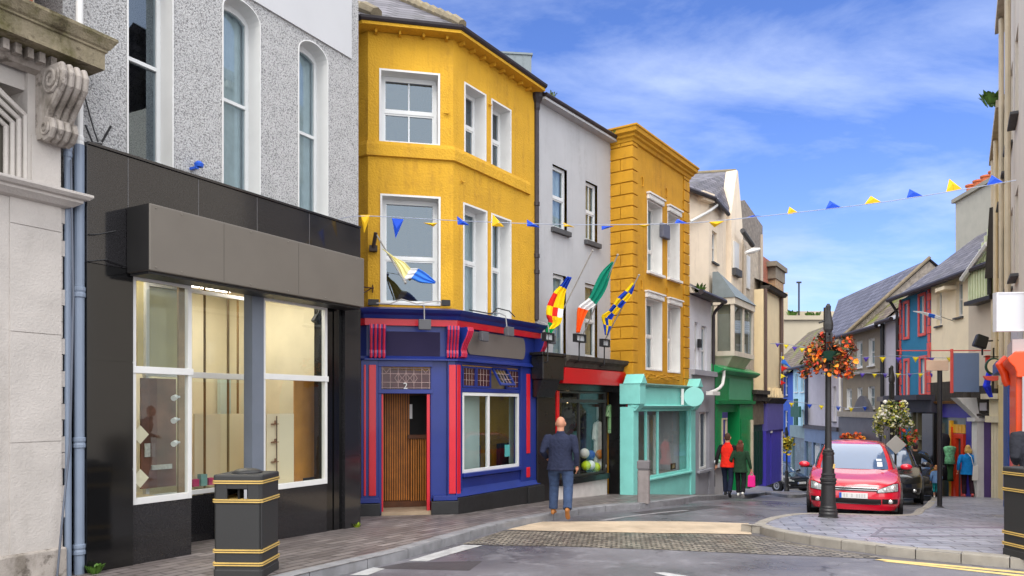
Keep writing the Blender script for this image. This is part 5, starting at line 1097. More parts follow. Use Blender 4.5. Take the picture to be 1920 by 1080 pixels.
# narrow stone front with dark green door
B7 = thing('stone_house', 'narrow rough grey stone house front over a dark green shop door', 'house', f5)
uc, ud = f5.u(1391), f5.u(1431); us_, vb = f5.u(1384, .65), .65
mb = MB(); mb.prism([(us_, 3.5), (f5.u(1430, vb), 3.5), (f5.u(1430, vb), f5.z(1430, 424, vb)), (f5.u(1396, vb), f5.z(1396, 375, vb)), (us_, f5.z(1384, 378, vb))], 'v', vb, vb + 3); mb.build('stone_gable', RUB, B7)
mb = MB(); uq = f5.u(1394, .35); mb.box(uq, f5.u(1430, .35), .35, .63, 2.5, f5.z(1412, 462, .35)); mb.build('wall', mat('lime washed stone', (184, 172, 156), .95, .2, 5, .7, 18, stain=.5, scol=(120, 108, 98), bd=.05), B7)
mb = MB(); zz1 = f5.z(1405, 455, .2)
mb.tube([(f5.u(1392, .1), .1, f5.z(1392, 432, .1)), (f5.u(1411, .1), .1, f5.z(1411, 460, .1))], .09, 8); mb.build('gutter', DGREY, B7)
mb = MB()
for x, y0 in ((1396, 462), (1428, 440)): mb.tube([(f5.u(x, .25), .25, f5.z(x, y0, .25)), (f5.u(x, .25), .25, 2.6)], .06, 8)
mb.build('drainpipe', mat('pale stone pipe', (176, 164, 150), .7), B7)
mb = MB(); mb.tube([(f5.u(1398, -.1), -.1, f5.z(1398, 474, -.1)), (f5.u(1412, -.2), -.2, f5.z(1412, 470, -.2)), (f5.u(1424, -.3), -.3, f5.z(1424, 467, -.3))], [.05, .1, .05], 8); mb.build('stone_spout', WHITEW, B7)
for x0, x1, y0, y1 in ((1401, 1407, 478, 540), (1402, 1409, 625, 665)):
    MB().box(f5.u(x0, .3), f5.u(x1, .3), .3, .345, f5.z(x0, y1, .3), f5.z(x0, y0, .3)).build('window', WHITE, B7)
ua, ub = f5.u(1408, -.05), f5.u(1432, -.05)
mb = MB(); zt = f5.z(1420, 757); mb.box(ua, ub, -.2, .35, zt + .1, zt + .35); mb.box(ua - .1, ub, -.3, .35, zt + .35, zt + .5); mb.build('cornice', WTIM, B7)
mb = MB(); zd = f5.z(1420, 796); mb.box(ua, ub, -.05, .35, zd, zt + .1); mb.build('sign_panel', mat('brown grey sign', (112, 100, 84), .8, .25, 4), B7)
mb = MB(); mb.box(ua, ub, -.0, .35, -.5, zd)
for q in range(5): mb.box(ua + (ub - ua) * (q + .15) / 5, ua + (ub - ua) * (q + .75) / 5, -.04, -.001, -.3, zd - .25)
mb.build('door', GRND, B7)
MB().tube([(f5.u(1409, -.15), -.15, -.3), (f5.u(1409, -.15), -.15, zd + .2)], .07, 8).build('column', mat('pale column paint', (190, 176, 156), .8, .15), B7)

# cream house over the purple shop, brick stack behind
B8 = thing('cream_end_house', 'yellow cream rendered house at the street bend over a purple shop', 'house', f5)
ua, ub = f5.u(1431.5), f5.u(1462); zE = f5.z(1447, 550)
mb = MB(); mb.box(ua, ub, 0, 5, 2.6, zE); mb.build('wall', CRM2, B8)
mb = MB(); mb.oring([(-.1, zE), (.2, zE), (.28, zE + .12), (-.1, zE + .14)], [(ua, 0), (ub, 0), (ub, 5)]); mb.build('gutter', WTIM, B8)
MB().poly((ua, -.3, zE + .13), (ub + .2, -.3, zE + .13), (ub + .2, 2.6, zE + 1.6), (ua, 2.6, zE + 1.6)).poly((ub + .2, -.3, zE + .13), (ub + .2, 5, zE + .13), (ub + .2, 2.6, zE + 1.6)).build('roof', SLATE, B8)
MB().tube([(ub - .05, -.08, zE), (ub - .05, -.08, .2)], .07, 8).tube([(ua + .03, -.08, zE), (ua + .03, -.08, 2.6)], .06, 8).build('drainpipe', mat('brown pipe', (96, 76, 70), .6), B8)
PUR = mat('violet gloss', (72, 62, 178), .45, .08, 2.5); PURM = mat('muted violet sign', (98, 92, 168), .5, .05, 2)
zt, zd = f5.z(1447, 757), f5.z(1447, 806)
mb = MB(); mb.box(ua, ub, -.15, 2, zd, zt); mb.build('sign_panel', PURM, B8)
mb = MB(); mb.box(ua, ua + .7, -.1, 2, -.6, zd); mb.box(ub - 2.0, ub, -.1, 2, -.6, zd); mb.box(ua + .7, ub - 2, .5, 2, -.6, zd); mb.build('shopfront', PUR, B8, bev=.01); MB().box(ua + .66, ub - 1.94, -.14, -.09, zd - .1, zd - .02).box(ub - .12, ub - .04, -.14, -.101, -.6, zd - .1).build('white_trim', WHITE, B8)
mb = MB(); mb.oring([(-.1, zt), (.15, zt), (.3, zt + .2), (-.1, zt + .25)], [(ua, 0), (ub + .1, 0)]); mb.build('cornice', WTIM, B8)
mb = MB(); r3 = random.Random(5)
for q in range(26): mb.box(ua + .2 + q * (ub - ua - .3) / 26, ua + .2 + (q + .7) * (ub - ua - .3) / 26, -.14 - r3.random() * .1, -.02, zt + .25, zt + .3 + r3.random() * .35)
mb.build('loose_stone', CRM2, B8)
MB().tube([(ub + .02, -.05, -.5), (ub + .02, -.05, zt)], .05, 8).build('edge_trim', mat('turquoise trim', (60, 200, 206), .5), B8)
fk = Fr(*f5.at(f5.u(1430, 2.2), 2.2), f5.dx, f5.dy, f5.zb)
BRK = MATS['red brick']
zk1 = fk.z(1440, 487); u1 = fk.u(1453, -.0)
mb = MB(); mb.box(0, u1, 0, .9, 4, zk1 + .0); mb.build('brick_stack', BRK, B8, fk)
mb = MB(); mb.box(u1 * .4, u1 + .6, -.4, .6, zk1 - 1.0, zk1 - .4); mb.box(u1 * .3, u1 + .75, -.5, .7, zk1 - .4, zk1 - .15); mb.build('stack_cap', mat('weathered cap', (120, 110, 96), .9, .2, 4), B8, fk)
mb = MB(); mb.box(u1 * .45, u1 + .5, -.35, .55, 3, zk1 - 1.0); mb.build('brick_pier', brick('buff brick', (186, 150, 110), (160, 120, 84), (150, 140, 124), .24, .08, 'wall', .012, .9, .5), B8, fk)
# stone bollard on the pavement
bx2 = gpt(1207, 942); t = Fr(*bx2, 1, -.3, g(bx2[1]) - .02)
mb = MB(); mb.prism([(-.12, -.1), (-.1, -.12), (.1, -.12), (.12, -.1), (.12, .1), (.1, .12), (-.1, .12), (-.12, .1)], 'z', 0, .70); mb.build('shaft', mat('bollard stone', (140, 132, 130), .85, .12, 6, .3, 60, stain=.5), thing('stone_bollard', 'square grey stone bollard on the pavement before the turquoise shop', 'bollard', t), t, bev=.015)
MB().box(-.115, .115, -.115, .115, .70, .73).box(-.128, .128, -.128, .128, .73, .9).build('cap', mat('bollard cap', (112, 108, 110), .85, .12, 6, .3, 60), bpy.data.objects['stone_bollard'], t, bev=.02)

# ------------------------------------------------------------------ the row across the bend: straight line from far to near
XF = lambda Y: 14.66 + .12 * (Y - 22.5)
fr = Fr(XF(53), 53, -.12, -1, -3.0)
def row_house(name, lab, x0, x1, ye, wm, wins, depth=6, roof=None, roof_in=3.0, slope=.8, frame=WHITE, sill=DGREY, xr=None, zlo=-.6, cat='house', wall_lo=None, **k):
    t = thing(name, lab, cat, fr); u0, u1 = fr.u(x0), fr.u(x1); ze = fr.z((x0 + x1) / 2 if xr is None else xr, ye)
    hs = [(fr.u(a), fr.u(b_), fr.z(a, d), fr.z(a, c_)) for a, b_, c_, d in wins]
    mb = MB(); wall_sheet(mb, u0, u1, zlo if wall_lo is None else wall_lo, ze, hs); shell(mb, u0, u1, zlo, ze, depth); mb.build('wall', wm, t)
    for h in hs: window(t, fr, *h, dep=.14, fw=.09, rail=.5, frame=frame, lining=k.get('lining', wm), sill=sill, curtain=CURT, band=k.get('band', 0))
    if roof is not None:
        mb = MB(); zr_ = ze + roof_in * slope; mb.poly((u0 - .05, -.3, ze - .05), (u1 + .05, -.3, ze - .05), (u1 + .05, roof_in, zr_), (u0 - .05, roof_in, zr_)); mb.poly((u0 - .05, roof_in, zr_), (u1 + .05, roof_in, zr_), (u1 + .05, depth + .3, ze), (u0 - .05, depth + .3, ze))
        mb.poly((u0, .0, ze), (u0, depth, ze), (u0, roof_in, zr_ - .1)); mb.poly((u1, .0, ze), (u1, depth, ze), (u1, roof_in, zr_ - .1)); mb.build('roof', roof, t)
        MB().tube([(u0, -.33, ze), (u1, -.33, ze)], .09, 8).build('gutter', GUTTER, t)
    return t, u0, u1, ze
ROYAL = mat('royal blue render', (44, 84, 176), .7, .1, 3); PALEB = mat('pale blue render', (176, 214, 232), .75, .06, 3, stain=.3, scol=(120, 140, 150)); LILAC = mat('lilac grey render', (190, 186, 194), .8, .06, 2.5, stain=.3, scol=(140, 128, 140))
BRN = mat('brown grey render', (140, 130, 112), .85, .08, 2, stain=.3, scol=(96, 88, 76)); TEALB = mat('teal blue render', (40, 124, 164), .7, .08, 2.5); CORAL = mat('coral paint', (222, 92, 88), .6, .06, 4); CRMR = mat('cream row render', (244, 228, 198), .85, .05, 2, stain=.3, scol=(190, 170, 140))
MOSSR = brick('mossy slate', (104, 92, 82), (130, 116, 104), (70, 60, 54), .5, .3, 'roof', .03, .9, .8, tone=.4, stain=.9, scol=(112, 122, 30))
B9, u0, u1, ze = row_house('royal_blue_house', 'royal blue house furthest along the row at the street bend', 1428, 1487, 700, ROYAL, [(1470, 1477, 706, 742), (1470, 1477, 770, 812)], roof=MOSSR, roof_in=3.4, slope=1.0, xr=1478)
mb = MB(); mb.box(u0, u1, -.15, -.002, -.8, 1.2); mb.build('shopfront', mat('dark blue shopfront', (30, 54, 120), .5), B9)
B10, u0, u1, ze = row_house('pale_blue_house', 'pale blue house between the royal blue and lilac houses', 1487, 1515, 690, PALEB, [(1491, 1496, 702, 735), (1502, 1508, 702, 735), (1490, 1496, 768, 800), (1502, 1508, 768, 800)], roof=MOSSR, roof_in=3.4, slope=1.0, xr=1500, sill=WHITE)
mb = MB(); zt = fr.z(1500, 820); mb.box(u0, u1, -.2, -.002, zt, zt + .7); mb.box(u0, u0 + .3, -.15, -.002, -.8, zt); mb.box(u1 - .3, u1, -.15, -.002, -.8, zt); mb.build('shopfront', mat('grey green shopfront', (120, 140, 144), .6), B10)
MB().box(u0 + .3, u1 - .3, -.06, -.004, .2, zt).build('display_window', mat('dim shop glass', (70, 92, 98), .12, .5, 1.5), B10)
us_ = fr.u(1492, -.6); t = fr.shift(us_, -.6, fr.z(1492, 778, -.6))
MB().box(-1.0, 1.0, -.05, .05, -.12, .5).build('cross_sign', mat('dark green sign', (30, 84, 70), .6), thing('pharmacy_cross', 'dark green cross sign hung on the pale blue house', 'sign', t), t).select_set(False)
MB().box(-.35, .35, -.04, .045, -.6, .95).build('cross_upright', MATS['dark green sign'], bpy.data.objects['pharmacy_cross'], t)
B11, u0, u1, ze = row_house('lilac_house', 'lilac grey house behind the lamp post with the orange flowers', 1515, 1580, 680, LILAC, [(1562, 1568, 725, 790)], roof=MOSSR, roof_in=3.4, slope=.95, xr=1545)
mb = MB(); zt = fr.z(1548, 806); mb.box(u0, u1, -.3, -.002, zt, zt + .2); mb.build('cornice', GUTTER, B11)
mb = MB(); zd = fr.z(1548, 832); mb.box(u0, u1, -.2, -.004, zd, zt - .002); mb.build('fascia', mat('slate blue fascia', (96, 116, 146), .5), B11)
mb = MB()
for q in range(5): a = u0 + (u1 - u0) * q / 4; mb.box(a - .12, a + .12, -.18, -.006, -1, zd)
mb.box(u0, u1, -.16, -.006, -1, .3); mb.build('shopfront', MATS['slate blue fascia'], B11)
mb = MB(); mb.box(u0 + .1, u1 - .1, -.1, -.004, .3, zd); mb.build('display_window', MATS['dim shop glass'], B11)
mb = MB(); zz0, zz1_ = fr.z(1540, 850, -.3), fr.z(1540, 823, -.3)
for q in range(9): a = fr.u(1526, -.2) + q * (fr.u(1543, -.2) - fr.u(1526, -.2)) / 8; mb.box(a - .05, a + .05, -.12, -.105, zd - 1.2, zd - .15)
mb.build('window_bars', PVC, B11)
MB().tube([(u0, -.1, -1), (u0, -.1, ze)], .09, 8).build('drainpipe', mat('navy pipe', (40, 46, 70), .5), B11)
B12, u0, u1, ze = row_house('brown_house', 'brown grey house with paired white sash windows above a dark shopfront', 1580, 1658, 622, BRN, [(1588, 1597, 646, 692), (1607, 1617, 641, 690), (1629, 1640, 636, 686), (1588, 1597, 729, 766), (1608, 1617, 727, 766), (1628, 1640, 725, 765)], roof=SLATEL, roof_in=2.6, slope=.45, xr=1619, lining=WHITE, sill=WHITE)
mb = MB(); zs_ = fr.z(1615, 690); mb.box(u0 + .3, u1 - .1, -.22, -.002, zs_ - .3, zs_ - .15); zs_ = fr.z(1615, 772); mb.box(u0 + .1, u1, -.3, -.002, zs_ - .25, zs_); mb.build('string_course', mat('grey stone trim', (150, 142, 130), .8, .1, 5), B12)
mb = MB(); zt = fr.z(1620, 783); zm = fr.z(1620, 825); mb.box(u0, u1, -.2, -.004, zm, zt); P = [(fr.u(1597, -.22) + (fr.u(1638, -.22) - fr.u(1597, -.22)) * i / 10, zt + 1.0 * math.sin(math.pi * i / 10)) for i in range(11)]; mb.prism(P, 'v', -.26, -.12)
mb.box(u0, u0 + .3, -.2, -.004, -1, zm); mb.box(u1 - .4, u1, -.2, -.004, -1, zm); mb.build('shopfront', mat('charcoal shopfront', (84, 82, 86), .5, .15), B12)
mb = MB(); mb.box(u0 + .3, u1 - .4, -.1, -.006, -.6, zm); mb.build('display_window', MATS['dim shop glass'], B12)
MB().tube([(u0 - .05, -.1, -.5), (u0 - .05, -.1, ze)], .07, 8).build('drainpipe', WHITEW, B12)
B13, u0, u1, ze = row_house('lilac_gable_house', 'narrow blank lilac house front between brown and teal houses', 1658, 1687, 602, LILAC, [], roof=SLATEL, roof_in=2.6, slope=.45, xr=1672)
MB().tube([(u0 + .05, -.1, 0), (u0 + .05, -.1, ze)], .08, 8).build('drainpipe', BLACKM, B13)
mb = MB(); zs_ = fr.z(1672, 748); mb.box(u0, u1, -.3, -.002, zs_ - .1, zs_ + .1)
for q in range(6): a = u0 + (u1 - u0) * (q + .2) / 6; mb.box(a, a + .22, -.14, -.004, -.4, zs_ - .1)
mb.build('shopfront', mat('drab shopfront', (112, 106, 104), .7, .2), B13)
# teal house with coral trim, cream house: one slate roof
B14, u0, u1, ze = row_house('teal_house', 'teal blue house with coral window surrounds and quoins', 1687, 1746, 552, TEALB, [(1700, 1704, 570, 634), (1729, 1735, 556, 629), (1700, 1704, 678, 742), (1730, 1736, 672, 740)], xr=1716, lining=WHITE, sill=None)
for a, b_, c_, d in ((1694, 1704, 566, 638), (1722, 1735, 552, 632), (1695, 1704, 673, 746), (1724, 1736, 668, 744)):
    mb = MB(); mb.frame(fr.u(a) + .04, fr.u(b_) + .1, fr.z(a, d), fr.z(a, c_), .11, -.05, -.003); mb.build('window_surround', CORAL, B14, bev=.01)
mb = MB()
for ua_, ub_ in ((u0, u0 + .22), (u1 - .26, u1)):
    z = 2.6; k = 0
    while z < ze - .1: mb.box(ua_ + (.05 if k % 2 else 0), ub_ - (.05 if k % 2 else 0), -.05, -.003, z, min(z + .28, ze)); z += .3; k += 1
mb.build('quoins', CORAL, B14, bev=.01)
tl = [(1756, 1766, 550, 612), (1792, 1805, 530, 596)]
B15, v0, v1, ze2 = row_house('cream_row_house', 'cream house between the teal house and the striped green gable', 1746, 1816, 527, CRMR, tl, xr=1780, lining=CRMR)
mb = MB(); mb.lathe(0, 0, [(.1, 0), (.24, .2), (.24, .3), (.1, .5)], 10)
UR0, UR1 = u0 - .1, fr.u(1885); mb = MB(); ri, zr_ = 3.4, ze + 2.85
mb.poly((UR0, -.35, ze - .06), (UR1, -.35, ze - .06), (UR1, ri, zr_), (UR0, ri, zr_)); mb.poly((UR0, ri, zr_), (UR1, ri, zr_), (UR1, 8, ze), (UR0, 8, ze)); mb.build('roof', SLATE, B14)
mb = MB(); mb.poly((u0, 0, ze - .1), (u0, 6.8, ze - .1), (u0, ri, zr_ - .12)); mb.build('gable_wall', LILAC, B14)
MB().tube([(UR0, -.42, ze), (UR1, -.42, ze)], .09, 8).build('gutter', GUTTER, B14)
mb = MB(); mb.box(UR0, UR0 + .12, -.38, -.3, ze - .1, ze + .1); mb.tube([(u0 + .05, -.42, ze), (u0 + .05, -.12, ze - .5), (u0 + .05, -.1, 2.5)], .06, 8); mb.build('drainpipe', BLACKM, B14)
ux = fr.u(1756, -.35); MB().box(ux, ux + .7, -.4, -.003, ze - .32, ze - .2).build('eaves_box', CRMR, B15)
# chimney with four pots
uc0, uc1 = fr.u(1813, ri), fr.u(1884, ri)
zc = fr.z(1845, 362, ri); mb = MB(); mb.box(uc0, uc1, ri - .45, ri + .45, zr_ - 1.2, zc); ck = mb.build('chimney', mat('grey cream chimney', (178, 174, 158), .85, .06, 2.5, stain=.3, scol=(130, 126, 112)), B14)
mb = MB(); mb.box(uc0 - .12, uc1 + .1, ri - .57, ri + .57, zc, zc + .16); mb.build('chimney_cap', mat('chimney cap', (150, 146, 132), .9), ck)
for q in range(5):
    u = uc0 + .35 + q * (uc1 - uc0 - .5) / 4.0
    MB().lathe(u, ri, [(.2, zc + .15), (.17, zc + .4), (.17, zc + .55), (.22, zc + .58), (.22, zc + .64), (.14, zc + .64)], 12).build('chimney_pot', TERRA, ck)
# big slate roof with stone gable behind the brown house
t = thing('gabled_house', 'large stone gabled house with long purple grey slate roof behind the brown house', 'house', fr)
vg = 3.0; ax_, az = fr.u(1742, 5.2), fr.z(1742, 490, 5.2); gx = ax_
ua_, uz = fr.u(1580, .6), None; ul_ = fr.u(1528, 5.2)
zev = fr.z(1588, 648, .2)
mb = MB(); mb.poly((gx, .2, zev), (gx, 5.2, az), (gx, 10.2, zev)); mb.poly((gx, .2, -1), (gx, .2, zev), (gx, 10.2, zev), (gx, 10.2, -1)); mb.build('gable_wall', RUB, t)
mb = MB(); mb.poly((gx + .15, -.1, zev - .25), (gx + .15, 5.2, az + .12), (fr.u(1572, 5.2), 5.2, az + .12), (fr.u(1535, -.1), -.1, zev - .25)); mb.poly((gx + .15, 5.2, az + .12), (gx + .15, 10.4, zev), (gx - 14, 10.4, zev), (fr.u(1572, 5.2), 5.2, az + .12)); mb.build('roof', brick('violet slate', (80, 79, 92), (108, 107, 122), (44, 43, 52), .6, .5, 'roof', .05, .6, .6, tone=.25), t)
mb = MB(); mb.tube([(gx + .1, -.1, zev - .15), (gx + .1, 5.2, az + .2)], .09, 6); mb.build('verge', mat('stone verge', (124, 112, 94), .9, .2, 4, stain=.5), t)
# flat roofed building far behind, planters and an aerial
Yb = 62; a0, a1 = place((1440, 575), Yb), place((1600, 575), Yb); fb_ = Fr(a0[0], Yb, 1, 0, -6)
t = thing('flat_roof_block', 'beige flat roofed block with parapet behind the mossy roofs', 'building', fb_)
BEI = mat('beige block render', (170, 160, 140), .85, .06, .6); z1 = fb_.z(1500, 600)
mb = MB(); mb.box(0, a1[0] - a0[0], 0, 10, -2, z1); mb.box(0, a1[0] - a0[0], -.25, 9, z1, z1 + .35); mb.box(0, a1[0] - a0[0], 1.2, 9, z1 + .35, fb_.z(1500, 580)); mb.box(.5, 2.4, 2, 5, z1, fb_.z(1480, 548, 2)); mb.build('wall', BEI, t)
mb = MB(); mb.box(fb_.u(1464), fb_.u(1467), -.1, -.002, 2, z1); mb.build('corner_trim', mat('lilac trim', (184, 176, 190), .8), t)
u = fb_.u(1498, 1); mb = MB(); mb.tube([(u, 1, z1), (u, 1, fb_.z(1498, 528, 1))], .07, 6); mb.box(u - .2, u + .2, .95, 1.05, fb_.z(1498, 531, 1), fb_.z(1498, 528, 1)); mb.build('aerial', BLACKM, t)
for i, x in enumerate((1486, 1517, 1530)):
    p = fb_.at(fb_.u(x, .3), .3); weeds('planter_shrub', (p[0], p[1], fb_.zb + z1 + .3), 50, .55 if i == 0 else .4, LEAF, ('tall green shrub', 'low tan shrub', 'yellow green low shrub')[i] + ' on the parapet of the beige flat roofed block', cat='shrub', seed=30 + i)
a0, a1 = place((1545, 560), 95), place((1610, 560), 95)

# ------------------------------------------------------------------ shopfronts under the near end of that row
fr2 = fr
V = -.15
mb = MB(); ub0, ub1 = fr.u(1690, -.4), fr.u(1752, -.3); zc_ = fr.z(1720, 750, -.4)
t = thing('black_shopfront', 'black columned shopfront with flat canopy under the teal house', 'shopfront', fr)
mb.box(ub0 - .5, ub1, -.9, -.003, zc_, zc_ + .18); mb.box(ub0, ub1, -.4, -.004, zc_ - .45, zc_ - .001); mb.build('canopy', mat('canopy grey', (58, 56, 66), .6, .1), t)
mb = MB(); mb.box(fr.u(1728, -.35), ub1, -.35, -.005, -.2, zc_ - .46); mb.build('column', BLK, t, bev=.03)
mb = MB()
for x in (1708, 1718): mb.box(fr.u(x, -.3), fr.u(x + 3, -.3), -.3, -.1, -.2, zc_ - .46)
mb.box(fr.u(1700, -.3), fr.u(1727, -.3), -.3, -.1, fr.z(1715, 824, -.3), fr.z(1715, 817, -.3)); mb.box(fr.u(1700, -.3), fr.u(1727, -.3), -.25, -.1, -.2, .7); mb.build('frame', mat('drab olive frame', (120, 114, 90), .7, .2), t)
MB().box(ub0, fr.u(1728, -.1), -.09, -.006, -.2, zc_ - .46).build('display_window', MATS['dim shop glass'], t)
MB().box(fr.u(1732, -.36), fr.u(1735, -.36), -.38, -.351, 1.9, 2.0).build('notice', PVC, t)
t = thing('purple_shopfront', 'purple shopfront with yellow and red door beside the sign post', 'shopfront', fr)
ua, ub = fr.u(1752, V), fr.u(1821, V); zt = fr.z(1790, 757, V); zf = fr.z(1790, 783, V)
IND = mat('indigo gloss', (54, 42, 150), .45, .08, 3); YEL = mat('yellow gloss', (226, 170, 40), .5, .08, 3)
mb = MB(); mb.box(ua, ub, V, -.002, zf, zt); mb.box(ua, ua + .25, V, -.002, -.4, zf); mb.box(ub - .35, ub, V, -.002, -.4, zf); mb.box(ua + .25, ub - .35, V + .02, -.002, -.4, .4); mb.build('fascia', IND, t)
mb = MB(); mb.oring([(-.1, zt), (.12, zt), (.2, zt + .08), (-.1, zt + .1)], [(ua, V), (ub, V)]); mb.build('gold_trim', mat('dull gold', (170, 120, 60), .5), t)
mb = MB(); mb.box(ua, ub, -.28, -.002, zt + .1, zt + .75); mb.build('cornice', WTIM, t)
mb = MB(); mb.box(fr.u(1754, -.2), fr.u(1759, -.2), -.2, -.1, .2, zf - .2); mb.box(fr.u(1779, -.2), fr.u(1782, -.2), -.2, -.1, .4, zf - .1); u_a, u_b = fr.u(1787, -.1), fr.u(1812, -.1)
for q in range(4): mb.box(u_a + (u_b - u_a) * (q + .06) / 4, u_a + (u_b - u_a) * (q + .92) / 4, -.14, -.1, fr.z(1800, 812, -.1), fr.z(1800, 796, -.1))
mb.build('yellow_panel', YEL, t)
mb = MB(); mb.box(fr.u(1783, -.12), fr.u(1788, -.12), -.18, -.1, .3, fr.z(1785, 800, -.1)); mb.frame(fr.u(1792, -.12), u_b, .1, fr.z(1800, 813, -.1), .16, -.2, -.1); mb.box(fr.u(1770, -.4), fr.u(1775, -.4), -.45, -.2, -.1, 1.1); mb.build('red_door', mat('orange red gloss', (222, 62, 30), .45, .08), t)
MB().box(ua + .26, ub - .36, -.09, -.003, .4, zf).build('glass', MATS['dim shop glass'], t)
# garments on the pavement outside
def robe(name, lab, px, y0, y1, w, m, Y):
    x, y, zt = place((px, y0), Y); zb = place((px, y1), Y)[2]; h = zt - zb
    mb = MB(); prof = [(.25, 0), (.8, -.04), (1, -.12), (.85, -.35), (.7, -.55), (.8, -.8), (.85, -1)]
    rings = [[(k * w / 2 * math.cos(a), k * w / 3.4 * math.sin(a), q * h) for a in [i * math.pi / 6 for i in range(12)]] for k, q in prof]; mb.loft(rings)
    o = mb.build(name, m, None, Fr(x, y, 1, 0, zt), smooth=True); return label(o, lab, 'garment', None)
robe('hung_garment', 'green and white shirt on display outside the purple shop', 1781, 836, 870, .42, mat('green print', (120, 190, 140), .8, .5, 14), 24.6)
robe('hung_garment', 'dark green trousers hanging under the green shirt outside the purple shop', 1782, 869, 902, .24, mat('dark green cloth', (50, 84, 50), .9, .2), 24.7)
robe('hung_garment', 'black coat hanging behind the sign post outside the purple shop', 1770, 812, 900, .4, mat('black cloth', (26, 26, 34), .9, .2), 25.2)
robe('hung_garment', 'patterned pale top hanging beside the red door frame', 1799, 838, 862, .34, mat('pale print', (196, 190, 184), .9, .35, 20), 25.0)
# white column, purple door, cream pilaster
t = thing('stucco_shopfront', 'shopfront with cream pilasters and a violet door by the corner', 'shopfront', fr)
v = -.3; zc2 = fr.z(1850, 745, v)
mb = MB(); mb.box(fr.u(1822, v), fr.u(1832, v), v, .2, -.3, fr.z(1827, 790, v)); mb.box(fr.u(1819, v), fr.u(1834, v), v - .1, .2, fr.z(1827, 790, v), fr.z(1827, 783, v)); mb.loft([[(fr.u(1822, v), v, fr.z(1827, 783, v)), (fr.u(1832, v), v, fr.z(1827, 783, v)), (fr.u(1832, v), .1, fr.z(1827, 783, v)), (fr.u(1822, v), .1, fr.z(1827, 783, v))], [(fr.u(1813, v), v - .5, zc2), (fr.u(1826, v), v - .5, zc2), (fr.u(1826, v), .1, zc2), (fr.u(1813, v), .1, zc2)]]); mb.build('column', WHITEW, t)
mb = MB(); mb.box(fr.u(1833, -.1), fr.u(1856, -.1), -.1, .2, .9, fr.z(1845, 780, -.1)); mb.build('door', mat('dusk violet paint', (78, 52, 112), .5, .08), t)
MB().box(fr.u(1833, -.12), fr.u(1856, -.12), -.14, .2, -.4, .9).build('kick_panel', mat('brown grey panel', (88, 76, 74), .7, .15), t)
mb = MB(); mb.box(fr.u(1824, -.4), fr.u(1870, -.4), -.45, .1, zc2 + .0, zc2 + .35); mb.box(fr.u(1834, -.25), fr.u(1856, -.25), -.3, .1, fr.z(1845, 780, -.25), fr.z(1845, 776, -.25)); mb.box(fr.u(1832, -.2), fr.u(1856, -.2), -.22, .1, fr.z(1845, 775, -.2), zc2); mb.build('cornice', WTIM, t)
MB().box(fr.u(1838, -.24), fr.u(1850, -.24), -.26, -.225, fr.z(1844, 770, -.24), fr.z(1844, 755, -.24)).build('fanlight', mat('pale fanlight', (176, 172, 180), .4), t)
CP = mat('cream pilaster', (222, 210, 180), .7, .06, 3, stain=.25)
mb = MB(); a, b_ = fr.u(1858, v), fr.u(1879, v)
for q in range(4): mb.box(a + (b_ - a) * (q + .06) / 4, a + (b_ - a) * (q + .9) / 4, v, .1, -.4, fr.z(1868, 792, v))
mb.box(a, b_, v + .05, .1, -.4, fr.z(1868, 792, v) - .01); mb.box(a - .1, b_ + .1, v - .12, .1, fr.z(1868, 792, v), fr.z(1868, 780, v)); mb.box(a, b_, v - .05, .1, fr.z(1868, 780, v) + .002, fr.z(1868, 748, v)); mb.box(a - .2, b_ + .15, v - .2, .1, fr.z(1868, 748, v), fr.z(1868, 738, v)); mb.build('pilaster', CP, t)
# green clad gable and blank panel above
t = thing('striped_gable_house', 'house with green striped cladding over a blank grey beige panel', 'house', fr)
ua, ub = fr.u(1816, -.0), fr.u(1872, -.0); zg0, zg1 = fr.z(1840, 559, -.3), fr.z(1840, 470, -.3)
mb = MB(); mb.box(ua, ub + .0, -.0, 5, 2.4, fr.z(1840, 540)); mb.build('wall', mat('beige panel', (206, 192, 174), .85, .05, 2), t)
ug0, ug1 = fr.u(1816, -.3), fr.u(1862, -.3)
mb = MB(); mb.prism([(ug0, zg0), (ug1, zg0), (ug1, fr.z(1862, 470, -.3)), (fr.u(1851, -.3), fr.z(1851, 462, -.3)), (ug0, fr.z(1816, 517, -.3))], 'v', -.3, -.003)
gw = mb.build('clad_wall', mat('green cladding', (150, 170, 96), .7, .08, 3), t)
mb = MB()
for q in range(9): a = ug0 + (ug1 - ug0) * (q + .3) / 9; mb.box(a, a + .08, -.34, -.301, zg0, fr.z(1816, 517, -.3) + q * .17)
mb.build('batten', mat('pale batten', (206, 212, 176), .7), gw)
mb = MB(); mb.tube([(ug0 - .1, -.45, fr.z(1813, 522, -.4)), (fr.u(1852, -.45), -.45, fr.z(1852, 457, -.45))], .09, 6); mb.build('bargeboard', WHITEW, t)
mb = MB(); mb.box(ug0 - .1, ug1, -.4, -.003, zg0 - .12, zg0 - .001); mb.tube([(ug1 + .05, -.42, zg0), (ug1 + .05, -.42, fr.z(1862, 490, -.4))], .07, 8); mb.build('gutter', BLACKM, t)
zz0 = fr.z(1852, 462, -.7); mb = MB(); mb.loft([[(fr.u(1853, -.6), -.7, fr.z(1853, 520, -.7)), (fr.u(1872, -.6), -.3, fr.z(1853, 520, -.7)), (fr.u(1872, -.6), 1.5, fr.z(1853, 520, -.7)), (fr.u(1853, -.6), 1.5, fr.z(1853, 520, -.7))], [(fr.u(1862, -.6), -.7, fr.z(1862, 386, -.7)), (fr.u(1884, -.6), -.3, fr.z(1862, 386, -.7)), (fr.u(1884, -.6), 1.5, fr.z(1862, 386, -.7)), (fr.u(1862, -.6), 1.5, fr.z(1862, 386, -.7))]]); mb.build('dark_eaves', mat('dark eaves board', (50, 44, 38), .8, .2), t)

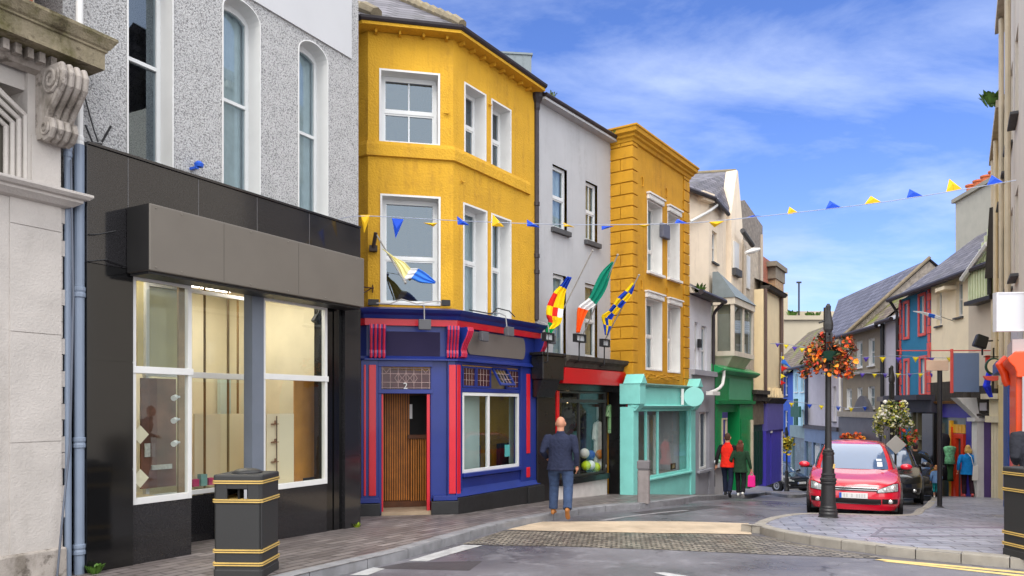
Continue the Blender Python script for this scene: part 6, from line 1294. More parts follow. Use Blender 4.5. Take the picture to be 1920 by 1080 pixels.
# ------------------------------------------------------------------ tall cream buildings along the near right, seen almost edge-on
XT = lambda Y: .6 * Y + 1.12
ft = Fr(XT(22.8), 22.8, -.6, -1, -.95)
YC = mat('yellow cream render tall', (230, 206, 150), .85, .06, 2, stain=.25, scol=(190, 160, 110)); GC = mat('grey cream render tall', (206, 196, 180), .85, .06, 2, stain=.35, scol=(150, 140, 128))
def tall(name, lab, Ya, Yb, zt, wm, eav, wins, extra=None):
    t = thing(name, lab, 'building', ft); u0, u1 = (22.8 - Ya) * 1.1662, (22.8 - Yb) * 1.1662
    zt -= ft.zb; zt += HC
    hs = [(u0 + (u1 - u0) * a - .45, u0 + (u1 - u0) * a + .45, z - ft.zb, z - ft.zb + 1.7) for a, z in wins]
    mb = MB(); wall_sheet(mb, u0, u1, -.3, zt, hs); shell(mb, u0, u1, -.3, zt, 8); mb.build('wall', wm, t)
    for h in hs: window(t, ft, *h, dep=.12, fw=.08, rail=.5, frame=WHITE, lining=wm, sill=DGREY, sillp=.14)
    mb = MB(); mb.box(u0 - .05, u1 + .05, -eav, -.003, zt - .05, zt + .1); mb.box(u0 - .05, u1 + .05, -eav - .07, -eav, zt - .06, zt + .12); mb.build('eaves', mat('weathered eaves', (176, 164, 144), .85, .2, 4, stain=.5), t)
    mb = MB(); mb.poly((u0 - .05, -eav, zt + .17), (u1 + .05, -eav, zt + .17), (u1 + .05, 4, zt + 2.8), (u0 - .05, 4, zt + 2.8)); mb.poly((u0 - .05, 4, zt + 2.8), (u1 + .05, 4, zt + 2.8), (u1 + .05, 8, zt), (u0 - .05, 8, zt)); mb.poly((u0, 0, zt), (u0, 8, zt), (u0, 4, zt + 2.7)); mb.build('roof', SLATE, t)
    for q in (.12, .5): MB().tube([(u0 + (u1 - u0) * q, -.12, 3.2), (u0 + (u1 - u0) * q, -.12, zt - .1)], .055, 8).build('drainpipe', mat('pale pipe', (190, 176, 150), .6), t)
    return t, u0, u1, zt
t, u0, u1, zt = tall('cream_terrace', 'yellow cream tall terrace building with projecting eaves above the orange shopfront', 22.8, 18.4, 7.45, YC, .13, [(.3, 4.2), (.75, 4.2), (.3, 7), (.75, 7)])
weeds('roof_weed', (*ft.at(u1 - .2, -.25), ft.zb + zt + .1), 50, .3, LEAF, 'leafy weed sprouting from the eaves between the tall cream buildings', seed=41)
t, u0, u1, zt = tall('tall_terrace', 'taller grey cream terrace building with heavy stepped eaves at the edge of the photo', 18.4, 12.2, 9.3, GC, .15, [(.12, 4.3), (.12, 7.2), (.35, 4.3), (.35, 7.4), (.6, 4.3), (.6, 7.4)])
mb = MB(); mb.prism([(-.5, zt + .8), (-.5, zt + 1.15), (.2, zt + 1.6), (.2, zt + .8)], 'u', u0 + 1.2, u0 + 3.2); mb.build('eaves_gablet', GC, t)
# orange shopfront and blue pilaster
t = thing('orange_shopfront', 'orange red shopfront with carved scroll console and blue pilaster by the corner', 'shopfront', ft)
ORG = mat('orange red gloss paint', (226, 74, 20), .45, .08, 3, coat=.2); BLU = mat('mid blue paint', (38, 72, 140), .5, .08, 3)
v = -.12
a, b_ = ft.u(1881, v), ft.u(1890, v); MB().box(a, b_, v, -.004, -.4, ft.z(1886, 700, v)).box(a - .1, b_ + .1, v - .2, -.004, ft.z(1886, 700, v), ft.z(1886, 680, v)).build('blue_pilaster', BLU, t)
a, b_ = ft.u(1891, v), ft.u(1903, v); MB().box(a, b_, v + .04, -.004, -.4, 4.2).build('grey_panel', mat('pale grey panel', (176, 176, 184), .6), t)
a, b_ = ft.u(1903, v), ft.u(1916, v); mb = MB(); mb.box(a, b_, v - .08, -.004, -.4, ft.z(1910, 690, v)); mb.build('orange_column', ORG, t, bev=.02)
MB().box(ft.u(1917, v), min(ft.u(1917, v) + 6, 12.35), v, -.004, -.4, ft.z(1917, 690, v)).box(a - .3, min(ft.u(1917, v) + 6, 12.35), v - .1, -.004, ft.z(1917, 690, v) + .05, ft.z(1917, 630, v)).build('shop_wall', mat('dusky shop wall', (170, 160, 158), .6, .1), t)
zt0, zb0 = ft.z(1905, 622, -.4), ft.z(1905, 700, -.3); Hh = zt0 - zb0
pr = [(-.02, zt0), (-.22, zt0), (-.25, zt0 - .1 * Hh), (-.32, zt0 - .25 * Hh), (-.3, zt0 - .4 * Hh), (-.23, zt0 - .6 * Hh), (-.2, zt0 - .8 * Hh), (-.2, zb0), (-.02, zb0)]
mb = MB(); mb.prism(pr, 'u', a - .05, b_ + .12)
mb.tube([(a + .1, -.24, zt0), (a + .1, -.36, zt0 - .3 * Hh), (a + .1, -.28, zt0 - .7 * Hh), (a + .1, -.26, zt0 - 1.0 * Hh), (a + .1, -.22, zt0 - 1.2 * Hh)], .07, 8)
mb.build('scroll_console', ORG, t, bev=.02)

# ------------------------------------------------------------------ people
SKIN = mat('skin', (184, 130, 104), .6, .06, 9); SOLE = mat('pale sole', (206, 200, 190), .6, .05)
def cloth_mat(name, col, var=.14): return mat(name, col, .9, var, 6, .6, 19, bd=.04, spec=.2) if not name.startswith('flag') else mat(name, col, .85, .06, 5, .15, 40, spec=.2)
def person(lab, x, y, z, head, H, top, bottom, shoe, hair, feet, hands, hairstyle='short', skirt=0, coat=0, build=1.0, group=None, gilet=None, lean=0.0, sleeve=None, bare_calf=None):
    """Stands at (x, y, z), facing heading (hx, hy); feet and hands are local (x right, y forward, z up) positions in units of a 1.78 m figure."""
    k = H / 1.78; hx, hy = head; f = Fr(x, y, hy, -hx, z); f.M = f.M @ Matrix.Scale(k, 4)
    t = thing('person', lab, 'person', Fr(x, y, hy, -hx, z), group); b = build
    hip = {-1: Vector((-.095 * b, 0, .93)), 1: Vector((.095 * b, 0, .93))}; sh = {-1: Vector((-.178 * b, lean * .45, 1.405)), 1: Vector((.178 * b, lean * .45, 1.405))}
    tors = lambda q: Vector((0, lean * q * q, .93 + .52 * q))
    body = MB(); trou = MB(); jack = MB(); shoes = MB(); slv = MB() if sleeve else jack
    N0 = tors(1.0)
    hc = Vector((0, N0.y + .02 + lean * .2, 1.655))
    body.ell(hc, .084, .104, .114, 16, 12); body.ell(hc + Vector((0, .03, -.055)), .066, .07, .075, 12, 8); body.ell(hc + Vector((0, .098, -.025)), .014, .022, .022, 8, 6)
    for s in (-1, 1): body.ell(hc + Vector((s * .086, .0, -.02)), .016, .024, .036, 8, 6); body.ell(hc + Vector((s * .03, .085, .012)), .016, .012, .01, 8, 6)
    body.ell(hc + Vector((0, .09, -.065)), .026, .012, .01, 8, 6)
    body.tube([N0 + Vector((0, -.005, -.06)), N0 + Vector((0, .0, .04)), hc + Vector((0, -.01, -.06))], [.078, .066, .064], 12)
    body.tube([tors(0) + Vector((0, 0, -.06)), tors(.3), tors(.7), tors(.93), N0], [(.085, .13), (.085, .12), (.09, .15), (.07, .15), (.05, .06)], 14)
    jack.tube([tors(0) + Vector((0, 0, -.12 - coat)), tors(-.1), tors(.12), tors(.35), tors(.62), tors(.84), tors(.95), tors(1.04)], [(.146 * b + coat * .2, .198 * b + coat * .3), (.144 * b, .192 * b), (.134 * b, .176 * b), (.124 * b, .17 * b), (.125 * b, .184 * b), (.11 * b, .178 * b), (.09, .14 * b), (.064, .074)], 18)
    jack.tube([tors(-.0) + Vector((0, 0, -.125 - coat)), tors(-.0) + Vector((0, 0, -.09 - coat))], [(.15 * b + coat * .2, .203 * b + coat * .3), (.15 * b + coat * .18, .202 * b + coat * .27)], 18)
    jack.tube([tors(.97), tors(1.06), tors(1.12)], [(.085, .1), (.074, .08), (.07, .074)], 14)
    for s in (-1, 1):
        hd = Vector(hands[s]); S0 = sh[s]; d = hd - S0; L1, L2 = .30, .27; l = min(d.length, L1 + L2 - .012); d.normalize(); hd = S0 + d * l
        a = (L1 * L1 - L2 * L2 + l * l) / (2 * l); h_ = math.sqrt(max(0, L1 * L1 - a * a)); pole = Vector((s * .4, -1, -.3)); pole = (pole - d * pole.dot(d)).normalized(); el = S0 + d * a + pole * h_
        body.tube([S0, S0.lerp(el, .5), el, el.lerp(hd, .3), hd], [.05, .046, .04, .038, .027], 10)
        slv.tube([S0 + Vector((-s * .07, 0, .005)), S0 + Vector((s * .0, 0, -.025)), S0.lerp(el, .4), el, el.lerp(hd, .3), el.lerp(hd, .7), el.lerp(hd, .93)], [.055, .07 * b, .062 * b, .056, .054, .047, .042], 12)
        slv.tube([el.lerp(hd, .86), el.lerp(hd, .94)], [.045, .045], 10)
        fd = (hd - el).normalized(); fw = Vector((0, 1, 0)); fw = (fw - fd * fw.dot(fd)).normalized(); sd = fd.cross(fw)
        palm = hd + fd * .045; body.tube([hd - fd * .01, palm, hd + fd * .09], [(.016, .028), (.018, .042), (.016, .04)], 10) if abs(fd.z) > .95 else body.ell(palm, .035, .035, .045, 10, 8)
        for i, ln in enumerate((.07, .08, .075, .058)):
            b0 = hd + fd * .085 + fw * (.03 - .02 * i); c_ = sd * (-s); body.tube([b0, b0 + fd * ln * .45 + c_ * .006 * s, b0 + fd * ln * .75 + c_ * .02 * s, b0 + fd * ln * .9 + c_ * .038 * s], [.0095, .009, .0085, .007], 6)
        b0 = hd + fd * .03 + fw * .03; body.tube([b0, b0 + fd * .03 + fw * .022, b0 + fd * .06 + fw * .026], [.012, .011, .008], 6)
        # leg
        fp = Vector(feet[s][:3]); pitch = feet[s][3]; ank = fp + Vector((0, -.05 * math.cos(pitch) , .085 + .0)); H0 = hip[s]; d = ank - H0; L1, L2 = .44, .425; l = min(d.length, L1 + L2 - .006); d.normalize()
        a = (L1 * L1 - L2 * L2 + l * l) / (2 * l); h_ = math.sqrt(max(0, L1 * L1 - a * a)); pole = Vector((0, 1, 0)); pole = (pole - d * pole.dot(d)).normalized(); kn = H0 + d * a + pole * h_; ank = H0 + d * l
        body.tube([H0, H0.lerp(kn, .5), kn, kn.lerp(ank, .35), ank], [.075, .066, .05, .048, .036], 10)
        lo = .55 if bare_calf else .97
        trou.tube([H0 + Vector((-s * .05, 0, .02)), H0 + Vector((-s * .01, -.01, -.07)), H0.lerp(kn, .45), kn, kn.lerp(ank, .35), kn.lerp(ank, lo * .75), kn.lerp(ank, lo)], [(.1, .085), (.116 * b, .09 * b), .086 * b, .071 * b, .07 * b, .064 * b, .066 * b if not bare_calf else .05], 14)
        cp, sp_ = math.cos(pitch), math.sin(pitch)
        def ft_(py, pz): return ank + Vector((0, py * cp + pz * sp_, -py * sp_ + pz * cp))
        shoes = MB(); shoes.loft([[ft_(py, zz) + Vector((w * math.cos(q), 0, 0)) + (ft_(0, hh * math.sin(q)) - ft_(0, 0)) for q in [i * math.pi / 5 for i in range(10)]] for py, w, zz, hh in ((-.085, .012, -.05, .02), (-.075, .032, -.045, .038), (-.03, .04, -.03, .055), (.05, .042, -.045, .04), (.12, .047, -.058, .028), (.17, .04, -.062, .022), (.195, .015, -.064, .012))])
        shoes.tube([ank + Vector((0, 0, -.02)), ank.lerp(kn, .1)], [.045, .046], 10); shoes.build('shoe', shoe, t, f, remesh=.008)
    trou.tube([tors(0) + Vector((0, 0, -.16)), tors(0) + Vector((0, -.01, -.05)), tors(.12)], [(.085, .11 * b), (.12 * b, .158 * b), (.105 * b, .14 * b)], 16)
    body.build('body', SKIN, t, f, remesh=.0085)
    trou.build('trousers', bottom, t, f, remesh=.013); jack.build('jacket' if not gilet else 'gilet', top, t, f, remesh=.012);
    if sleeve: slv.build('sleeves', sleeve, t, f, remesh=.012)
    if hair is not None:
        hb = MB(); hb.ell(hc + Vector((0, -.012, .018)), .083, .1, .11, 16, 12)
        if hairstyle == 'short': hb.ell(hc + Vector((0, -.045, -.025)), .074, .062, .075, 12, 8)
        if hairstyle in ('bob', 'long'):
            hb.ell(hc + Vector((0, -.04, -.05)), .09, .075, .11, 12, 8)
            for q in range(-2, 3): hb.tube([hc + Vector((q * .035, -.07, .0)), hc + Vector((q * .042, -.09, -.1)), hc + Vector((q * .04, -.085, -.14 if hairstyle == 'bob' else -.2)), hc + Vector((q * .034, -.09, -.17 if hairstyle == 'bob' else -.33))], [.03, .036, .03, .012], 8)
        hb.build('hair', hair, t, f, remesh=.011)
    return t, f
gz = lambda x, y: g(y, x)
NAVYC = cloth_mat('navy jumper', (40, 45, 66)); JEAN = cloth_mat('blue jeans', (58, 74, 104), .25); TAN = mat('tan boots', (160, 104, 52), .6, .15, 9)
x, y = gpt(1051, 966); person('bald man in navy jumper, jeans and tan boots walking away', x, y, gz(x, y), (.22, 1), 1.77, NAVYC, JEAN, TAN, None,
    {-1: (-.15, .16, 0, 0), 1: (.16, -.22, .05, .75)}, {-1: (-.27, .16, 1.02), 1: (.29, .02, .88)}, build=1.26)
HB = mat('grey stubble', (150, 126, 104), .9, .2, 20)
x, y = place((1364, 900), 21.2)[:2]; person('man in red gilet over black sleeves and navy trousers walking beside a woman', x, y, gz(x, y), (.5, 1), 1.78, cloth_mat('red gilet cloth', (226, 44, 30)), cloth_mat('navy trousers', (30, 36, 56)), mat('dark trainers', (34, 34, 38), .6), mat('brown hair', (70, 46, 32), .8, .2, 20),
    {-1: (-.08, .18, 0, 0), 1: (.1, -.2, .04, .6)}, {-1: (-.30, -.05, .86), 1: (.27, .1, .88)}, gilet=True, sleeve=cloth_mat('black sleeve', (30, 30, 32)), build=1.05)
x, y = place((1388, 900), 21.0)[:2]; wt, wf = person('woman with long auburn hair in dark green jacket and black leggings', x, y, gz(x, y), (.5, 1), 1.58, cloth_mat('dark green jacket', (36, 62, 44)), cloth_mat('black leggings', (32, 31, 35)), mat('white trainers', (220, 218, 212), .6), mat('auburn hair', (88, 42, 24), .7, .3, 24),
    {-1: (-.07, .12, 0, 0), 1: (.11, -.16, .04, .6)}, {-1: (-.26, .12, .95), 1: (.34, .0, .82)}, hairstyle='long', coat=.05, build=1.08)
hp = wf.M @ Vector((.345, .0, .80)); pk = mat('hot pink bag', (232, 20, 136), .5, .08, 5)
bf = Fr(hp.x, hp.y, 1, -.5, hp.z)
o = MB().loft([[(-.095, -.04, -.12), (.095, -.04, -.12), (.095, .04, -.12), (-.095, .04, -.12)], [(-.105, -.05, -.44), (.1, -.05, -.44), (.1, .05, -.44), (-.105, .05, -.44)]]).build('bag', pk, thing('carrier_bag', 'hot pink carrier bag in the hand of the woman in green', 'bag', bf), bf, bev=.015)
MB().tube([(-.06, .0, -.12), (-.02, .0, -.03), (.02, .0, -.03), (.06, .0, -.12)], .008, 6).build('handle', pk, bpy.data.objects['carrier_bag'], bf)
x, y = place((1815, 900), 23.5)[:2]; BLJ = cloth_mat('bright blue anorak', (22, 120, 190)); person('blonde woman in bright blue anorak and patterned black leggings walking away', x, y, gz(x, y), (.42, 1), 1.64, BLJ, cloth_mat('black red print', (46, 26, 36), .6), mat('coral trainers', (200, 84, 84), .6), mat('blonde hair', (190, 154, 88), .6, .25, 24),
    {-1: (-.1, .1, 0, 0), 1: (.1, -.14, .03, .5)}, {-1: (-.30, -.02, .9), 1: (.30, .05, .92)}, hairstyle='bob', coat=.04, build=1.14)
pt = bpy.data.objects['person.003']
MB().tube([(0, 0, .735), (0, 0, .775)], [(.142, .21), (.14, .208)], 18).build('hem', cloth_mat('coral hem', (226, 90, 70)), pt)
sb = Fr(*place((1829, 880), 23.2)[:2], 1, -.4, gz(13.5, 23.2))
o = MB().prism([(-.09, .52), (.07, .52), (.08, .98), (-.06, .98)], 'v', -.03, .03).tube([(-.05, 0, .96), (-.12, -.05, 1.25), (-.2, .1, 1.36)], .012, 6).build('shoulder_bag', mat('white canvas', (216, 212, 206), .8, .05), None, sb, bev=.012); label(o, 'white shoulder bag at the side of the woman in bright blue', 'bag')
x, y = place((1755, 900), 22.4)[:2]; person('small fair haired child in pale blue top and turquoise shorts', x, y, gz(x, y), (.4, 1), .98, cloth_mat('pale blue top', (110, 146, 196)), cloth_mat('turquoise shorts', (24, 134, 142)), mat('white shoes', (214, 206, 200), .6), mat('fair hair', (168, 116, 70), .7, .2, 20),
    {-1: (-.08, .05, 0, 0), 1: (.08, -.08, .02, .3)}, {-1: (-.25, .05, .9), 1: (.25, .05, .9)}, hairstyle='bob', bare_calf=True)
x, y = place((1716, 880), 22.6)[:2]; person('dark haired person in black jacket reaching out behind the dark parked cars', x, y, gz(x, y), (.2, 1), 1.66, cloth_mat('black jacket', (40, 42, 44)), cloth_mat('dark navy trousers', (34, 36, 60)), mat('black shoes', (28, 28, 30), .6), mat('plum dark hair', (54, 34, 44), .7, .2, 20),
    {-1: (-.09, .1, 0, 0), 1: (.1, -.1, .02, .4)}, {-1: (-.26, .1, .95), 1: (.46, .05, 1.08)})
person('large person in dark quilted jacket leaning behind the litter bin on the paving corner', 6.72, 9.48, gz(6.6, 9.4), (.3, 1), 1.84, cloth_mat('dark quilted jacket', (44, 45, 52)), cloth_mat('charcoal trousers', (46, 46, 50)), MATS['black shoes'], MATS['brown hair'],
    {-1: (-.12, .05, 0, 0), 1: (.12, -.05, 0, 0)}, {-1: (-.2, .22, 1.05), 1: (.27, .1, .95)}, build=1.3, coat=.06, lean=.16)

# ------------------------------------------------------------------ cars
RUBB = mat('tyre rubber', (26, 26, 27), .8, .15, 12); ALLOY = mat('alloy rim', (150, 150, 152), .35, .1, 6, metal=.7); CARGL = mat('car glass', (66, 92, 128), .04, .1, 1, spec=1.0, coat=1.0); CARGL.node_tree.nodes['Principled BSDF'].inputs['IOR'].default_value = 1.6; BLKP = mat('black plastic trim', (20, 20, 21), .5, .1); CHR = mat('chrome strip', (190, 192, 194), .15, .05, metal=.9)
LAMP = mat('headlamp glass', (176, 180, 180), .08, .35, 26, spec=.8, coat=1.0); LENS = mat('lamp reflector', (214, 216, 214), .15, .15, 14, metal=.6)
def lerp_t(T, x):
    for (a, ya), (b_, yb_) in zip(T, T[1:]):
        if x <= b_: return ya + (yb_ - ya) * (x - a) / (b_ - a)
    return T[-1][1]
FY = [(0, 0), (.25, .01), (.45, .03), (.6, .07), (.7, .12), (.78, .2), (.84, .32), (.88, .52), (.895, .85)]
def front_y(x, z):
    q = (z - .2) / .55; return lerp_t(FY, abs(x)) + (.05 - .05 * min(1, q / .35) if q < .35 else .0 if q < .6 else .30 * (q - .6) ** 1.6)
def make_car(fr, lab, paint, group=None, detail=True, name='parked_car'):
    t = thing(name, lab, 'car', fr, group); Lc = 4.2
    half = [(0, 0), (.25, .01), (.45, .03), (.6, .07), (.7, .12), (.78, .2), (.84, .32), (.88, .52), (.895, .85), (.895, 1.3), (.895, 2.0), (.895, 2.8), (.89, 3.4), (.86, 3.8), (.8, 4.02), (.7, 4.12), (.4, 4.19), (0, 4.2)]
    full = half + [(-x, y) for x, y in half[-2:0:-1]]; n = len(full)
    ztop = lambda y: lerp_t([(0, .70), (.3, .76), (.7, .84), (1.1, .93), (1.6, .95), (4.2, .98)], y)
    mb = MB(); rings = []
    for q, ins in ((0, .07), (.1, .035), (.25, .01), (.45, 0), (.62, .002), (.8, .012), (.92, .035), (1, .075)):
        ring = []
        for x, y in full:
            z = .20 + q * (ztop(y) - .20); s = 1 - ins; yy = front_y(x, .2 + q * .55) if y < .9 else (y if y < 3.4 else y - ins * 1.5)
            ring.append((x * s, max(yy, 0) if y < .9 else yy, z))
        rings.append(ring)
    mb.loft(rings, cap=False)
    top = rings[-1]; hn = len(half); b0 = len(mb.V); cols = 9
    for i in range(hn):
        a = Vector(top[i]); c_ = Vector(top[(n - i) % n])
        for j in range(cols):
            s = j / (cols - 1); p = a.lerp(c_, s); e = 1 - (2 * s - 1) ** 2; mb.V.append((p.x, p.y, p.z + .055 * min(1, e * 1.6) * min(1, i / 4)))
    for i in range(hn - 1):
        for j in range(cols - 1): mb.F.append((b0 + i * cols + j, b0 + i * cols + j + 1, b0 + (i + 1) * cols + j + 1, b0 + (i + 1) * cols + j)); mb.I.append(0)
    body = mb.build('body', paint, t, smooth=True)
    MB().box(-.8, .8, .3, 3.9, .17, .3).build('underbody', BLKP, t)
    # cabin
    def outline(hw, yf, yr, c_):
        P = [(0, yf - c_), (.35 * hw, yf - c_ * .85), (.68 * hw, yf - c_ * .3), (.88 * hw, yf + .05), (.97 * hw, yf + .22), (hw, yf + .6), (hw, (yf + yr) / 2), (hw * .99, yr - .4), (hw * .95, yr - .15), (hw * .8, yr), (0, yr + .05)]
        return P + [(-x, y) for x, y in P[-2:0:-1]]
    lv = [(.90, .80, 1.06, 3.98, .10), (1.02, .785, 1.20, 3.93, .10), (1.2, .73, 1.42, 3.8, .09), (1.36, .665, 1.66, 3.62, .08), (1.435, .61, 1.86, 3.45, .07), (1.468, .5, 2.05, 3.2, .05)]
    rg = [[(x, y, z) for x, y in outline(hw, yf, yr, c_)] for z, hw, yf, yr, c_ in lv]
    m2 = MB(); m2.loft(rg, cap=False); m = len(rg[0]); b0 = len(m2.V); hh = m // 2 + 1
    for i in range(hh):
        a, c_ = Vector(rg[-1][i]), Vector(rg[-1][(m - i) % m])
        for j in range(7):
            s = j / 6; p = a.lerp(c_, s); m2.V.append((p.x, p.y, p.z + .02 * (1 - (2 * s - 1) ** 2) * min(1, i / 2)))
    for i in range(hh - 1):
        for j in range(6): m2.F.append((b0 + i * 7 + j, b0 + i * 7 + j + 1, b0 + (i + 1) * 7 + j + 1, b0 + (i + 1) * 7 + j)); m2.I.append(0)
    m2.build('roof', paint, t, smooth=True)
    def cab(i, q):
        k = q * (len(rg) - 1.0); a = int(min(k, len(rg) - 2)); s = k - a; return Vector(rg[a][i % m]).lerp(Vector(rg[a + 1][i % m]), s)
    def panel(idx, q0, q1, off, name, mt, shrink=.0):
        mb = MB(); rows = 5
        for r in range(rows):
            q = q0 + (q1 - q0) * r / (rows - 1)
            for ii in idx:
                p = cab(int(math.floor(ii)), q).lerp(cab(int(math.floor(ii)) + 1, q), ii - math.floor(ii)); mb.V.append(tuple(p + Vector(off)))
        w = len(idx)
        for r in range(rows - 1):
            for j in range(w - 1): mb.F.append((r * w + j, r * w + j + 1, (r + 1) * w + j + 1, (r + 1) * w + j)); mb.I.append(0)
        return mb.build(name, mt, t, smooth=True)
    ws = panel([-2.75, -2, -1, 0, 1, 2, 2.75], .06, .78, (0, -.012, .012), 'windscreen', CARGL)
    panel([3.6, 4, 5, 6, 7.5], .1, .68, (.012, 0, .004), 'side_window', CARGL); panel([m - 3.6, m - 4, m - 5, m - 6, m - 7.5], .1, .68, (-.012, 0, .004), 'side_window', CARGL)
    def patch(name, mt, x0, x1, zl, zh, off=.008, nx=10, nz=4):
        mb = MB()
        for i in range(nx + 1):
            x = x0 + (x1 - x0) * i / nx; a, b_ = zl(x), zh(x)
            for j in range(nz + 1): z = a + (b_ - a) * j / nz; mb.V.append((x, front_y(x, z) - off, z))
        w = nz + 1
        for i in range(nx):
            for j in range(nz): mb.F.append((i * w + j, i * w + j + 1, (i + 1) * w + j + 1, (i + 1) * w + j)); mb.I.append(0)
        return mb.build(name, mt, t, smooth=True)
    for s in (-1, 1):
        h_ = patch('headlight', BLKP, s * .42, s * .815, lambda x: .553 + .03 * (abs(x) - .42) / .4, lambda x: .612 + .125 * min(1, (abs(x) - .42) / .3), .012)
        if detail:
            patch('headlight_glass', LAMP, s * .44, s * .80, lambda x: .562 + .03 * (abs(x) - .42) / .4, lambda x: .604 + .122 * min(1, (abs(x) - .42) / .3), .017).parent = h_
            for cx_, cz_, r_ in ((.70, .645, .055), (.565, .617, .042)):
                yy = front_y(cx_, cz_) - .02; d = MB(); d.loft([[(s * cx_ + r_ * q * math.cos(a), yy - e, cz_ + r_ * q * math.sin(a)) for a in [i * math.pi / 8 for i in range(16)]] for q, e in ((1, 0), (.9, .008), (.5, .014), (.05, .016))]); d.build('reflector', LENS, h_, fr, smooth=True)
        patch('fog_lamp_recess', BLKP, s * .52, s * .80, lambda x: .335, lambda x: .43 + .02 * (.8 - abs(x)), .008)
        yy = front_y(.66, .385) - .012; d = MB(); d.loft([[(s * .665 + .05 * q * math.cos(a), yy - e, .385 + .045 * q * math.sin(a)) for a in [i * math.pi / 8 for i in range(16)]] for q, e in ((1, 0), (.9, .008), (.05, .012))]); d.build('fog_lamp', LENS, t, smooth=True)
        # door mirror
        mm = MB(); mm.ell((s * 1.0, 1.28, 1.0), .115, .075, .066, 14, 10); mr = mm.build('door_mirror', paint, t, smooth=True); MB().tube([(s * .84, 1.32, .955), (s * .97, 1.3, .965)], .028, 8).box(min(s * .93, s * 1.08), max(s * .93, s * 1.08), 1.24, 1.35, .927, .945).build('mirror_foot', BLKP, mr, fr)
        for wy in (.78, 3.35):
            w_ = MB(); w_.loft([[(s * xx, wy + r_ * math.cos(a), .315 + r_ * math.sin(a)) for a in [i * math.pi / 14 for i in range(28)]] for xx, r_ in ((.68, .29), (.69, .315), (.74, .318), (.86, .318), (.905, .305), (.908, .22), (.89, .2))]); wo_ = w_.build('wheel', RUBB, t, smooth=False)
            r_ = MB(); r_.loft([[(s * xx, wy + q * math.cos(a), .315 + q * math.sin(a)) for a in [i * math.pi / 12 for i in range(24)]] for xx, q in ((.88, .2), (.902, .205), (.904, .19), (.885, .1), (.9, .05), (.9, .005))]); r_.build('rim', ALLOY, wo_, fr)
            a_ = MB(); a_.loft([[(s * xx, wy + q * math.cos(a), .33 + q * math.sin(a)) for a in [i * math.pi / 14 for i in range(28)]] for xx, q in ((.84, .375), (.897, .375), (.897, .33), (.84, .33))]); a_.build('wheel_arch', BLKP, t)
    patch('grille', BLKP, -.43, .43, lambda x: .583, lambda x: .655, .009)
    if detail:
        g_ = patch('chrome_strip', CHR, -.43, .43, lambda x: .646, lambda x: .656, .016, nz=1); patch('chrome_strip', CHR, -.43, .43, lambda x: .603, lambda x: .612, .016, nz=1)
    lg = patch('lower_grille', BLKP, -.5, .5, lambda x: .315 + .06 * max(0, abs(x) - .4), lambda x: .43, .008)
    if detail:
        for z in (.345, .375, .405): patch('grille_bar', mat('dark grille bar', (48, 48, 50), .4), -.47, .47, lambda x, z=z: z, lambda x, z=z: z + .008, .014, nz=1)
        patch('chrome_strip', CHR, -.48, .48, lambda x: .322 + .08 * max(0, abs(x) - .4), lambda x: .33 + .08 * max(0, abs(x) - .4), .018, nz=1)
    yy = front_y(.1, .49) - .03
    pl = MB().box(-.26, .26, yy, yy + .012, .435, .545).build('number_plate', mat('plate white', (222, 222, 220), .4, .03), t, bev=.004)
    MB().box(-.26, -.215, yy - .003, yy - .001, .437, .543).build('blue_band', mat('plate blue', (36, 90, 190), .4), pl, fr)
    if detail:
        mb = MB()
        for i in range(9):
            if i in (2, 4): continue
            mb.box(-.18 + i * .046, -.15 + i * .046, yy - .002, yy - .0005, .455, .525)
        mb.build('plate_characters', mat('blurred grey print', (196, 196, 194), .6, .1), pl, fr)
        mb = MB(); mb.tube([(-.5, 1.11, 1.0), (-.05, 1.16, 1.03)], .008, 5).tube([(.0, 1.08, .99), (.5, 1.16, 1.02)], .008, 5); mb.build('wiper', BLKP, t)
        p = cab(2, .16) + Vector((-.05, -.03, .02))
        for i in range(3): d = cab(2, .14 + .07 * i).lerp(cab(1, .14 + .07 * i), .15) + Vector((0, -.017, .017)); MB().poly(tuple(d + Vector((-.05, 0, 0))), tuple(d + Vector((.05, .008, 0))), tuple(d + Vector((.05, .044, .045))), tuple(d + Vector((-.05, .034, .045)))).build('tax_disc', mat('white disc sticker', (206, 214, 220), .5), ws, fr)
        patch('hood_seam', BLKP, -.62, .62, lambda x: .668, lambda x: .672, .003, nz=1)
        for s in (-1, 1): MB().ell((s * .55, .92, .955), .03, .02, .012, 8, 6).build('washer_jet', BLKP, t)
    return t
REDP = mat('red car paint', (210, 20, 48), .22, .03, 2, spec=.5, coat=1.0); DKP = mat('dark car paint', (30, 32, 38), .2, .05, 2, coat=1.0)
cx, cy = place((1600, 900), 14.95)[:2]
cf_ = Fr(cx, cy, .905, -.425, gz(cx + .5, cy + .8) + ROAD - .0); make_car(cf_, 'red hatchback parked behind the lamp post', REDP, 'parked cars')
ax_, ay_ = -cf_.dy, cf_.dx
def behind(d, lat): return (cx + ax_ * d + cf_.dx * lat, cy + ay_ * d + cf_.dy * lat)
p = behind(5.4, .72); make_car(Fr(*p, .905, -.425, gz(*p) + ROAD), 'dark car parked directly behind the red hatchback', DKP, 'parked cars', detail=False)
p = behind(10.2, 1.5); make_car(Fr(*p, .905, -.425, gz(*p) + ROAD), 'second dark car in the line behind the red hatchback', mat('graphite car paint', (44, 46, 52), .2, .05, 2, coat=1.0), 'parked cars', detail=False)
p = place((1503, 900), 37.5)[:2]; make_car(Fr(*p, .93, .37, gz(*p) + ROAD), 'black car coming round the street bend past the purple shop', DKP, None, detail=True, name='black_car')

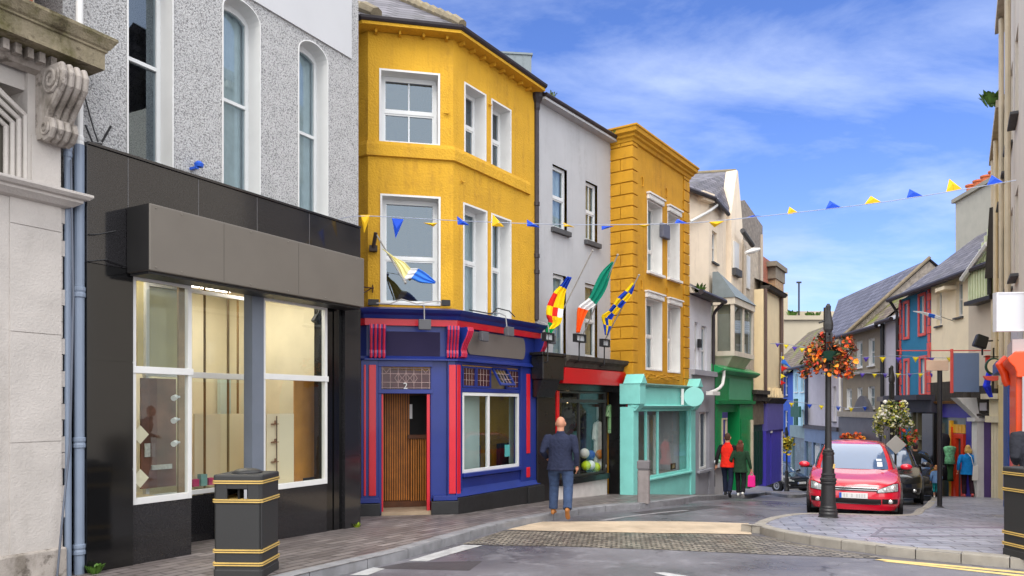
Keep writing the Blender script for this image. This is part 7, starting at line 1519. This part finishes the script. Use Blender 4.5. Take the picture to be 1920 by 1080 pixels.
# ------------------------------------------------------------------ lamp posts, flower baskets, posts, signs
IRON = mat('black cast iron', (40, 39, 40), .42, .15, 8, .1, 60)
def lamp_post(x, y, lab, s=1.0, simple=False):
    f = Fr(x, y, 1, 0, gz(x, y) - .02); t = thing('lamp_post', lab, 'lamp post', f)
    pr = [(.17, 0), (.175, .03), (.16, .05), (.165, .1), (.15, .13), (.158, .16), (.14, .19), (.145, .215), (.132, .24), (.122, .5), (.118, .62), (.135, .635), (.14, .66), (.128, .675), (.142, .70), (.145, .73), (.12, .75), (.12, .79), (.128, .81), (.105, .83), (.098, 1.13), (.094, 1.16), (.105, 1.17), (.105, 1.21), (.09, 1.22), (.095, 1.245), (.075, 1.26), (.06, 1.29), (.054, 1.6), (.05, 2.9)]
    MB().lathe(0, 0, [(r * s, z * s) for r, z in pr], 40).build('column', IRON, t, smooth=False)
    MB().tube([(0, 0, 2.9 * s), (0, 0, 3.35 * s)], .04 * s, 10).box(-.06 * s, -.02 * s, -.05 * s, .05 * s, 2.95 * s, 3.4 * s).box(.02 * s, .06 * s, -.05 * s, .05 * s, 2.95 * s, 3.4 * s).build('upper_shaft', IRON, t, bev=.006)
    MB().loft([[(k * math.cos(a), k * .7 * math.sin(a), z * s) for a in [i * math.pi / 4 + .39 for i in range(8)]] for k, z in ((.05, 3.38), (.085, 3.46), (.09, 3.56), (.06, 3.70), (.045, 3.80), (.05, 3.88), (.02, 3.93))]).tube([(-.06, 0, 3.62 * s), (-.17, 0, 3.58 * s)], .018, 6).box(-.075, -.04, -.03, .03, 3.6 * s, 3.86 * s).build('finial', IRON, t)
    if not simple: MB().tube([(.06, -.085, .92), (.075, -.075, 1.0)], .022, 8).build('gold_plate', GOLD, t)
    return t
def flowers(x, y, z, lab, R0, hgt, blooms, leaves, seed, hang=.3, nb=420, nl=900, bs=.045, bowl=.16):
    f = Fr(x, y, 1, 0, z); t = thing('flower_basket', lab, 'flower basket', f); rr = random.Random(seed)
    MB().lathe(0, 0, [(.05, -bowl), (R0 * .42, -bowl * .9), (R0 * .58, -.0), (R0 * .6, .02), (R0 * .5, .02), (.05, -.02)], 16).build('planter', mat('green planter', (18, 60, 46), .6, .15, 6), t)
    clumps = [(rr.uniform(0, 6.28), rr.uniform(.2, 1), rr.gauss(.05, .45), rr.uniform(.14, .3)) for _ in range(26)]
    def pt():
        a, rad, zz, sp = rr.choice(clumps); px_ = R0 * rad * math.cos(a) + rr.gauss(0, sp * R0 * .55); py_ = R0 * rad * math.sin(a) + rr.gauss(0, sp * R0 * .55); q = math.hypot(px_, py_)
        zz = max(-1, min(1, zz)); pz = hgt * (zz * .55) + rr.gauss(0, hgt * .13) - max(0, q - R0 * .6) * .25
        return Vector((px_, py_, max(-hgt * .75, min(hgt * .62, pz))))
    for name, mats, n, sz in (('foliage', leaves, nl, .05), ('blossom', blooms, nb, bs)):
        mb = MB()
        for _ in range(n):
            p = pt(); p = p * (1.0 if name == 'foliage' else 1.06); mb.m = rr.randrange(len(mats)); s = sz * rr.uniform(.6, 1.3)
            d = Vector((rr.gauss(0, 1), rr.gauss(0, 1), rr.gauss(0, .7))).normalized(); e = d.cross(Vector((rr.gauss(0, 1), rr.gauss(0, 1), rr.gauss(0, 1)))).normalized(); nn = d.cross(e)
            if name == 'foliage': mb.poly(p - d * s, p + e * s * .45 + nn * s * .15, p + d * s, p - e * s * .45 + nn * s * .1)
            else:
                for q in range(3):
                    a = q * 2.09; u = d * math.cos(a) + e * math.sin(a); w = d * math.cos(a + 1.05) + e * math.sin(a + 1.05); x2 = d * math.cos(a + 2.09) + e * math.sin(a + 2.09); mb.poly(p, p + u * s * .8 + nn * s * .3, p + w * s + nn * s * .45, p + x2 * s * .8 + nn * s * .3)
        mb.build(name, mats, t)
    return t
ORA = [mat('orange petal', (236, 104, 22), .7, .2, 20), mat('deep orange petal', (216, 96, 46), .7, .2, 20), mat('amber petal', (240, 150, 40), .7, .2, 20), mat('red petal', (204, 66, 50), .7, .2, 20)]
BRL = [mat('bronze leaf', (122, 66, 44), .6, .3, 20), mat('dark red leaf', (70, 34, 26), .6, .3, 20), mat('olive leaf', (70, 74, 28), .6, .3, 20)]
WHF = [mat('white petal', (236, 232, 220), .7, .06, 20), mat('cream petal', (226, 220, 180), .7, .1, 20), mat('yellow petal', (196, 190, 80), .7, .1, 20)]
GRL = [mat('mid green leaf', (78, 104, 40), .6, .3, 20), mat('dark leaf', (36, 58, 28), .6, .3, 20), mat('lime leaf', (140, 150, 50), .6, .3, 20)]
lx, ly = gpt(1553, 970)
lamp_post(lx, ly, 'black cast iron lamp post with lantern missing on the paved corner before the red hatchback')
zf = place((1550, 662), ly)[2]
flowers(lx - .05, ly - .02, zf, 'hanging basket of orange flowers round the black lamp post', .42, .56, ORA, BRL, 3, nb=380, nl=1500, bs=.045)
wx, wy = place((1672, 780), 21.5)[:2]; lamp_post(wx, wy, 'second black lamp post rising behind the red hatchback with white flowers', simple=True, s=.98)
flowers(wx, wy, place((1672, 786), wy)[2], 'hanging basket of white flowers on the lamp post behind the red hatchback', .45, .78, WHF, GRL, 5, nb=620, nl=1300, bs=.055)
flowers(wx + .35, wy - .3, place((1690, 822), wy)[2], 'trailing red and green plants below the white flower basket', .2, .4, [ORA[3]], GRL, 6, nb=60, nl=300)
yx, yy_ = place((1475, 830), 36.5)[:2]; lamp_post(yx, yy_, 'distant thin lamp post by the purple shop corner with yellow green basket', simple=True, s=.8)
flowers(yx, yy_, place((1474, 832), yy_)[2], 'yellow green flower basket beside the purple shop corner', .32, .62, [WHF[2], mat('gold petal', (214, 176, 40), .7, .1, 20)], [GRL[2], GRL[0]], 8, nb=160, nl=400, bs=.08)
p = fr.at(fr.u(1602, -.6), -.6); flowers(*p, fr.zb + fr.z(1602, 822, -.6), 'window box of orange red flowers on the front of the brown house', .5, .34, ORA, [GRL[0], BRL[0]], 9, nb=200, nl=300, bs=.07)
# sign post with plate
sx, sy = place((1762, 900), 16.6)[:2]; f = Fr(sx, sy, 1, 0, gz(sx, sy) - .02); t = thing('sign_post', 'thin black sign post on the paving with a pale plate at its top', 'sign post', f)
zt = place((1762, 690), 16.6)[2] - f.zb; MB().tube([(0, 0, 0), (0, 0, zt)], .052, 10).lathe(0, 0, [(.09, 0), (.085, .03), (.053, .05)], 12).build('post', IRON, t)
MB().box(-.33, .16, -.07, -.05, zt - .06, zt + .17).build('plate', mat('beige sign plate', (206, 176, 150), .6, .12, 3), t, bev=.008)
dx_, dy_ = place((1680, 826), 20.2)[:2]; f = Fr(dx_, dy_, 1, -.2, gz(dx_, dy_)); t = thing('road_sign', 'grey back of a diamond road sign behind the dark parked cars', 'road sign', f); zt = place((1690, 831), 20.2)[2] - f.zb
MB().prism([(-.26, zt - .04), (0, zt - .3), (.26, zt - .04), (0, zt + .22)], 'v', -.012, .012).build('plate', mat('grey sign back', (176, 174, 168), .5, .05), t, bev=.006); MB().tube([(0, .045, 0), (0, .045, zt + .3)], .03, 8).build('post', BLACKM, t)
# hanging signs on the right
X0, Y0, _ = place((1787, 700), 22.6); X1 = place((1835, 700), 22.6)[0]; f = Fr(X0, Y0, 1, 0, place((1800, 735), 22.6)[2]); hh = place((1800, 662), 22.6)[2] - f.zb
t = thing('hanging_sign', 'blank slate blue hanging sign with red edge projecting over the purple shop', 'sign', f)
MB().box(0, X1 - X0, -.03, .03, 0, hh).build('panel', mat('slate blue board', (112, 134, 176), .5, .04, 2), t, bev=.006); MB().box(-.07, -.01, -.035, .035, -.03, hh + .12).build('red_edge', CORAL, t); MB().box(-1.7, XF(Y0) - X0, -.015, .015, hh + .06, hh + .09).build('bracket', CORAL, t)
X0, Y0, _ = place((1865, 600), 12.4); X1 = XT(12.4); f = Fr(X0, Y0, 1, -.1, place((1865, 622), 12.4)[2]); hh = place((1865, 549), 12.4)[2] - f.zb
t = thing('white_sign_board', 'blank white boxed sign board projecting above the orange shopfront', 'sign', f)
MB().box(0.02, X1 - X0 + .05, -.05, .05, .02, hh - .02).build('panel', mat('white acrylic', (196, 197, 202), .35, .02), t); MB().frame(0, X1 - X0 + .05, 0, hh, .025, -.06, .06).build('trim', mat('pale metal trim', (206, 206, 210), .35), t)
X0, Y0, _ = place((1863, 687), 20.0); f = Fr(X0, Y0, 1, 0, place((1863, 687), 20)[2]); t = thing('oval_sign', 'cream oval sign with dark frame hung above the violet door', 'sign', f)
el = lambda a_, b_: [(a_ * math.cos(q), b_ * math.sin(q)) for q in [i * math.pi / 14 for i in range(28)]]
MB().prism(el(.23, .23), 'v', -.03, .03).build('frame', mat('dark green frame', (34, 70, 60), .5, .15), t, bev=.01); MB().prism(el(.19, .185), 'v', -.04, -.031).build('panel', mat('cream oval', (224, 214, 196), .5, .04), t); MB().box(-.26, XT(20) - X0, -.015, .015, .24, .27).box(-.015, .015, -.015, .015, .22, .5).build('bracket', BLACKM, t)
f2_ = Fr(X0 - .05, Y0 - .05, 1, 0, f.zb); t = thing('swing_sign', 'small coral fan shaped sign below the cream oval sign', 'sign', f2_)
MB().prism([(-.27, -.26), (.27, -.26), (.2, -.36), (.0, -.4), (-.2, -.36)], 'v', -.03, .03).build('panel', CORAL, t, bev=.01); MB().tube([(0, 0, -.4), (0, 0, -.7)], .03, 8).box(.26, XT(20) - X0 + .1, -.015, .015, -.3, -.27).build('bracket', BLACKM, t)
X0, Y0, _ = place((1854, 720), 20.5); f = Fr(X0, Y0, 1, .0, place((1845, 745), 20.5)[2])
t = thing('furled_banner', 'furled bright blue banner with red top hung over the violet door', 'banner', f); MB().loft([[(.02, -.05, 0), (.1, -.05, 0), (.1, .05, 0), (.02, .05, 0)], [(-.14, -.08, .3), (.0, -.08, .35), (.0, .06, .35), (-.14, .06, .3)], [(-.02, -.04, .8), (.1, -.04, .8), (.1, .04, .8), (-.02, .04, .8)]]).build('cloth', cloth_mat('royal blue cloth', (40, 58, 210), .3), t, bev=.02); MB().box(-.08, .02, -.03, .03, .78, 1.15).build('red_tab', REDS, t); MB().tube([(.05, 0, .8), (XT(20.5) - X0, .1, 1.0)], .02, 6).build('pole', BLACKM, t)
X0, Y0, _ = place((1838, 640), 21.5); f = Fr(X0, Y0, .9, -.3, place((1838, 640), 21.5)[2]); t = thing('wall_speaker', 'black wall speaker on a bracket over the violet door', 'speaker', f)
MB().prism([(-.2, -.12), (.12, -.24), (.2, .1), (-.08, .22)], 'v', -.14, .14).build('case', BLACKM, t, bev=.03); MB().tube([(.1, 0, 0), (.9, .3, .05)], .025, 6).tube([(.05, 0, -.2), (.05, .0, -.4)], .025, 6).build('bracket', BLACKM, t)

# ------------------------------------------------------------------ flags on poles
def flag(name, lab, fr_, pts, pole, mats, thick=.02, fold=.03, seg=6, name_group=None):
    """pts: list of (left point, right point, material index) cross lines down the cloth in the frame's coordinates."""
    t = thing('wall_flag', lab, 'flag', fr_, name_group)
    MB().tube(pole, .014, 8).ell(pole[-1], .025, .025, .025, 8, 6).build('pole', mat('flag pole', (150, 146, 140), .5), t)
    mb = MB(); n = 16; rows = []; K = 5
    P = [(Vector(a), Vector(b_), m_) for a, b_, m_ in pts]
    cr = lambda p0, p1, p2, p3, q: .5 * (2 * p1 + (p2 - p0) * q + (2 * p0 - 5 * p1 + 4 * p2 - p3) * q * q + (3 * p1 - p0 - 3 * p2 + p3) * q ** 3)
    for i in range(len(P) - 1):
        i0, i3 = max(i - 1, 0), min(i + 2, len(P) - 1)
        for k in range(K + (i == len(P) - 2)):
            q = k / K; A = cr(P[i0][0], P[i][0], P[i + 1][0], P[i3][0], q); B_ = cr(P[i0][1], P[i][1], P[i + 1][1], P[i3][1], q); w = (B_ - A).length
            rows.append(([A.lerp(B_, j / n) + Vector((0, min(fold, w * .25) * math.sin(j * .95 + (i * K + k) * .1), 0)) for j in range(n + 1)], P[i][2]))
    for r0_, _ in rows: mb.V += [tuple(p) for p in r0_]
    for i, (_, m_) in enumerate(rows[:-1]):
        for j in range(n):
            a = i * (n + 1) + j; mb.F.append((a, a + 1, a + n + 2, a + n + 1)); mb.I.append(m_ if not isinstance(m_, (list, tuple)) else m_[j * len(m_) // n])
    o = mb.build('cloth', mats, t, smooth=True)
    q = o.modifiers.new('thick', 'SOLIDIFY'); q.thickness = .006
    return t
FYEL = cloth_mat('flag yellow', (244, 206, 22), .1); FBLU = cloth_mat('flag blue', (28, 66, 176), .12); FRED = cloth_mat('flag red', (208, 40, 34), .1); FWHI = cloth_mat('flag white', (228, 228, 228), .06); FGRN = cloth_mat('flag green', (18, 128, 104), .1); FGR2 = cloth_mat('flag bright green', (16, 146, 84), .1); FORA = cloth_mat('flag orange', (238, 92, 28), .1); FCRE = cloth_mat('flag cream', (226, 216, 150), .1); FSKY = cloth_mat('flag sky blue', (58, 118, 214), .12)
def at(x, y, Y): return Vector(place((x, y), Y))
W0f = Fr(0, 0, 1, 0, 0)
def wflag(lab, Ya, Yb, pole, rows, mats, **k):
    """Flag from photo points; depth runs from Ya (wall) to Yb (tip)."""
    base = at(*pole[0], Ya); f = Fr(base.x, base.y, 1, 0, base.z); o = Vector((base.x, base.y, base.z))
    T = lambda x, y, q: tuple(at(x, y, Ya + (Yb - Ya) * q) - o)
    return flag('wall_flag', lab, f, [(T(*a, q), T(*b_, q), m_) for a, b_, q, m_ in rows], [T(*pole[0], 0), T(*pole[1], 1)], mats, **k)
wflag('yellow red and green quartered flag hanging from the grey house above the sports shop', 16.2, 15.4, ((1026, 640), (1111, 470)), [((1064, 518), (1072, 520), .6, 0), ((1050, 536), (1062, 542), .5, (1, 1, 1)), ((1038, 548), (1058, 560), .45, (2, 1, 1)), ((1026, 572), (1056, 580), .4, (1, 2, 4)), ((1024, 590), (1054, 596), .4, (2, 1, 1)), ((1028, 604), (1050, 608), .35, (3, 1, 1)), ((1022, 618), (1040, 616), .35, 3), ((1026, 632), (1032, 630), .35, 3)], [FBLU, FYEL, FRED, FGR2, FWHI])
wflag('green white and orange tricolour flag hanging over the red shop sign', 17.3, 16.5, ((1086, 645), (1158, 478)), [((1148, 490), (1151, 492), .85, 0), ((1128, 510), (1143, 520), .8, 0), ((1116, 532), (1134, 546), .7, 0), ((1104, 558), (1117, 571), .6, 1), ((1084, 576), (1103, 582), .5, 2), ((1081, 600), (1093, 604), .5, 2), ((1080, 624), (1087, 624), .5, 2)], [FGRN, FWHI, FORA])
wflag('blue and yellow checked flag twisted round its pole beside the ochre quoins', 17.6, 16.9, ((1133, 640), (1198, 516)), [((1186, 530), (1191, 533), .85, (0, 1)), ((1172, 545), (1184, 552), .8, (1, 0)), ((1158, 558), (1174, 566), .7, (0, 1)), ((1150, 570), (1163, 578), .6, (1, 0)), ((1141, 582), (1152, 590), .5, (0, 1)), ((1128, 592), (1147, 600), .45, (0, 1, 0)), ((1131, 608), (1146, 612), .4, (1, 0, 1)), ((1134, 628), (1140, 628), .4, 0)], [FYEL, FBLU])
wflag('pale yellow white and blue flag flying from the pole on the ochre pub', 13.1, 12.3, ((706, 440), (760, 530)), [((716, 466), (722, 470), .5, 0), ((734, 482), (742, 484), .6, 0), ((748, 506), (758, 492), .7, 1), ((756, 526), (770, 503), .75, 2), ((770, 523), (784, 504), .8, 3), ((788, 530), (800, 513), .85, 3), ((815, 532), (817, 528), .9, 3)], [FCRE, FCRE, FWHI, FSKY], fold=.015)
bpt = at(700, 460, 13.2); fb_ = Fr(bpt.x, bpt.y, .978, .206, bpt.z); o = MB().box(-.07, .07, -.02, .1, -.1, -.0).tube([(0, -.0, -.04), (.04, -.12, .2)], .035, 8).build('flag_bracket', mat('dark iron bracket', (52, 40, 36), .6), B2, fb_)
wflag('blue and white striped pennant on a pole from the cream row house', 26, 24.6, ((1803, 607), (1765, 594)), [((1766, 594), (1764, 600), 1, 0), ((1754, 590), (1752, 597), 1, 1), ((1742, 587), (1740, 593), 1, 0), ((1728, 584), (1728, 588), 1, 0), ((1712, 583), (1712, 584), 1, 0)], [FWHI, FSKY], fold=.02)

# ------------------------------------------------------------------ bunting
BU = mat('bunting blue', (18, 74, 196), .7, .05, 6); BY = mat('bunting yellow', (226, 178, 14), .7, .05, 6); CORD = mat('bunting cord', (150, 156, 172), .8); BPU = mat('bunting purple', (92, 70, 180), .7, .05, 6); BYL = mat('bunting lemon', (240, 216, 40), .7, .05, 6)
def bunting(lab, ends, ctrl, flags, Yf, name='bunting'):
    p0 = at(*ctrl[0], Yf(ctrl[0][0])); f = Fr(p0.x, p0.y, 1, 0, p0.z); o = Vector(p0); t = thing(name, lab, 'bunting', f, None)
    L = lambda x, y: at(x, y, Yf(x)) - o
    MB().tube([L(*c_) for c_ in smooth_path(ctrl, 6)], ends, 5).build('cord', CORD, t)
    for a, b_, c_, m_ in flags:
        A, B_, C_ = L(*a), L(*b_), L(*c_); C_ = C_ + Vector((0, .04, 0)); mb = MB(); M_ = (A + B_) / 2; q = M_.lerp(C_, .5) + Vector((0, -.03, 0))
        mb.poly(A, M_, q).poly(M_, B_, q).poly(A, q, C_).poly(q, B_, C_); o2 = mb.build('pennant', m_, t); s_ = o2.modifiers.new('thick', 'SOLIDIFY'); s_.thickness = .003
    return t
Y1 = lambda x: 11.4 - .0008 * (x - 640)
fl_ = [((676, 403), (694, 403), (682, 436), BY), ((735, 409), (757, 411), (741, 446), BU), ((794, 418), (820, 418), (812, 424), BY), ((857, 405), (858, 421), (880, 421), BU), ((924, 402), (922, 424), (945, 424), BY), ((988, 412), (988, 424), (1012, 425), BU), ((1056, 417), (1057, 424), (1078, 425), BY), ((1128, 424), (1128, 431), (1151, 423), BU), ((1194, 421), (1222, 420), (1208, 426), BY), ((1264, 420), (1290, 419), (1271, 409), BU), ((1329, 416), (1358, 414), (1341, 425), BY), ((1400, 408), (1431, 405), (1413, 403), BU), ((1476, 402), (1497, 399), (1482, 386), BY), ((1548, 392), (1577, 389), (1558, 375), BU), ((1621, 383), (1652, 379), (1635, 366), BY), ((1700, 371), (1729, 367), (1708, 353), BU), ((1774, 360), (1803, 354), (1783, 334), BY), ((1850, 348), (1881, 342), (1863, 327), BU)]
bunting('string of blue and yellow pennants crossing the whole street', .006, [(628, 413), (685, 405), (860, 414), (1060, 421), (1270, 419), (1415, 407), (1640, 381), (1800, 356), (1905, 338)], fl_, Y1)
tri = lambda x, y, s, m_: ((x - s, y), (x + s, y + .3), (x + s * .1, y + s * 1.7), m_)
bunting('small yellow and purple pennants strung across to the teal house', .008, [(1586, 672), (1680, 667), (1760, 671), (1850, 668)], [tri(x, 669 + (x % 7) * .2, 6, BYL if i % 2 == 0 else BPU) for i, x in enumerate((1592, 1624, 1655, 1685, 1717, 1747, 1780, 1810, 1838))], lambda x: 24.0)
bunting('lower string of small pennants before the brown house', .010, [(1540, 705), (1600, 699), (1700, 702), (1775, 690)], [tri(x, 700, 5, BYL if i % 2 == 0 else BPU) for i, x in enumerate((1550, 1572, 1596, 1617, 1640, 1660, 1684, 1706, 1726, 1748, 1768))], lambda x: 27.0)
bunting('faint string of pennants from the yellow cream end house', .012, [(1428, 645), (1470, 645), (1530, 655), (1590, 668)], [tri(x, y, 5, BYL if i % 2 == 0 else BPU) for i, (x, y) in enumerate(((1433, 640), (1458, 643), (1474, 646), (1490, 650), (1504, 653)))], lambda x: 30.0)
bunting('low string of yellow pennants before the pale blue and lilac houses', .012, [(1465, 750), (1520, 757), (1590, 765), (1640, 760)], [tri(x, y, 5, BYL if i % 2 == 0 else BU) for i, (x, y) in enumerate(((1484, 755), (1518, 758), (1540, 760), (1572, 762), (1596, 764), (1622, 762)))], lambda x: 33.0)
bunting('steep string of red blue and yellow pennants at the corner of the cream end house', .012, [(1466, 660), (1464, 690), (1463, 720)], [((1463, 668), (1470, 668), (1472, 680), BYL), ((1464, 685), (1466, 697), (1478, 690), FRED), ((1463, 700), (1464, 710), (1474, 706), BYL), ((1463, 680), (1470, 672), (1484, 690), FSKY), ((1462, 712), (1464, 722), (1474, 718), FRED)], lambda x: 31.0)
